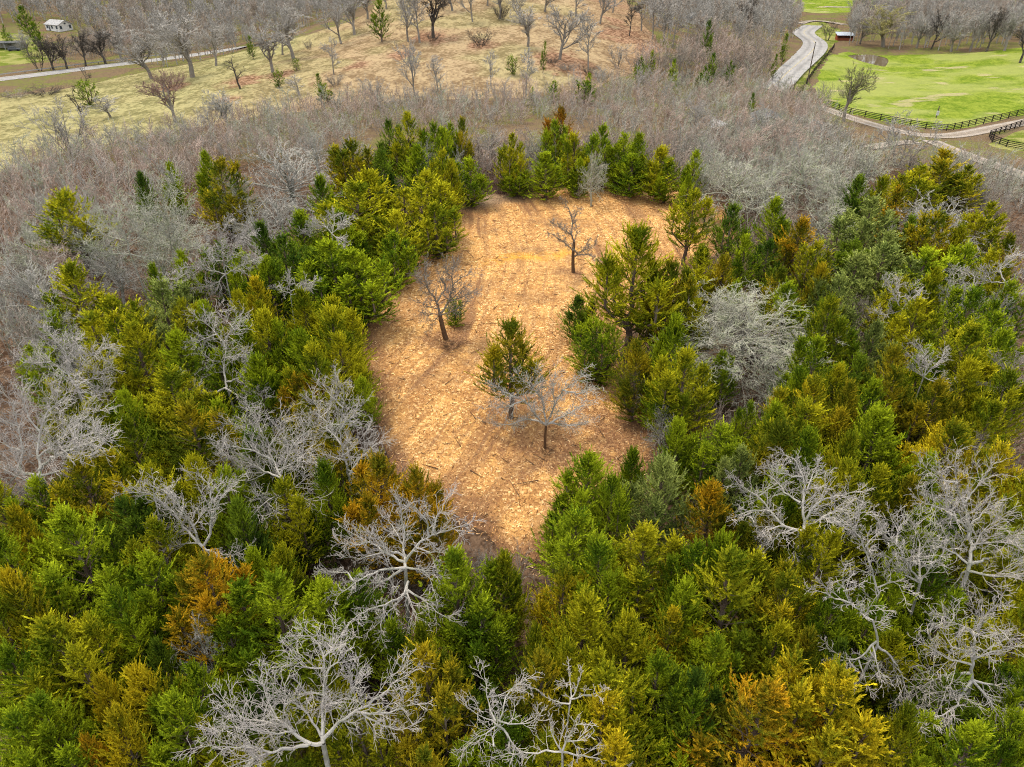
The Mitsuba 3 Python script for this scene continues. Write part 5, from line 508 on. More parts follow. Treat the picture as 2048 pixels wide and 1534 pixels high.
((36.0, 43.69), 0.12, 0.8, 0.3, 'dull', 'dull grey bare tree cut by the right edge beside bronze cedars', [[(0.0, 0.0, 6.7), (1.09, 0.75, 6.97), (1.75, 1.21, 7.27)], [(0.0, 0.0, 6.7), (-0.32, 0.48, 6.99), (-0.43, 0.64, 7.18)], [(0.0, 0.0, 6.7), (-1.17, -0.82, 5.9), (-1.97, -0.92, 6.26)], [(0.0, 0.0, 6.7), (0.86, -0.13, 6.19), (1.38, -0.03, 6.28)], [(0.27, 0.19, 6.77), (0.3, 0.39, 7.48)]]),
((-18.67, 70.25), 0.1, 0.75, 0.26, 'pale', 'small white bare treetop among cedars near the left clearing edge', [[(0.0, 0.0, 7.2), (-0.84, 0.95, 7.77), (-3.43, 1.95, 6.46)], [(0.0, 0.0, 7.2), (0.24, 1.03, 7.93), (-0.02, 1.83, 8.56)], [(0.0, 0.0, 7.2), (1.34, 0.18, 8.24), (2.25, 0.23, 8.58)], [(-0.84, 0.95, 7.77), (-2.1, 1.81, 7.83)], [(0.0, 0.0, 7.2), (1.62, -1.5, 6.49)]]),
((-19.48, 57.12), 0.08, 0.7, 0.27, 'pale', 'small white bare treetop between orange-tipped cedars left of the clearing', [[(-0.06, -0.16, 6.61), (0.14, -0.42, 7.4), (0.23, -0.62, 8.46)], [(0.04, -0.29, 7.01), (0.92, 0.57, 7.27), (1.84, 1.21, 7.3)], [(-0.01, -0.22, 6.81), (-0.92, -0.02, 7.04)], [(-0.06, -0.16, 6.61), (1.06, 0.29, 6.73), (1.67, 0.52, 7.12)]]),
((-32.04, 59.64), 0.09, 0.6, 0.3, 'pale', 'forked white snag behind a grey-green cedar on the left', [[(-0.05, -0.08, 5.69), (-0.3, 0.44, 6.14), (-1.07, 1.44, 6.89)], [(-0.11, 0.05, 5.8), (0.12, 0.56, 6.43), (0.61, 0.87, 6.97)], [(-0.05, -0.08, 5.69), (1.54, -0.54, 6.59), (2.43, -0.96, 7.62)]]),
((7.04, 76.46), 0.16, 0.7, 0.26, 'clear', 'lone bare tree with dark trunk in upper part of the clearing', [[(-0.0, 0.0, 3.8), (-0.5, -0.81, 5.12), (-1.76, -2.08, 6.19), (-2.79, -3.37, 7.43)], [(-0.38, -0.61, 4.8), (-0.32, -0.2, 6.29), (-0.55, -0.04, 7.4), (-1.35, -0.03, 8.56)], [(-0.07, 0.0, 1.94), (0.85, 0.04, 2.34), (2.07, 0.29, 2.03), (3.38, 0.84, 0.95)], [(-0.07, 0.0, 1.94), (0.94, -0.8, 3.1), (1.95, -1.78, 3.9), (2.21, -2.38, 4.94)], [(0.44, -0.4, 2.52), (-1.31, -1.87, 4.54), (-2.92, -3.1, 6.0)], [(-0.32, -0.2, 6.29), (0.3, -0.86, 7.88)], [(-0.0, 0.0, 3.8), (0.37, 0.38, 4.67), (0.15, 0.61, 5.59)], [(2.07, 0.29, 2.03), (2.47, -0.02, 1.53)], [(0.94, -0.8, 3.1), (1.44, -0.98, 4.19)]]),
((-6.9, 60.79), 0.2, 0.95, 0.2, 'clear', 'lone bare tree with torn leaning trunk in the left part of the clearing', [[(0.0, 0.0, 2.6), (-0.1, -0.55, 4.32), (-0.88, -1.25, 6.06), (-1.01, -1.96, 7.73), (-0.49, -2.45, 9.09)], [(-0.1, -0.55, 4.32), (0.75, -0.36, 5.64), (1.0, -0.18, 7.61), (0.85, 0.02, 8.2)], [(0.0, 0.0, 2.6), (0.94, 0.28, 3.92), (1.35, 0.28, 5.69), (2.36, 0.01, 6.68), (3.49, -0.23, 6.96)], [(0.94, 0.28, 3.92), (2.32, -0.53, 4.84), (3.66, -1.39, 5.78)], [(-0.05, -0.28, 3.47), (-0.89, -0.91, 3.97), (-1.72, -1.55, 4.81)], [(0.0, 0.0, 2.6), (1.91, 0.01, 3.32), (2.9, 0.26, 4.1)], [(0.0, 0.0, 2.6), (-0.69, -0.27, 2.92), (-1.66, -0.45, 2.74)], [(0.0, 0.0, 2.6), (-0.81, 0.23, 1.74), (-1.01, 0.24, 1.18)], [(-0.88, -1.25, 6.06), (-1.74, -2.29, 7.71)], [(1.35, 0.28, 5.69), (1.25, 0.28, 7.07), (1.92, 0.23, 7.78)], [(0.75, -0.36, 5.64), (0.17, -0.11, 6.91)], [(0.94, 0.28, 3.92), (2.63, 0.25, 5.7)]]),
((2.56, 43.28), 0.2, 1.0, 0.2, 'pale', 'lone pale bare tree standing in the near middle of the clearing', [[(0.0, 0.0, 2.4), (-0.85, -0.27, 3.51), (-1.61, -0.29, 4.87), (-2.7, -0.3, 5.31), (-3.97, 0.04, 5.96)], [(0.0, 0.0, 2.4), (-1.19, 0.65, 2.63), (-2.71, 0.94, 1.71), (-4.47, 1.77, 1.35)], [(0.0, 0.0, 2.4), (-0.29, 0.44, 4.37), (-0.39, 0.49, 5.67), (-0.59, 0.81, 6.85)], [(0.0, 0.0, 2.4), (0.59, -0.33, 4.45), (1.07, -0.55, 5.92), (1.93, -0.68, 6.64), (2.57, -0.86, 7.59)], [(0.0, 0.0, 2.4), (1.08, 0.6, 2.66), (2.25, 1.26, 2.89), (3.65, 2.12, 3.23)], [(0.27, 0.15, 2.46), (1.88, 0.73, 1.86), (3.51, 1.58, 1.49)], [(-0.29, 0.44, 4.37), (-1.24, 0.47, 5.68), (-1.97, 0.66, 6.21)], [(0.59, -0.33, 4.45), (0.39, 0.16, 5.88), (0.55, 0.38, 6.82)], [(-1.61, -0.29, 4.87), (-3.07, -0.9, 4.63), (-4.32, -1.29, 4.9)], [(1.07, -0.55, 5.92), (2.4, -0.17, 5.23), (3.36, 0.37, 5.31)]])]
BRUSH = [([(-92.2, 128.5), (-91.4, 136.5), (-74.3, 149.4), (-67.7, 165.4), (-50.0, 175.8), (-31.1, 176.3), (-29.2, 139.9), (-34.9, 123.6), (-47.5, 125.1), (-46.0, 98.8), (-51.7, 90.9), (-64.7, 96.1), (-55.2, 69.3)], 3.0, (3.5, 6), 'rose'), ([(-39.2, 181.6), (-2.9, 179.3), (29.3, 197.1), (71.8, 229.9), (76.1, 214.0), (80.1, 190.3), (55.8, 129.8), (33.6, 111.2), (25.7, 134.7), (8.3, 162.0), (-12.1, 142.9), (-26.9, 149.1)], 3.2, (3.5, 6), 'rose'), ([(34.3, 140.1), (67.5, 157.8), (68.5, 137.5), (65.8, 127.2), (48.8, 99.9), (33.2, 96.0), (28.9, 107.9)], 3.0, (4, 6.5), 'pale'), ([(28.7, 202.6), (47.0, 237.9), (69.0, 272.3), (93.1, 280.0), (81.8, 239.2), (70.7, 226.1)], 4.0, (5, 9), 'mix'), ([(79.3, 135.8), (89.5, 136.9), (88.0, 121.2), (75.9, 102.1), (66.1, 112.0)], 2.6, (3, 5), 'pale'), ([(-9.6, 108.8), (-12.3, 122.3), (29.0, 123.7), (26.6, 110.0)], 2.2, (4, 7), 'mix'), ([(29.5, 135.2), (39.3, 136.9), (30.9, 88.2), (27.1, 93.8), (27.7, 109.5)], 2.6, (3, 6), 'pale'), ([(-190.0, 286.0), (-167.2, 285.2), (-141.9, 303.7), (-119.2, 312.5), (-111.4, 320.4), (-163.9, 373.4), (-191.7, 366.5), (-177.1, 307.1), (-176.9, 285.8)], 5.0, (4, 8), 'mix'), ([(-58.4, 74.5), (-65.5, 96.2), (-52.6, 92.9), (-42.6, 83.4), (-40.7, 77.3), (-54.7, 80.4), (-44.4, 58.6), (-42.8, 53.3), (-43.6, 50.1)], 2.6, (3.5, 6), 'pale')]
WOODS = [([(-264.3, 371.8), (-235.1, 391.0), (-201.9, 368.0), (-162.8, 327.9), (-139.4, 312.1), (-120.7, 311.1), (-101.6, 315.9), (-79.6, 296.2), (-51.6, 285.2), (-86.9, 488.3), (-331.4, 478.9)], 6.5, (9, 14)), ([(47.1, 280.5), (49.7, 249.3), (67.9, 267.3), (93.1, 280.0), (122.3, 339.2), (162.3, 449.3), (181.8, 537.3), (90.3, 550.4)], 6.5, (8, 13)), ([(138.4, 324.8), (148.2, 313.6), (168.6, 299.3), (196.6, 290.2), (233.8, 286.1), (328.2, 411.3), (250.1, 456.2), (188.8, 445.0)], 6.0, (9, 14)), ([(-113.3, 239.4), (-99.7, 254.6), (-82.3, 277.8), (-109.3, 313.9), (-135.2, 302.1), (-138.0, 278.4)], 6.0, (7, 12))]
UNDER = [(-66.7, 88.0), (-46.0, 98.8), (-28.6, 126.8), (-10.6, 102.5), (-15.6, 64.8), (-10.4, 44.6), (1.1, 30.3), (12.1, 40.9), (10.8, 58.7), (17.5, 71.8), (28.5, 86.4), (28.9, 107.9), (68.8, 133.8), (85.8, 117.7), (23.7, 17.2), (-23.7, 17.2)]
PT = {'house': (-215.6, 376.5), 'carport': (-209.1, 323.7), 'vehicle': (-206.5, 324.0), 'shed': (142.5, 336.8), 'pole': (93.2, 240.2), 'post': (109.7, 191.9), 'roof_a': (42.7, 151.5), 'roof_b': (55.5, 161.4), 'roof_c': (65.8, 156.3), 'far_a': (147.9, 461.5), 'far_b': (77.9, 331.8), 'pond': (134.8, 292.2), 'rock': (-15.2, 63.5), 'ivy': (-6.1, 64.8), 'box': (149.5, 394.4), 'dry': (-9.5, 107.8), 'bush_red': (-95.6, 212.8)}
POND = [(131.4, 303.7), (137.7, 307.5), (142.9, 305.9), (144.1, 297.1), (140.8, 288.6), (134.2, 276.7), (132.9, 281.2), (131.0, 288.4), (130.8, 297.6)]
LEAFY = [(-73.5, 209.7, 6.2), (-23.6, 241.1, 6.9), (-9.4, 229.1, 5.1), (13.2, 212.0, 8.9), (36.6, 254.8, 9.7), (-42.6, 215.6, 4.2), (-64.3, 212.1, 4.9), (-17.7, 185.4, 1.5), (-71.9, 188.1, 3.8), (42.8, 241.6, 6.2), (19.3, 202.2, 4.0), (-32.2, 223.0, 4.3), (-94.2, 210.2, 4.2), (36.0, 277.7, 5.2)]

# ---------------------------------------------------------------- helpers
rbf = RBFInterpolator(np.array(CP)[:, :2] / 100, np.array(CP)[:, 2], kernel='thin_plate_spline', smoothing=.003)
def sdist(poly, pts):
    """signed distance to a polygon, positive inside"""
    a = np.array(poly); b = np.roll(a, -1, 0); d = np.full(len(pts), 1e9); ins = np.zeros(len(pts), bool)
    for (x0, y0), (x1, y1) in zip(a, b):
        e = np.array([x1 - x0, y1 - y0]); w = pts - [x0, y0]
        t = np.clip(w @ e / (e @ e + 1e-12), 0, 1)
        d = np.minimum(d, np.hypot(*(w - t[:, None] * e).T))
        c = ((y0 > pts[:, 1]) != (y1 > pts[:, 1])) & (pts[:, 0] < (x1 - x0) * (pts[:, 1] - y0) / (y1 - y0 + 1e-12) + x0)
        ins ^= c
    return np.where(ins, d, -d)

def ground_z(x, y):
    p = np.stack([np.ravel(x), np.ravel(y)], 1); z = rbf(p / 100.)
    near = np.hypot(p[:, 0] - PT['pond'][0], p[:, 1] - PT['pond'][1]) < 45
    if near.any():  # the bank is levelled round the pond
        t = np.clip(-sdist(POND, p[near]) / 9., 0, 1); t = t * t * (3 - 2 * t); z[near] = z[near] * t + POND_Z * (1 - t)
    return z.reshape(np.shape(x))

POND_Z = float(rbf(np.array([PT['pond']]) / 100.)[0])

def tag(key, label, cat=None, group=None, kind=None):
    labels[key] = {k: v for k, v in (('label', label), ('category', cat), ('group', group), ('kind', kind)) if v}

used = {}
def numbered(name):
    n = used.get(name, -1) + 1
    used[name] = n
    return name if n == 0 else f'{name}_{n:03d}'

def resample(line, step):
    p = np.array(line, float); s = np.r_[0, np.cumsum(np.linalg.norm(np.diff(p, axis=0), axis=1))]
    n = max(2, int(s[-1] / step) + 1); q = np.linspace(0, s[-1], n)
    # smooth the corners a little by interpolating a rounded copy
    out = np.stack([np.interp(q, s, p[:, k]) for k in range(p.shape[1])], 1)
    for _ in range(2 if n > 6 else 0):
        out[1:-1] = .25 * out[:-2] + .5 * out[1:-1] + .25 * out[2:]
    return out

def wavy(poly, seed, amp, step):
    """the polygon with an uneven outline"""
    p = resample(list(poly) + [poly[0]], step)[:-1]
    r = np.random.default_rng(seed).normal(0, amp, p.shape)
    return p + .5 * (r + np.roll(r, 1, 0))

def scatter(poly, spacing, seed):
    rng = np.random.default_rng(seed); a = np.array(poly)
    lo, hi = a.min(0), a.max(0)
    gx, gy = np.meshgrid(np.arange(lo[0], hi[0], spacing), np.arange(lo[1], hi[1], spacing))
    p = np.stack([gx.ravel(), gy.ravel()], 1) + rng.uniform(-.48, .48, (gx.size, 2)) * spacing
    return p[sdist(poly, p) > 0]

# ---------------------------------------------------------------- materials
def bsdf(name, refl, rough=None):
    d = {'type': 'diffuse', 'reflectance': refl if isinstance(refl, dict) else {'type': 'rgb', 'value': list(refl)}}
    if rough is not None:
        d = {'type': 'principled', 'base_color': d['reflectance'], 'roughness': rough, 'specular': .35}
    scene[name] = {'type': 'twosided', 'bsdf': d}
    return name

def leaf_fn(base, tip, k):
    def fn(p, n, uv):
        a = noise(p.x * .55, p.y * .55, p.z * .55); b = noise(p.x * 2.3, p.y * 2.3, p.z * 2.3)
        t = dr.clip(.40 * uv.x + 1.9 * (a - .42) + .6 * (uv.y - .5) + .5 * (b - .5) + k, 0, 1)
        return mix(base, tip, t) * (.78 + .44 * uv.y)
    return fn
LEAF = dict(G=((.072, .129, .008), (.278, .338, .013), .15), O=((.102, .142, .008), (.365, .347, .013), .12), Y=((.120, .150, .009), (.463, .371, .014), .12),
            B=((.120, .129, .009), (.469, .278, .013), .05), W=((.092, .122, .009), (.354, .278, .013), .02), D=((.046, .089, .011), (.164, .229, .015), .05),
            S=((.104, .142, .033), (.251, .294, .071), .15), R=((.104, .087, .011), (.327, .153, .014), .1))
for c, (b0, t0, k0) in LEAF.items():
    bsdf('leaf_' + c, proc(leaf_fn(b0, t0, k0)))

def bark_fn(c, spots, amt):
    def fn(p, n, uv):
        a = fbm(p.x * 2.2, p.y * 2.2, p.z * 1.4, 2); b = noise(p.x * .25, p.y * .25, p.z * .2)
        return mix(mi.Color3f(c), mi.Color3f(spots), smoothstep(.40, .75, a) * amt) * (.62 + .5 * a + .3 * b)
    return fn
BARK = dict(twig=((.315, .295, .28), (.24, .235, .205), .6), pale=((.335, .323, .298), (.17, .175, .14), .9), lichen=((.315, .31, .265), (.23, .255, .16), .9), grey=((.275, .262, .242), (.29, .28, .25), .6), dull=((.20, .18, .155), (.14, .125, .105), .7),
            dark=((.065, .057, .05), (.11, .10, .085), .6), red=((.19, .125, .105), (.155, .12, .095), .6), rose=((.335, .255, .210), (.33, .29, .26), .8), bud=((.15, .155, .08), (.20, .21, .08), .9),
            yellow=((.24, .215, .09), (.27, .27, .11), .9), brown=((.11, .066, .039), (.07, .047, .03), .7), cedar=((.095, .07, .055), (.155, .13, .105), .7), mix=((.29, .245, .205), (.25, .22, .185), .8))
for c, v in BARK.items():
    bsdf('bark_' + c, proc(bark_fn(*v)))

# ---------------------------------------------------------------- the setting: terrain, fields, roads, pond
def ground_fn(p, n, uv):
    a = fbm(p.x * .13, p.y * .13, 3., 3); b = fbm(p.x * 1.3, p.y * 1.3, 5., 3); c = noise(p.x * 6, p.y * 6, 1.)
    near = mix((.043, .026, .017), (.115, .076, .050), smoothstep(.3, .75, .6 * b + .4 * c))
    far = mix(mix((.122, .090, .054), (.108, .112, .036), smoothstep(.42, .62, a)), (.108, .076, .054), smoothstep(.45, .7, b) * .8)
    return mix(near, far, smoothstep(120, 150, p.y))
bsdf('ground_mat', proc(ground_fn))

def clearing_fn(p, n, uv):
    # wheel tracks of the mulcher bend with the clearing's long axis
    u = p.x + .0052 * (p.y - 78) * (p.y - 78) - .04 * p.y; s = p.y
    w = fbm(p.x * .10, p.y * .10, 9., 3)
    track = noise(u * .8 + 2.0 * w, s * .05, 4.); fine = noise(u * 2.4 + 3 * w, s * .11, 7.)
    grain = noise(p.x * 7.3, p.y * 5.1, 2.); grain2 = cell_rand(p.x * 9.7 + 3 * grain, p.y * 5.3, 3.); big = fbm(p.x * .45, p.y * .45, 6., 3)
    mid = fbm(p.x * 1.3, p.y * 1.1, 8., 3)
    c = mix((.24, .118, .044), (.50, .285, .102), smoothstep(.22, .78, .4 * grain2 + .3 * big + .3 * mid))
    c = mix(c, mi.Color3f(.70, .48, .23), smoothstep(.80, .97, grain2) * .8)
    c = mix(c, mi.Color3f(.16, .085, .045), smoothstep(.52, .80, track) * .48 + smoothstep(.60, .85, fine) * .40)
    c = mix(c, mi.Color3f(.115, .066, .042), smoothstep(.54, .70, fbm(p.x * .30, p.y * .30, 2., 3)) * .42 * smoothstep(.25, .7, mid + .25 * grain2))
    # broken twigs and brown leaves raked up under the trees that were left standing
    lit = mi.Float(0)
    for x, y, r in ((-6.9, 60.3, 3.0), (2.6, 43.0, 4.2), (7.0, 76.0, 2.0), (.2, 50.0, 3.2), (8.5, 45, 4.5), (10.5, 41.0, 3.5)):
        lit = dr.maximum(lit, smoothstep(1.2, .3, dr.sqrt(dr.square(p.x - x) + dr.square(p.y - y)) / r + 1.2 * (mid - .5)))
    c = mix(c, mix((.11, .055, .032), (.24, .135, .07), grain2), lit * .75)
    # redder yellow, freshly shredded strip across the upper part
    c = mix(c, mi.Color3f(.50, .25, .035), smoothstep(2.6, .3, dr.abs(p.y - 80.5 - .35 * p.x + 8 * (w - .5))) * smoothstep(-6, 1, p.x) * smoothstep(12, 5, p.x) * smoothstep(.3, .65, mid) * .7)
    # worn grey soil at the far left corner, browner litter along the edge
    c = mix(c, mix((.13, .095, .065), (.24, .185, .13), big), smoothstep(98, 103, p.y + 4 * (w - .5) + .35 * (-p.x)) * smoothstep(4, -3, p.x - .4 * (p.y - 100)) * .85)
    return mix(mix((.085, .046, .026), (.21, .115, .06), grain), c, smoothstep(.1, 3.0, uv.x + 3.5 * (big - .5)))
bsdf('clearing_mat', proc(clearing_fn))

def meadow_fn(p, n, uv):
    a = fbm(p.x * .05, p.y * .05, 1., 3); b = fbm(p.x * .35, p.y * .28, 2., 3); c = noise(p.x * 1.7, p.y * 1.3, 3.)
    straw = mix((.14, .098, .056), (.285, .218, .130), smoothstep(.25, .75, .6 * b + .4 * c))
    green = mix((.13, .122, .055), (.255, .235, .115), smoothstep(.3, .7, .6 * b + .4 * c))
    g = smoothstep(-55, -85, p.x + 25 * (a - .5)) * .9 + smoothstep(.50, .66, a) * .5
    col = mix(straw, green, dr.clip(g, 0, 1))
    leaf = mi.Float(0)
    for x, y, r in LEAFY:
        leaf = dr.maximum(leaf, smoothstep(1.25, .45, dr.sqrt(dr.square(p.x - x) + dr.square((p.y - y) * .7)) / r + 1.1 * (b - .5)))
    leaf = dr.maximum(leaf, smoothstep(18, 45, p.x + 30 * (a - .5)) * .75)
    brown = mix((.122, .068, .043), (.245, .151, .097), smoothstep(.25, .75, c))
    return mix(col, brown, leaf * .9)
bsdf('meadow_mat', proc(meadow_fn))

def pasture_fn(p, n, uv):
    a = fbm(p.x * .06, p.y * .07, 1., 3); b = fbm(p.x * .4, p.y * .4, 2., 3); c = noise(p.x * 2, p.y * 2, 3.)
    g = mix((.082, .128, .013), (.165, .205, .030), smoothstep(.25, .75, .6 * b + .4 * c))
    g = mix(g, mi.Color3f(.215, .235, .075), smoothstep(.40, .68, a) * .7)
    dry = .7 * smoothstep(.66, .80, fbm(p.x * .11, p.y * .22, 8., 3))
    return mix(g, mi.Color3f(.302, .252, .158), dry * .85)
bsdf('pasture_mat', proc(pasture_fn))
def verge_fn(p, n, uv):
    b = fbm(p.x * .3, p.y * .3, 2., 3)
    return mix((.094, .122, .020), (.194, .194, .068), smoothstep(.3, .7, b))
bsdf('verge_mat', proc(verge_fn))
def asphalt_fn(p, n, uv):
    b = fbm(p.x * .5, p.y * .5, 2., 3)
    return mi.Color3f(.25, .247, .243) * (.8 + .35 * b) * (1 - .22 * smoothstep(.12, 0., dr.abs(dr.abs(uv.x - .5) - .22)))
bsdf('asphalt_mat', proc(asphalt_fn))
def gravel_fn(p, n, uv):
    b = fbm(p.x * 1.1, p.y * 1.1, 2., 3)
    side = smoothstep(.10, .30, dr.abs(uv.x - .5)) * smoothstep(.5, .38, dr.abs(uv.x - .5))
    return mix((.158, .130, .101), (.274, .245, .216), dr.clip(.5 * side + .7 * b, 0, 1))
bsdf('gravel_mat', proc(gravel_fn))
bsdf('line_paint', (.36, .31, .17))

ZONES = {'clearing': .9, 'pasture': 3.5, 'meadow': 3.0, 'verge': 3.0, 'yard': 5.0, 'farfield': 7.0, 'paddock': 3.0}
OUTLINE = {k: wavy(POLY[k], i, .45 if k == 'clearing' else 1.0, 2.0 if k == 'clearing' else 5.0) for i, k in enumerate(ZONES)}

def axis(*parts):
    return np.unique(np.round(np.concatenate([np.arange(a, b, s) for a, b, s in parts] + [[parts[-1][1]]]), 2))
gx = axis((-3600, -500, 150), (-500, -130, 9), (-130, -60, 3), (-60, 60, 2), (60, 150, 3), (150, 500, 9), (500, 3600, 150))
gy = axis((-1200, -60, 90), (-60, 10, 10), (10, 120, 2), (120, 320, 3), (320, 560, 7), (560, 3600, 150))
X, Y = np.meshgrid(gx, gy); Z = ground_z(X, Y)
flat = np.stack([X.ravel(), Y.ravel()], 1); drop = np.zeros(len(flat))
for k in ZONES:
    sd = sdist(OUTLINE[k], flat); s = 1.0 if k == 'clearing' else 3.5
    drop = np.maximum(drop, np.clip(sd / s, 0, 1) * (.25 if k == 'clearing' else .5))
pondsd = sdist(POND, flat)
Zg = Z - drop.reshape(Z.shape) - np.clip(pondsd, 0, 1.2).reshape(Z.shape) * .4
n0, n1 = Z.shape
ii = (np.arange(n0 - 1)[:, None] * n1 + np.arange(n1 - 1)).ravel()
gf = np.stack([ii, ii + 1, ii + n1 + 1, ii + n1], 1)
scene['ground'] = mikit.ply((np.stack([X.ravel(), Y.ravel(), Zg.ravel()], 1), gf), 'ground_mat', smooth=True)
tag('ground', 'brown leaf-littered ground under the woods and brush', kind='structure')

def sheet(name, key, spacing, mat, label, lift=.06, rough=0., hole=None):
    out = OUTLINE[key]; lo, hi = out.min(0), out.max(0)
    px_, py_ = np.meshgrid(np.arange(lo[0], hi[0], spacing), np.arange(lo[1], hi[1], spacing))
    p = np.stack([px_.ravel(), py_.ravel()], 1); p = p + np.random.default_rng(3).uniform(-.2, .2, p.shape) * spacing
    p = np.vstack([out, p[sdist(out, p) > spacing * .5]])
    if hole is not None:
        hp = resample(list(hole) + [hole[0]], 1.5)[:-1]
        p = np.vstack([p[sdist(hole, p) < -1.], hp])
    f = Delaunay(p).simplices; c = p[f].mean(1)
    keep = sdist(out, c) > 0
    if hole is not None: keep &= sdist(hole, c) < 0
    f = f[keep]
    v = np.column_stack([p, ground_z(p[:, 0], p[:, 1]) + lift])
    if rough: v[:, 2] += rough * (meshkit.noise(np.column_stack([p * .8, p[:, :1] * 0])) - .4) + rough * .6 * (meshkit.noise(np.column_stack([p * .25, p[:, :1] * 0])) - .5)
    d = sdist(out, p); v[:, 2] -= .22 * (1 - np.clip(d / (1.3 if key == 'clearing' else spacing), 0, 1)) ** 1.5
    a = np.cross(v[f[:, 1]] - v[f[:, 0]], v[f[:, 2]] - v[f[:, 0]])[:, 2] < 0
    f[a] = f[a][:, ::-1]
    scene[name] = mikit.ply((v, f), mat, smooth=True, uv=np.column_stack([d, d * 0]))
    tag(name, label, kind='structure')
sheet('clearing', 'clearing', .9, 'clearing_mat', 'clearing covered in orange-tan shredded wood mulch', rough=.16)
sheet('pasture', 'pasture', 3.5, 'pasture_mat', 'bright green pasture with pale bare patches and a pond', hole=POND)
sheet('meadow', 'meadow', 3.0, 'meadow_mat', 'straw-coloured meadow on the hill, yellow-green to the left')
sheet('grass_verge', 'verge', 3.0, 'verge_mat', 'grass verge beside the curving road', lift=.05)
sheet('lawn', 'yard', 5.0, 'verge_mat', 'patchy lawn round the white house, upper left', lift=.05)
sheet('far_field', 'farfield', 8.0, 'pasture_mat', 'far green field at the top right', lift=.08)
sheet('paddock', 'paddock', 3.0, 'verge_mat', 'small fenced paddock corner at the right edge', lift=.05)

def strip(name, key, mat, label, lift=.14, off=0., width=None):
    line, w = LINES[key]; w = width or w
    p = resample(line, 3.0)
    for _ in range(14): p[1:-1] = .25 * p[:-2] + .5 * p[1:-1] + .25 * p[2:]
    t = np.gradient(p, axis=0); t /= np.linalg.norm(t, axis=1, keepdims=True)
    nrm = np.column_stack([t[:, 1], -t[:, 0]]); us = np.linspace(0, 1, 5)
    v = (p[:, None] + nrm[:, None] * ((us - .5) * w + off)[None, :, None]).reshape(-1, 2)
    zc = ground_z(p[:, 0], p[:, 1])
    v = np.column_stack([v, np.repeat(zc, 5) * .5 + ground_z(v[:, 0], v[:, 1]) * .5 + lift])
    m = len(p); i = (np.arange(m - 1)[:, None] * 5 + np.arange(4)).ravel()
    scene[name] = mikit.ply((v, np.stack([i, i + 1, i + 6, i + 5], 1)), mat, smooth=True, uv=np.column_stack([np.tile(us, m), np.repeat(np.arange(m), 5)]))
    if label: tag(name, label, kind='structure')
strip('highway', 'highway', 'asphalt_mat', 'grey highway crossing at the upper left')
strip('road', 'road', 'asphalt_mat', 'pale grey road curving away at the upper right', lift=.3)
strip('road__centre_line', 'road', 'line_paint', None, lift=.33, width=.2)
strip('lane', 'lane', 'gravel_mat', 'gravel lane along the black board fence')
strip('gravel_track', 'gravel_track', 'gravel_mat', 'gravel track leaving the lane junction at the right edge', lift=.16)
strip('driveway', 'driveway', 'gravel_mat', 'short driveway left of the lane junction', lift=.12)
strip('far_lane', 'far_lane', 'gravel_mat', 'far pale lane across the top right field', lift=.2)
strip('far_path', 'far_path', 'gravel_mat', 'short track at the top of the curving road', lift=.2)

pd = Delaunay(np.array(resample(POND + [POND[0]], 2.)[:-1])); pp = pd.points
fp = pd.simplices[sdist(POND, pp[pd.simplices].mean(1)) > -.3]
a = np.cross(pp[fp[:, 1]] - pp[fp[:, 0]], pp[fp[:, 2]] - pp[fp[:, 0]]) < 0; fp[a] = fp[a][:, ::-1]
scene['water_mat'] = {'type': 'twosided', 'bsdf': {'type': 'principled', 'base_color': {'type': 'rgb', 'value': [.07, .055, .03]}, 'roughness': .06, 'specular': .6}}
c0 = pp.mean(0); pp = c0 + (pp - c0) * 1.06
scene['pond'] = mikit.ply((np.column_stack([pp, np.full(len(pp), POND_Z - .02)]), fp), 'water_mat')
tag('pond', 'small brown farm pond at the pasture corner', kind='structure')

# ---------------------------------------------------------------- plants
def unit(v): return v / (np.linalg.norm(v, axis=-1, keepdims=True) + 1e-9)

def tubes(p0, p1, r0, r1, n):
    d = unit(p1 - p0); a = unit(np.cross(d, np.where(np.abs(d[:, 2:]) < .9, [0, 0, 1.], [1., 0, 0]))); b = np.cross(d, a)
    an = np.arange(n) * 2 * np.pi / n
    ring = np.cos(an)[None, :, None] * a[:, None] + np.sin(an)[None, :, None] * b[:, None]
    v = np.concatenate([p0[:, None] + ring * r0[:, None, None], p1[:, None] + ring * r1[:, None, None]], 1)
    i = np.arange(n); j = (i + 1) % n
    f = np.concatenate([np.stack([i, j, j + n], 1), np.stack([i, j + n, i + n], 1)])
    return v.reshape(-1, 3), (f[None] + (np.arange(len(p0)) * 2 * n)[:, None, None]).reshape(-1, 3)

def spikes(p0, p1, r):
    d = unit(p1 - p0); a = unit(np.cross(d, np.where(np.abs(d[:, 2:]) < .9, [0, 0, 1.], [1., 0, 0]))); b = np.cross(d, a)
    an = np.arange(3) * 2 * np.pi / 3
    ring = np.cos(an)[None, :, None] * a[:, None] + np.sin(an)[None, :, None] * b[:, None]
    v = np.concatenate([p0[:, None] + ring * r[:, None, None], p1[:, None]], 1)
    f = np.array([[0, 1, 3], [1, 2, 3], [2, 0, 3]])
    return v.reshape(-1, 3), (f[None] + (np.arange(len(p0)) * 4)[:, None, None]).reshape(-1, 3)

def join(parts):
    vs, fs, at = [], [], 0
    for v, f in parts:
        vs.append(v); fs.append(f + at); at += len(v)
    return np.vstack(vs), np.vstack(fs)

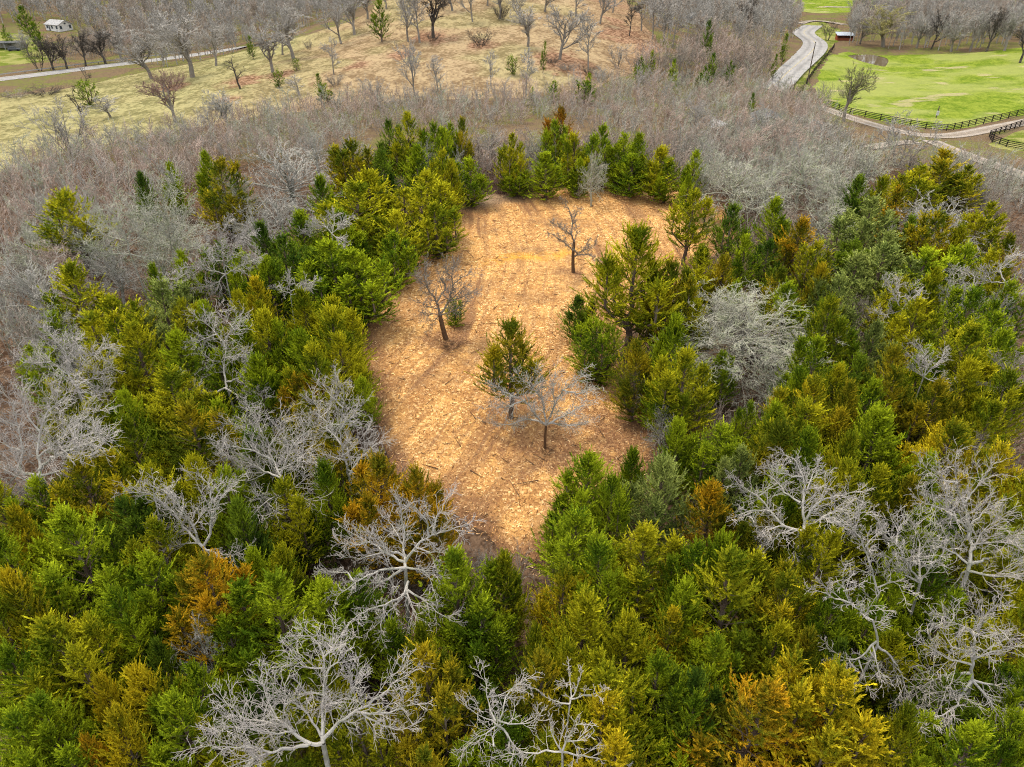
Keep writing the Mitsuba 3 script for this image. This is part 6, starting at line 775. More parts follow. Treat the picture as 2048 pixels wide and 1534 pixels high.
class Level:
    """a set of branches: polylines P (B, n+1, 3), radii R (B, n+1)"""
    def __init__(s, start, d, L, r, n, wander, up, rng, taper=.75):
        B = len(start); P = [start]; s.D = []; d = unit(d)
        for k in range(n):
            d = unit(d + rng.normal(0, wander, (B, 3)) + [0, 0, up])
            s.D.append(d); P.append(P[-1] + d * (L / n)[:, None])
        s.P = np.stack(P, 1); s.D = np.stack(s.D, 1); s.L = L; s.n = n
        s.R = r[:, None] * (1 - taper * np.linspace(0, 1, n + 1)[None])
    def spawn(s, count, smin, ang, ratio, rng, rr=.6, rmin=.012, skew=.5):
        B = len(s.P)
        t = smin + (1 - smin) * np.clip((np.arange(count)[None] + rng.uniform(.1, .9, (B, count))) / count, 0, .999)
        k = np.minimum((t * s.n).astype(int), s.n - 1); u = t * s.n - k; bi = np.arange(B)[:, None]
        p = s.P[bi, k] * (1 - u)[..., None] + s.P[bi, k + 1] * u[..., None]; d = s.D[bi, k]
        q = unit(np.cross(d, unit(rng.normal(0, 1, d.shape)))); a = rng.normal(ang, .22, t.shape)[..., None]
        nd = d * np.cos(a) + q * np.sin(a)
        L = s.L[:, None] * ratio * (1.1 - skew * t) * rng.uniform(.6, 1.35, t.shape)
        r = np.maximum(rmin, rr * (s.R[bi, k] * (1 - u) + s.R[bi, k + 1] * u))
        return p.reshape(-1, 3), nd.reshape(-1, 3), L.ravel(), r.ravel()
    def mesh(s, sides):
        p0, p1 = s.P[:, :-1].reshape(-1, 3), s.P[:, 1:].reshape(-1, 3)
        return tubes(p0, p1, s.R[:, :-1].ravel(), s.R[:, 1:].ravel(), sides)
    def spike(s):
        if s.n == 1: return [spikes(s.P[:, 0], s.P[:, 1], s.R[:, 0])]
        parts = [spikes(s.P[:, -2], s.P[:, -1], s.R[:, -2])]
        p0, p1 = s.P[:, :-2].reshape(-1, 3), s.P[:, 1:-1].reshape(-1, 3)
        return parts + [tubes(p0, p1, s.R[:, :-2].ravel(), s.R[:, 1:-1].ravel(), 3)]

def bare(kind, seed, fat=1.0):
    """leafless tree of height 10: (trunk mesh, crown mesh)"""
    rng = np.random.default_rng(seed); A = np.array; H = 10.
    if kind == 'vase':
        tr = Level(A([[0, 0, -.4]]), A([[0, 0, 1.]]), A([H * .62]), A([.21]), 7, .06, .05, rng, .6)
        l1 = Level(*tr.spawn(9, .30, .62, .72, rng, .62), 7, .10, .07, rng, .8); cnt = [7, 6, 5]; ang = (.6, .6, .6); rt = (.52, .55, .55); wd = .13
    elif kind == 'slim':
        tr = Level(A([[0, 0, -.4]]), A([[0, 0, 1.]]), A([H * .95]), A([.16]), 9, .04, .06, rng, .85)
        l1 = Level(*tr.spawn(15, .28, .72, .36, rng, .55, skew=.75), 5, .10, .08, rng, .8); cnt = [6, 5, 4]; ang = (.6, .6, .6); rt = (.55, .55, .55); wd = .12
    elif kind == 'multi':
        m = 6; az = np.arange(m) * 2.4 + rng.uniform(0, .8, m)
        tr = Level(np.column_stack([.25 * np.cos(az), .25 * np.sin(az), az * 0 - .4]), np.column_stack([np.cos(az) * .38, np.sin(az) * .38, az * 0 + 1]), rng.uniform(6.5, 9, m), rng.uniform(.07, .12, m), 7, .07, .04, rng, .8)
        l1 = Level(*tr.spawn(8, .25, .5, .42, rng, .6), 5, .10, .08, rng, .8); cnt = [4, 4, 3]; ang = (.5, .55, .55); rt = (.55, .5, .5); wd = .11
    elif kind == 'gnarl':
        tr = Level(A([[0, 0, -.4]]), A([[.1, 0, 1.]]), A([H * .8]), A([.24]), 8, .16, .06, rng, .75)
        l1 = Level(*tr.spawn(9, .3, .9, .42, rng, .6), 6, .22, .03, rng, .75); cnt = [5, 4, 3]; ang = (.8, .8, .7); rt = (.45, .5, .5); wd = .22
    elif kind == 'dome':
        tr = Level(A([[0, 0, -.4]]), A([[0, 0, 1.]]), A([H * .5]), A([.26]), 5, .07, .05, rng, .5)
        m = 30; az = np.arange(m) * 2.39996 + rng.uniform(-.3, .3, m); el = np.arcsin(np.clip((np.arange(m) + .5) / m * 1.12 - .12, -.2, 1)); st = np.column_stack([az * 0, az * 0, 2.4 + 2.3 * np.maximum(0, np.sin(el))])
        l1 = Level(st, np.column_stack([np.cos(az) * np.cos(el), np.sin(az) * np.cos(el), np.sin(el) + .25]), rng.uniform(3.7, 5.0, m), rng.uniform(.045, .08, m), 8, .15, -.02, rng, .8); cnt = [7, 5, 4]; ang = (.75, .7, .65); rt = (.42, .5, .5); wd = .17
    elif kind == 'canopy':
        tr = Level(A([[0, 0, -.4]]), A([[0, 0, 1.]]), A([H * .5]), A([.22]), 5, .07, .05, rng, .5)
        m = 64; az = np.arange(m) * 2.39996 + rng.uniform(-.3, .3, m); el = np.arcsin(np.clip((np.arange(m) + .5) / m * 1.15 - .15, -.2, 1)); st = np.column_stack([az * 0, az * 0, 2.6 + 2.0 * np.maximum(0, np.sin(el))])
        l1 = Level(st, np.column_stack([np.cos(az) * np.cos(el), np.sin(az) * np.cos(el), np.sin(el) + .25]), rng.uniform(3.6, 4.6, m), rng.uniform(.022, .045, m), 9, .17, -.03, rng, .7); cnt = [9, 6, 4]; ang = (.8, .75, .7); rt = (.34, .55, .55); wd = .2
    l2 = Level(*l1.spawn(cnt[0], .2, ang[0], rt[0], rng), 4, wd, .05, rng, .75)
    l3 = Level(*l2.spawn(cnt[1], .15, ang[1], rt[1], rng, rmin=.016), 3, wd, .04, rng, .6)
    l4 = Level(*l3.spawn(cnt[2], .1, ang[2], rt[2], rng, rmin=.014), 2, wd, .03, rng, .6)
    for l in (l2, l3, l4): l.R *= fat
    l1.R *= 1 + .3 * (fat - 1)
    return join([tr.mesh(7), l1.mesh(5)]), join([l2.mesh(3), *l3.spike(), *l4.spike()])

def brush(seed, stems=7, thick=.016, spread=.35, c=(6, 4), H=5.):
    rng = np.random.default_rng(seed); az = rng.uniform(0, 6.3, stems); o = rng.uniform(.1, 1.1, stems)
    tr = Level(np.column_stack([o * np.cos(az), o * np.sin(az), az * 0 - .3]), np.column_stack([np.cos(az) * spread, np.sin(az) * spread, az * 0 + 1]), rng.uniform(.6, 1.05, stems) * H, rng.uniform(.03, .06, stems), 5, .09, .04, rng, .7)
    l1 = Level(*tr.spawn(c[0], .2, .55, .42, rng, rmin=thick), 3, .13, .06, rng, .6)
    l2 = Level(*l1.spawn(c[1], .1, .55, .5, rng, rmin=thick), 2, .13, .05, rng, .5)
    return join([tr.mesh(4), *l1.spike(), *l2.spike()])

def cedar(kind, seed, tier):
    """red cedar, 8 m tall and 2.5 m in radius: (trunk mesh, (crown mesh, uv))"""
    rng = np.random.default_rng(seed); H, R = 8., 2.5
    if kind == 'cone':
        lead = [(0, 0, H, R, .5)] + [(*(rng.uniform(.3, .5) * R * np.array([math.cos(a), math.sin(a)])), H * rng.uniform(.5, .78), R * .42, .8) for a in rng.uniform(0, 6.3, 3)]
    elif kind == 'round':
        lead = [(0, 0, H, R * .8, .1)] + [(*(.5 * R * np.array([math.cos(a), math.sin(a)])), H * rng.uniform(.75, .93), R * .6, .1) for a in np.arange(6) * 1.05]
    elif kind == 'sparse':
        lead = [(0, 0, H, R * .85, 1.8)] + [(*(rng.uniform(.35, .6) * R * np.array([math.cos(a), math.sin(a)])), H * rng.uniform(.6, .92), R * .42, 2.6) for a in np.arange(4) * 1.6 + rng.uniform(0, 1)]
    else:
        lead = [(0, 0, H, R * .8, .5)] + [(*(rng.uniform(.35, .6) * R * np.array([math.cos(a), math.sin(a)])), H * rng.uniform(.55, .92), R * rng.uniform(.4, .55), .6) for a in np.arange(6) * 1.05 + rng.uniform(0, 1)]
    nb, npl, nl, ls = {'near': (310, 8, 25, 1.0), 'mid': (210, 7, 13, 1.4), 'far': (70, 6, 8, 2.4)}[tier]
    if kind == 'sparse': nb = int(nb * .62)
    wts = np.array([l[3] * (l[2] - l[4]) for l in lead]); wts[0] *= .8; ns = np.maximum(8, nb * wts / wts.sum()).astype(int)
    bp, bd, bl, el = [], [], [], []
    for (x, y, h, r, z0), m in zip(lead, ns):
        t = (np.arange(m) + rng.uniform(0, 1, m)) / m; t = 1 - (1 - t) ** 1.25 if kind != 'round' else t
        az = np.arange(m) * 2.39996 + rng.uniform(-.5, .5, m) + seed
        prof = np.where(t < .22, .72 + 1.27 * t, 1.0) * (1 - np.clip((t - .15) / .9, 0, 1) ** (1.5 if kind == 'cone' else 2.1)) if kind != 'round' else np.sqrt(np.clip(1 - (t * 1.02 - .25) ** 2 / .62, .02, 1))
        L = r * (prof * rng.uniform(.70, 1.08, m) + .09)
        L *= .78 + .44 * meshkit.noise(np.column_stack([np.cos(az) * 1.3, np.sin(az) * 1.3, t * 3.1]) + seed * 7.7)
        bp.append(np.column_stack([x * np.minimum(1, t * 2.2 + .1), y * np.minimum(1, t * 2.2 + .1), z0 + t * (h - z0) - .25 * L])); bd.append(np.column_stack([np.cos(az), np.sin(az), az * 0])); bl.append(L)
        el.append(np.radians(22 + 50 * t ** 1.2) + rng.normal(0, .14, m))
    bp, bd, bl, el = np.vstack(bp), np.vstack(bd), np.concatenate(bl), np.concatenate(el)
    B = len(bp)
    s = np.clip(.22 + .78 * (np.arange(npl)[None] + rng.uniform(.2, 1, (B, npl))) / npl, 0, 1); s[:, -1] = 1
    ce, se = np.cos(el)[:, None], np.sin(el)[:, None]
    pos = bp[:, None] + bd[:, None] * (bl[:, None] * s * ce)[..., None]
    pos[..., 2] += bl[:, None] * (se * s + .22 * s * s)
    tan = bd[:, None] * ce[..., None] + np.array([0, 0, 1.]) * (se + .44 * s)[..., None]
    side = np.cross(bd, [0, 0, 1.])[:, None] * (rng.choice([-1, 1], (B, npl)) * rng.uniform(.15, .95, (B, npl)))[..., None]; side[:, -1] *= .2
    pd_ = unit(unit(tan) + side + rng.normal(0, .22, (B, npl, 3)) + [0, 0, .42])
    pl = (.30 + .40 * rng.uniform(0, 1, (B, npl))) * (1.25 - .35 * s) * (1 + .15 * (ls - 1)); pl[:, -1] *= 1.35
    P, D, Lp = pos.reshape(-1, 3), pd_.reshape(-1, 3), pl.ravel(); N = len(P)
    u = np.clip((np.arange(nl)[None] + rng.uniform(0, 1, (N, nl))) / nl, 0, 1)
    p = P[:, None] + D[:, None] * (Lp[:, None] * u)[..., None]
    q = np.cross(D[:, None], unit(rng.normal(0, 1, (N, nl, 3)))); d = unit(D[:, None] + .85 * q * (1.05 - .6 * u)[..., None])
    ll = ls ** .7 * (.155 if ls == 1 else .175) * (1.05 - .5 * u) * rng.uniform(.7, 1.3, (N, nl)); w = unit(np.cross(d, unit(rng.normal(0, 1, d.shape)))) * ((.0205 if ls == 1 else .0235) * ls * rng.uniform(.7, 1.3, (N, nl)))[..., None]
    v = np.stack([p - w, p + w, p + d * ll[..., None]], 2).reshape(-1, 3)
    pr = np.repeat(rng.uniform(0, 1, N), nl * 3)
    uv = np.column_stack([np.stack([u, u, np.minimum(1, u + .3)], 2).ravel(), pr])
    f = np.arange(len(v)).reshape(-1, 3)
    k = 9; tz = np.linspace(-.4, H * .93, k); tp = np.column_stack([rng.normal(0, .03, k), rng.normal(0, .03, k), tz]); tr = .17 * (1 - .85 * np.linspace(0, 1, k))
    parts = [tubes(tp[:-1], tp[1:], tr[:-1], tr[1:], 6)]
    for x, y, h, r, z0 in lead[1:]:
        z = np.linspace(z0 * .7 + .2, h * .9, 5); t = np.clip(np.linspace(0, 1, 5) * 2.2, 0, 1)
        q = np.column_stack([x * t, y * t, z]); parts.append(tubes(q[:-1], q[1:], np.linspace(.08, .03, 5)[:-1], np.linspace(.08, .03, 5)[1:], 5))
    if tier != 'far':
        sel = rng.random(B) < .55; e = bp + bd * (bl * np.cos(el) * .85)[:, None]; e[:, 2] += bl * (np.sin(el) * .85 + .16)
        parts.append(spikes(bp[sel], e[sel], np.full(sel.sum(), .03)))
    return join(parts), ((v, f), uv)

def group(key, **children):
    if key not in scene: scene[key] = {'type': 'shapegroup', **children}
    return key
def place(key, grp, x, y, z, sx, sz, rot, sy=None, tilt=0., tdir=0.):
    m = T().translate([float(x), float(y), float(z)])
    if tilt: m = m @ T().rotate([math.cos(tdir), math.sin(tdir), 0], tilt)
    scene[key] = {'type': 'instance', 'group': {'type': 'ref', 'id': grp}, 'to_world': m @ T().rotate([0, 0, 1], float(rot)) @ T().scale([float(sx), float(sy or sx), float(sz)])}

rng = np.random.default_rng(11)
# ---- red cedars, one by one
CACHE = {}
def cedar_ply(kind, var, tier):
    if (kind, var, tier) not in CACHE:
        tr, (cr, uv) = cedar(kind, {'cone': 10, 'broad': 20, 'sparse': 30, 'round': 40}[kind] + var, tier)
        rad = np.percentile(np.hypot(cr[0][:, 0], cr[0][:, 1]), 96)
        CACHE[kind, var, tier] = (mikit.ply(tr, None), mikit.ply(cr, None, uv=uv), rad, np.percentile(cr[0][:, 2], 99.8))
    return CACHE[kind, var, tier]
for i, (x, y, h, r, c, kind, lab) in enumerate(CEDARS):
    dist = math.hypot(x, y); tier = 'near' if dist < 60 else 'mid' if dist < 150 else 'far'
    var = i % ({'broad': 5, 'cone': 4}.get(kind, 2) if tier != 'far' else 1)
    tr, cr, rad, top = cedar_ply(kind, var, tier)
    g = group(f'cedar_{kind}_{var}_{tier}_{c}', trunk={**tr, 'bsdf': {'type': 'ref', 'id': 'bark_cedar'}}, crown={**cr, 'bsdf': {'type': 'ref', 'id': 'leaf_' + c}})
    key = numbered('cedar_tree')
    place(key, g, x, y, ground_z(x, y), r * (1.26 if dist < 150 else 1.1) / rad, h / top, rng.uniform(0, 360), sy=r * (1.26 if dist < 150 else 1.1) / rad * rng.uniform(.85, 1.12), tilt=rng.uniform(0, 4), tdir=rng.uniform(0, 6))
    tag(key, lab, 'cedar tree', 'red cedars in and round the woods')

# ---- bare trees that can be told apart
BC = {}
def bare_group(kind, var, bk, trunk_bark=None, fat=1.0):
    if (kind, var) not in BC:
        t, c = bare(kind, {'vase': 100, 'slim': 200, 'multi': 300, 'gnarl': 400, 'dome': 500, 'canopy': 550}[kind] + var, fat)
        top = c[0][:, 2].max(); rad = np.percentile(np.hypot(c[0][:, 0], c[0][:, 1]), 92)
        BC[kind, var] = mikit.ply(t, None), mikit.ply(c, None), top, rad
    t, c, top, rad = BC[kind, var]
    ref = lambda b: {'type': 'ref', 'id': 'bark_' + b}
    return group(f'bare_{kind}_{var}_{bk}', trunk={**t, 'bsdf': ref(trunk_bark or bk)}, crown={**c, 'bsdf': ref(bk)}), top, rad
for i, (x, y, h, r, kind, bk, lab) in enumerate(BARE):
    g, top, rad = bare_group(kind, i % 3 if kind in ('vase', 'slim') else i % 2, bk, 'dull' if bk in ('grey', 'bud', 'yellow', 'red') else None, 1.75)
    key = numbered('bare_tree'); place(key, g, x, y, ground_z(x, y), r / rad, h / top, rng.uniform(0, 360), tilt=rng.uniform(0, 4), tdir=rng.uniform(0, 6)); tag(key, lab, 'bare tree', 'leafless trees')
for i, (x, y, h, r, bk, lab) in enumerate(DOME):
    r = r * (1.3 if i == 0 else 1.15)
    g, top, rad = bare_group('canopy', 0, bk, 'dull', .62) if i == 0 else bare_group('dome', i % 3, bk, None, 1.15)
    key = numbered('bare_tree'); place(key, g, x, y, ground_z(x, y), r / rad, h / top, rng.uniform(0, 360)); tag(key, lab, 'bare tree', 'leafless trees')
for i, (x, y, h, r, bk, lab) in enumerate(BUSH):
    v = i % 2
    if ('bush', v) not in BC: BC['bush', v] = mikit.ply(brush(700 + v, 26, .02, .75, (7, 5)), None)
    g = group(f'bush_{v}_{bk}', twigs={**BC['bush', v], 'bsdf': {'type': 'ref', 'id': 'bark_' + bk}})
    key = numbered('bare_shrub'); place(key, g, x, y, ground_z(x, y), r / 4., h / 5., rng.uniform(0, 360)); tag(key, lab, 'bare shrub', 'leafless shrubs')

# ---- bare trees with limbs of their own
def hero(i, base, r0, tl, ts, bk, lab, limbs):
    h_ = 'lone' in lab
    rg = np.random.default_rng(900 + i); key = numbered('bare_tree'); tag(key, lab, 'bare tree', 'leafless trees')
    z = float(ground_z(*base)); to = T().translate([base[0], base[1], z])
    piv = np.array(limbs[0][0]); col = 'dull' if bk == 'clear' else bk; tcol = 'brown' if h_ else bk
    foot = np.array([.6 if 'torn' in lab else rg.normal(0, .25), rg.normal(0, .25), -.4]); k = 8; t = np.linspace(0, 1, k)
    p = foot + (piv - foot) * t[:, None] + np.sin(t * np.pi)[:, None] * rg.normal(0, .12, 3) * [1, 1, 0]
    r0 = r0 * (1.1 if bk == 'clear' else .48); fat = max(1., math.hypot(*base) / 48.); rr = r0 * (1.25 - .35 * t); rr[0] *= 1.4
    put = lambda part, m, b: scene.__setitem__(f'{key}__{part}', mikit.ply(m, 'bark_' + b, to_world=to))
    put('trunk', tubes(p[:-1], p[1:], rr[:-1], rr[1:], 8), tcol)
    tips = []; n = 0
    for L in limbs:
        q = np.array(L, float); q[:, 2] = np.maximum(q[:, 2], .9)
        ln = np.linalg.norm(np.diff(q, axis=0), axis=1).sum()
        q = resample(q, .32); q[1:] += rg.normal(0, .035, q[1:].shape)
        main = np.linalg.norm(q[0] - piv) < .5
        ra = min(r0 * (.85 if main else .6), .0145 * ln + .016); R = ra * (1 - np.linspace(0, 1, len(q)) ** .8) + .010
        put('limb' if n == 0 else f'limb_{n:03d}', tubes(q[:-1], q[1:], R[:-1], R[1:], 6), col); n += 1
        m = max(3, int(ln * .9 / (ts * .62))); a = np.clip(.15 + .85 * (np.arange(m) + rg.uniform(0, 1, m)) / m, 0, .999) * (len(q) - 1)
        k = a.astype(int); u = (a - k)[:, None]; s = q[k] * (1 - u) + q[k + 1] * u; d = unit(q[k + 1] - q[k])
        e = unit(np.cross(d, unit(rg.normal(0, 1, d.shape)))); an = rg.normal(.75, .25, m)[:, None]
        tips.append((s, d * np.cos(an) + e * np.sin(an) + [0, 0, .12], tl * (.85 if bk == 'clear' else .9 if h_ else 1.25) * rg.uniform(.4, 1.5, m) * (1.15 - .45 * a / len(q)), np.clip(.45 * R[k], .011, .018) * fat))
        tips.append((q[-1:], unit(q[-1:] - q[-2:-1]), np.array([tl]), np.array([.012]) * fat))
    s, d, ln, r = (np.concatenate(x) for x in zip(*tips))
    l1 = Level(s, d, ln, r, 4, .19, .04, rg, .45)
    l2 = Level(*l1.spawn(5, .15, .75, .6, rg, rr=.8, rmin=.0115 * fat), 3, .19, .04, rg, .35)
    l3 = Level(*l2.spawn(3, .15, .7, .6, rg, rr=.8, rmin=.0095 * fat), 2, .19, .03, rg, .3)
    put('crown', join([*l1.spike(), *l2.spike(), *l3.spike()]), 'twig' if col == 'pale' and not h_ else col)
for i, h in enumerate(HEROES): hero(i, *h)

# ---- masses nobody could count
def mass(name, label, polys, spacing, hr, kinds, builder, cat, seed, keep=None, wide=1.0):
    key = numbered(name); n = 0; rg = np.random.default_rng(seed)
    for p in scatter(polys, spacing, seed):
        if keep is not None and not keep(p): continue
        v = rg.integers(3) if builder != 'thicket' or rg.random() > .26 else 3 + rg.integers(2); bk = kinds[rg.integers(len(kinds))]
        if (builder, v) not in BC: BC[builder, v] = mikit.ply(MASS[builder](v), None)
        g = group(f'{builder}_{v}_{bk}', twigs={**BC[builder, v], 'bsdf': {'type': 'ref', 'id': 'bark_' + bk}})
        h = rg.uniform(*hr) * (1.2 if v > 2 else 1); n += 1
        place(f'{key}__{n:03d}', g, p[0], p[1], ground_z(p[0], p[1]), wide * h / 5. * rg.uniform(.8, 1.2), h / 5., rg.uniform(0, 360))
    tag(key, label, cat, kind='stuff')
def sapling(v):
    rg = np.random.default_rng(860 + v); A = np.array
    tr = Level(A([[0, 0, -.3]]), A([[0, 0, 1.]]), A([4.4 if v % 2 else 3.4]), A([.075]), 6, .07, .05, rg, .8)
    l1 = Level(*tr.spawn(13, .22, .7, .42 if v % 2 else .62, rg, rmin=.026), 4, .13, .07, rg, .7)
    l2 = Level(*l1.spawn(6, .15, .65, .5, rg, rmin=.022), 3, .15, .05, rg, .5)
    l3 = Level(*l2.spawn(3, .1, .65, .55, rg, rmin=.018), 1, .15, .04, rg, .5)
    return join([tr.mesh(5), l1.mesh(3), *l2.spike(), *l3.spike()])
def wood_tree(v):
    rg = np.random.default_rng(800 + v); A = np.array
    tr = Level(A([[0, 0, -.3]]), A([[0, 0, 1.]]), A([4.2]), A([.085]), 5, .05, .05, rg, .8)
    l1 = Level(*tr.spawn(11, .3, .62, .42, rg, rmin=.02), 4, .1, .08, rg, .7)
    l2 = Level(*l1.spawn(7, .15, .6, .55, rg, rmin=.03), 2, .13, .06, rg, .4)
    l3 = Level(*l2.spawn(5, .1, .6, .6, rg, rmin=.026), 1, .13, .05, rg, .5)
    return join([tr.mesh(5), l1.mesh(4), *l2.spike(), *l3.spike()])
MASS = dict(thicket=lambda v: brush(600 + v, 6, .026, .38, (6, 4)) if v < 3 else sapling(v), woods=wood_tree, under=lambda v: brush(650 + v, 8, .022, .6, (5, 3)))
KIND = dict(rose=('rose', 'rose', 'mix', 'lichen', 'grey'), pale=('lichen', 'mix', 'pale', 'lichen'), mix=('mix', 'rose', 'dull'))
names = ['pinkish-grey leafless brush left of the clearing', 'pinkish-grey leafless brush between the clearing and the hill meadow', 'pale leafless brush right of the far clearing corner', 'leafless brush between the meadow and the road',
         'pale brush by the gravel track at the right edge', 'thin leafless saplings along the far clearing edge', 'leafless brush at the right clearing corner', 'brown leafless brush between the highway and the white house', 'pale leafless brush and small trees at the left edge']
trees_xy = np.array([(c[0], c[1]) for c in CEDARS]); kd = cKDTree(trees_xy); crad = np.array([c[3] for c in CEDARS])
def free(p, f=.75):
    d, i = kd.query(p); return d > crad[i] * f
for i, ((poly, sp, hr, kd_), lab) in enumerate(zip(BRUSH, names)):
    mass('brush_thicket', lab, poly, sp, hr, KIND[kd_], 'thicket', 'brush', 50 + i, lambda p: free(p) and sdist(POLY['clearing'], p[None])[0] < -.8 and np.hypot(*(resample(LINES['highway'][0], 3.) - p).T).min() > 7)
wn = ['grey leafless wood on the far hillside, upper left', 'grey leafless wood at the top right of the hill', 'grey leafless wood behind the green pasture', 'leafless wood along the highway']
for i, ((poly, sp, hr), lab) in enumerate(zip(WOODS, wn)):
    def ok(p):
        return all(sdist(OUTLINE[k], p[None])[0] < 1 for k in ('meadow', 'pasture', 'verge', 'yard')) and min(np.hypot(*(resample(LINES[k][0], 3.) - p).T).min() for k in ('highway', 'road')) > 6
    mass('far_wood', lab, poly, sp, hr, ('grey', 'grey', 'mix'), 'woods', 'wood', 80 + i, ok, 1.05)
mass('undergrowth', 'thin grey-brown undergrowth between the cedars', UNDER, 2.3, (1.2, 3.0), ('dull', 'mix'), 'under', 'undergrowth', 95, lambda p: 12 < p[1] < 112 and sdist(POLY['clearing'], p[None])[0] < -.3)

# ---- wood chips, sticks and dry grass
rg = np.random.default_rng(77); cp = scatter(POLY['clearing'], .24, 5); cp = cp[rg.random(len(cp)) < np.clip(1.25 - cp[:, 1] / 110., .25, 1)]
n = len(cp); az = rg.uniform(0, 6.28, n); ln = rg.gamma(2.2, .085, n) + .05; w = rg.uniform(.012, .035, n)
czz = ground_z(cp[:, 0], cp[:, 1]) + .06 + .16 * (meshkit.noise(np.column_stack([cp * .8, cp[:, :1] * 0])) - .4) + .096 * (meshkit.noise(np.column_stack([cp * .25, cp[:, :1] * 0])) - .5) + rg.uniform(.0, .05, n)
d = np.column_stack([np.cos(az), np.sin(az), rg.normal(0, .22, n)]); s = np.column_stack([-np.sin(az), np.cos(az), rg.normal(0, .3, n)]); c = np.column_stack([cp, czz])
v = np.stack([c - d * ln[:, None] / 2 - s * w[:, None], c - d * ln[:, None] / 2 + s * w[:, None], c + d * ln[:, None] / 2, c + [0, 0, .02] + s * w[:, None] * .3], 1).reshape(-1, 3)
f = (np.array([[0, 1, 3], [1, 2, 3], [2, 0, 3]])[None] + (np.arange(n) * 4)[:, None, None]).reshape(-1, 3)
def chip_fn(p, n, uv):
    return mix(mix((.11, .055, .025), (.48, .265, .10), smoothstep(.15, .55, uv.x)), (.78, .58, .33), smoothstep(.6, 1., uv.x))
bsdf('chip_mat', proc(chip_fn))
scene['wood_chips'] = mikit.ply((v, f), 'chip_mat', uv=np.column_stack([np.repeat(rg.random(n), 4), np.zeros(4 * n)]))
tag('wood_chips', 'shredded wood splinters scattered over the clearing', 'wood chips', kind='stuff')
sp = scatter(POLY['clearing'], 2.1, 6); n = len(sp); az = rg.uniform(0, 6.28, n); ln = rg.gamma(2.5, .25, n) + .25
d = np.column_stack([np.cos(az), np.sin(az), rg.normal(0, .06, n)]) * ln[:, None]; q = np.column_stack([sp, ground_z(sp[:, 0], sp[:, 1]) + .15])
scene['fallen_sticks'] = mikit.ply(tubes(q, q + d, rg.uniform(.02, .045, n), np.full(n, .012), 5), 'bark_brown'); tag('fallen_sticks', 'brown broken sticks lying about the clearing', 'sticks', kind='stuff')
dg = [(x, y) for x, y in zip(rg.uniform(-10, 4, 420), rg.uniform(105.2, 109.5, 420))]
b = np.repeat(np.array(dg), 9, 0) + rg.normal(0, .25, (420 * 9, 2)); z = ground_z(b[:, 0], b[:, 1]); n = len(b)
p0 = np.column_stack([b, z - .05]); p1 = p0 + np.column_stack([rg.normal(0, .25, (n, 2)), rg.uniform(.5, 1.3, n)])
scene['dry_grass'] = mikit.ply(spikes(p0, p1, np.full(n, .035)), 'bark_red'); tag('dry_grass', 'tall reddish dry grass along the far left clearing edge', 'dry grass', kind='stuff')

# ---------------------------------------------------------------- buildings, fences and other things people put up
for k, c in dict(white_wall=(.55, .545, .53), white_roof=(.28, .285, .29), grey_roof=(.10, .105, .11), blue_roof=(.20, .23, .27), red_wood=(.22, .07, .04), dark_opening=(.03, .03, .03), window_dark=(.05, .06, .07), black_board=(.022, .02, .02),
                 pole_wood=(.10, .08, .065), galvanised=(.30, .31, .32), car_paint=(.05, .055, .065), car_glass=(.03, .035, .04), tyre=(.02, .02, .02), box_grey=(.42, .42, .41), stone=(.32, .30, .28), concrete=(.40, .39, .36)).items():
    if k in ('white_wall', 'red_wood', 'pole_wood', 'white_roof', 'grey_roof', 'stone', 'concrete'):
        bsdf(k, proc((lambda c: lambda p, n, uv: mi.Color3f(c) * (.78 + .4 * fbm(p.x * 1.7, p.y * 1.7, p.z * 1.7, 2)))(c)))
    else: bsdf(k, c, .35 if k in ('car_paint', 'car_glass', 'blue_roof') else None)
def box(x0, x1, y0, y1, z0, z1):
    m = trimesh.creation.box(extents=(x1 - x0, y1 - y0, z1 - z0)); m.apply_translation(((x0 + x1) / 2, (y0 + y1) / 2, (z0 + z1) / 2)); return m
def cat(*m): return trimesh.util.concatenate(list(m))
def at(name, xy, rot, dz=0.):
    key = numbered(name); return key, T().translate([xy[0], xy[1], float(ground_z(*xy)) + dz]).rotate([0, 0, 1], rot)
def part(key, to, name, m, mat):
    k = f'{key}__{name}'; n = 1
    while k in scene: k = f'{key}__{name}_{n:03d}'; n += 1
    scene[k] = mikit.ply(m, mat, to_world=to)
def gable(w, d, h, ridge, over=.4, th=.18):
    """walls w wide (x) and d deep (y), ridge along y: (wall mesh, roof mesh)"""
    import shapely
    prof = shapely.Polygon([(-w / 2, 0), (w / 2, 0), (w / 2, h), (0, h + ridge), (-w / 2, h)])
    wall = trimesh.creation.extrude_polygon(prof, d); R = np.array([[1, 0, 0, 0], [0, 0, -1, d / 2], [0, 1, 0, 0], [0, 0, 0, 1.]]); wall.apply_transform(R)
    s = ridge / (w / 2); e = w / 2 + over
    rp = shapely.Polygon([(-e, h - s * over + .02), (0, h + ridge + .02), (e, h - s * over + .02), (e, h - s * over + th), (0, h + ridge + th + .05), (-e, h - s * over + th)])
    roof = trimesh.creation.extrude_polygon(rp, d + 2 * over); R2 = R.copy(); R2[1, 3] = d / 2 + over; roof.apply_transform(R2)
    return wall, roof

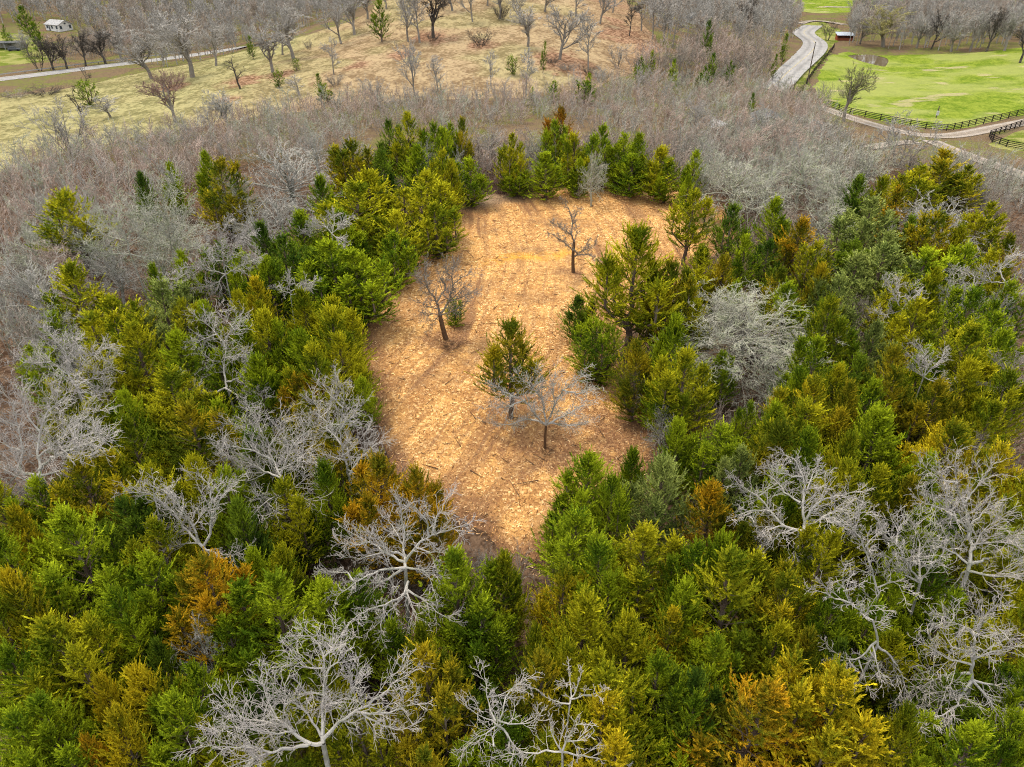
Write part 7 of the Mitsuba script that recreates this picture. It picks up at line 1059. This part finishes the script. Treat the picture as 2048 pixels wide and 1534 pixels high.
k, to = at('house', PT['house'], 62, -.3)
w, r = gable(7, 10, 2.9, 1.6); part(k, to, 'wall', w, 'white_wall'); part(k, to, 'roof', r, 'white_roof')
for x in (-2.4, 2.2): part(k, to, 'window', box(x - .55, x + .55, -5.06, -4.98, 1.1, 2.6), 'window_dark')
part(k, to, 'attic_window', box(-.5, .5, -5.06, -4.98, 3.0, 3.7), 'window_dark')
for y in (-3.5, 0, 3.5): part(k, to, 'window', box(-3.56, -3.48, y - .6, y + .6, 1.2, 2.5), 'window_dark')
part(k, to, 'door', box(-3.57, -3.48, 1.5, 2.5, .3, 2.4), 'grey_roof')
tag(k, 'white gabled house among trees beyond the highway, upper left', 'house')

k, to = at('carport', PT['carport'], 10, -.2)
part(k, to, 'roof', box(-6.2, 6.2, -3.2, 3.2, 2.7, 2.95), 'grey_roof')
for x in (-6, 0, 6):
    for y in (-3, 3): part(k, to, 'post', box(x - .1, x + .1, y - .1, y + .1, 0, 2.7), 'galvanised')
part(k, to, 'back_wall', box(-6, 6, 2.6, 2.8, .0, 2.65), 'concrete')
tag(k, 'low flat-roofed open carport at the left edge below the white house', 'carport')
k, to = at('parked_car', (PT['vehicle'][0] + 2.5, PT['vehicle'][1] - 5), 20, 0)
hull = trimesh.convex.convex_hull(np.array([[x, y, z] for x in (-2.3, 2.3) for y in (-.9, .9) for z in (.35, .85)] + [[x, y, 1.0] for x in (-2.1, 2.0) for y in (-.8, .8)]))
cab = trimesh.convex.convex_hull(np.array([[x, y, .98] for x in (-1.9, 1.0) for y in (-.82, .82)] + [[x, y, 1.6] for x in (-1.5, .3) for y in (-.68, .68)]))
part(k, to, 'body', hull, 'car_paint'); part(k, to, 'cabin', cab, 'car_glass')
for x in (-1.4, 1.4):
    for y in (-.85, .85):
        c = trimesh.creation.cylinder(.36, .24, sections=14); c.apply_transform(trimesh.transformations.rotation_matrix(math.pi / 2, [1, 0, 0])); c.apply_translation((x, y, .36)); part(k, to, 'wheel', c, 'tyre')
tag(k, 'dark parked vehicle in front of the open carport', 'car')

k, to = at('shed', PT['shed'], -8, -.1)
part(k, to, 'wall', cat(box(-3.2, 3.2, 1.8, 2.0, 0, 2.4), box(-3.2, -3.0, -2, 1.8, 0, 2.2), box(3.0, 3.2, -2, 1.8, 0, 2.2), box(-3.0, 3.0, -2, -1.85, 0, 1.1)), 'red_wood')
rf = box(-3.6, 3.6, -2.6, 2.5, 0, .12); rf.apply_transform(trimesh.transformations.rotation_matrix(.16, [1, 0, 0])); rf.apply_translation((0, 0, 2.45)); part(k, to, 'roof', rf, 'blue_roof')
for x in (-1, 1): part(k, to, 'post', box(x - .08, x + .08, -2.02, -1.86, 1.1, 2.1), 'pole_wood')
tag(k, 'small red-brown open shed with blue-grey metal roof beyond the pond', 'shed')
for nm, rot, dims, lab in (('roof_a', 20, (3.2, 4, 2.2, .9), 'small white-roofed outbuilding half hidden in brush beyond the clearing, left of two'), ('roof_b', -12, (6, 8, 2.6, 1.1), 'grey metal-roofed outbuilding half hidden in brush near the lane'), ('roof_c', 30, (3.5, 5, 2.3, 1.0), 'narrow pale outbuilding in brush just left of the driveway')):
    k, to = at('outbuilding', PT[nm], rot, -.7)
    w, r = gable(*dims); part(k, to, 'wall', cat(w, box(-dims[0] / 2, dims[0] / 2, -dims[1] / 2, dims[1] / 2, -2, -.002)), 'concrete' if nm == 'roof_b' else 'white_wall'); part(k, to, 'roof', r, 'grey_roof' if nm == 'roof_b' else 'white_roof')
    part(k, to, 'door', box(-.5, .5, -dims[1] / 2 - .05, -dims[1] / 2 + .02, 0, 2), 'window_dark'); tag(k, lab, 'outbuilding')
for nm, rot, dims, lab in (('far_a', 10, (9, 12, 3.5, 3.0), 'white house with a steep gable at the top edge near the far lane'), ('far_b', 30, (6, 9, 2.8, 1.8), 'white gabled building glimpsed through grey woods, top right')):
    k, to = at('house', PT[nm], rot, -.2); w, r = gable(*dims); part(k, to, 'wall', w, 'white_wall'); part(k, to, 'roof', r, 'grey_roof')
    for x in (-1.8, 1.8): part(k, to, 'window', box(x - .5, x + .5, -dims[1] / 2 - .05, -dims[1] / 2 + .02, 1.2, 2.4), 'window_dark')
    tag(k, lab, 'house')

k, to = at('utility_pole', PT['pole'], 0)
z = np.linspace(-1, 12, 5); q = np.column_stack([z * 0, z * 0, z]); rr = np.linspace(.2, .13, 5)
part(k, to, 'pole', tubes(q[:-1], q[1:], rr[:-1], rr[1:], 10), 'pole_wood'); part(k, to, 'cap', box(-.1, .1, -.1, .1, 11.98, 12.06), 'galvanised')
part(k, to, 'insulator', box(-.06, .06, -.24, -.13, 11.5, 11.75), 'box_grey'); tag(k, 'dark wooden utility pole beside the curving road', 'utility pole')
k, to = at('meter_post', PT['post'], 0)
part(k, to, 'post', box(-.09, .09, -.09, .09, -.3, 2.9), 'pole_wood'); part(k, to, 'box', box(-.34, .34, -.3, -.091, .7, 1.75), 'box_grey'); tag(k, 'grey box on a post in front of the pasture behind the fence', 'utility box')
k, to = at('rock', PT['rock'], 25)
m = trimesh.creation.icosphere(3, .55); m.vertices *= [1.3, .8, .7]; m.vertices += .25 * (meshkit.noise(m.vertices * 2.5 + 9)[:, None] - .5) * m.vertices; m.apply_translation((0, 0, .2))
scene[k] = mikit.ply(m, 'stone', to_world=to, smooth=25); tag(k, 'pale grey rock at the left edge of the clearing', 'rock')

def fence(name, key, label, boards=4, hgt=1.4, gap=2.5, hide=()):
    k = numbered(name); p = resample(FENCES[key], gap) if key == 'road_fence' else np.vstack([np.linspace(a, b, max(2, int(np.hypot(*(np.array(b) - a)) / gap) + 1))[:-1] for a, b in zip(FENCES[key][:-1], FENCES[key][1:])] + [np.array(FENCES[key][-1:])])
    z = ground_z(p[:, 0], p[:, 1]); n = [0, 0]; unit_post = box(-.08, .08, -.08, .08, -.2, hgt + .12); unit_rail = box(0, 1, -.025, .025, -.075, .075)
    pl, rl = mikit.ply(unit_post, 'black_board'), mikit.ply(unit_rail, 'black_board')
    for i in range(len(p)):
        scene[f'{k}__post' + (f'_{n[0]:03d}' if n[0] else '')] = {**pl, 'to_world': T().translate([p[i, 0], p[i, 1], z[i]])}; n[0] += 1
        if i + 1 < len(p):
            d = np.array([*(p[i + 1] - p[i]), z[i + 1] - z[i]]); ln = np.linalg.norm(d); a = math.degrees(math.atan2(d[1], d[0])); e = -math.degrees(math.asin(d[2] / ln)); s = np.array([d[1], -d[0]]) / np.hypot(*d[:2]) * .11
            for b in range(boards):
                scene[f'{k}__rail' + (f'_{n[1]:03d}' if n[1] else '')] = {**rl, 'to_world': T().translate([p[i, 0] + s[0], p[i, 1] + s[1], z[i] + .3 + b * (hgt - .3) / (boards - 1)]).rotate([0, 0, 1], a).rotate([0, 1, 0], e).scale([ln, 1, 1])}; n[1] += 1
    tag(k, label, 'fence')
fence('board_fence', 'lane_fence', 'black board fence along the far side of the lane, bending at the junction', 4, 1.45, 3.2)
fence('board_fence', 'paddock_fence', 'black board fence round the paddock corner at the right edge', 4, 1.4, 2.6)
fence('board_fence', 'road_fence', 'black board fence running beside the curving road', 4, 1.5, 4.0)
k = numbered('guard_rail'); p = resample(GUARD, 8.); z = ground_z(p[:, 0], p[:, 1]); n = 0
pl, rl = mikit.ply(box(-.08, .08, -.06, .06, -.2, .78), 'pole_wood'), mikit.ply(cat(box(0, 1, -.03, .0, .50, .62), box(0, 1, -.07, -.03, .60, .70), box(0, 1, -.03, 0, .68, .80)), 'galvanised')
for i in range(len(p)):
    scene[f'{k}__post' + (f'_{i:03d}' if i else '')] = {**pl, 'to_world': T().translate([p[i, 0], p[i, 1], z[i]])}
    if i + 1 < len(p):
        d = np.array([*(p[i + 1] - p[i]), z[i + 1] - z[i]]); ln = np.linalg.norm(d)
        scene[f'{k}__rail' + (f'_{i:03d}' if i else '')] = {**rl, 'to_world': T().translate([p[i, 0], p[i, 1], z[i]]).rotate([0, 0, 1], math.degrees(math.atan2(d[1], d[0]))).rotate([0, 1, 0], -math.degrees(math.asin(d[2] / ln))).translate([0, -.08, 0]).scale([ln, 1, 1])}
tag(k, 'steel guard rail along the far side of the highway', 'guard rail')
tr, cr, rad, top = cedar_ply('round', 0, 'mid')
g = group('ivy_bush', stems={**tr, 'bsdf': {'type': 'ref', 'id': 'bark_cedar'}}, foliage={**cr, 'bsdf': {'type': 'ref', 'id': 'leaf_G'}})
k = numbered('evergreen_shrub'); place(k, g, PT['ivy'][0] + .4, PT['ivy'][1] - 1.2, ground_z(*PT['ivy']), 1.1 / rad, 3.0 / top, 40); tag(k, 'green leafy shrub growing against the torn-trunk bare tree in the clearing', 'shrub')
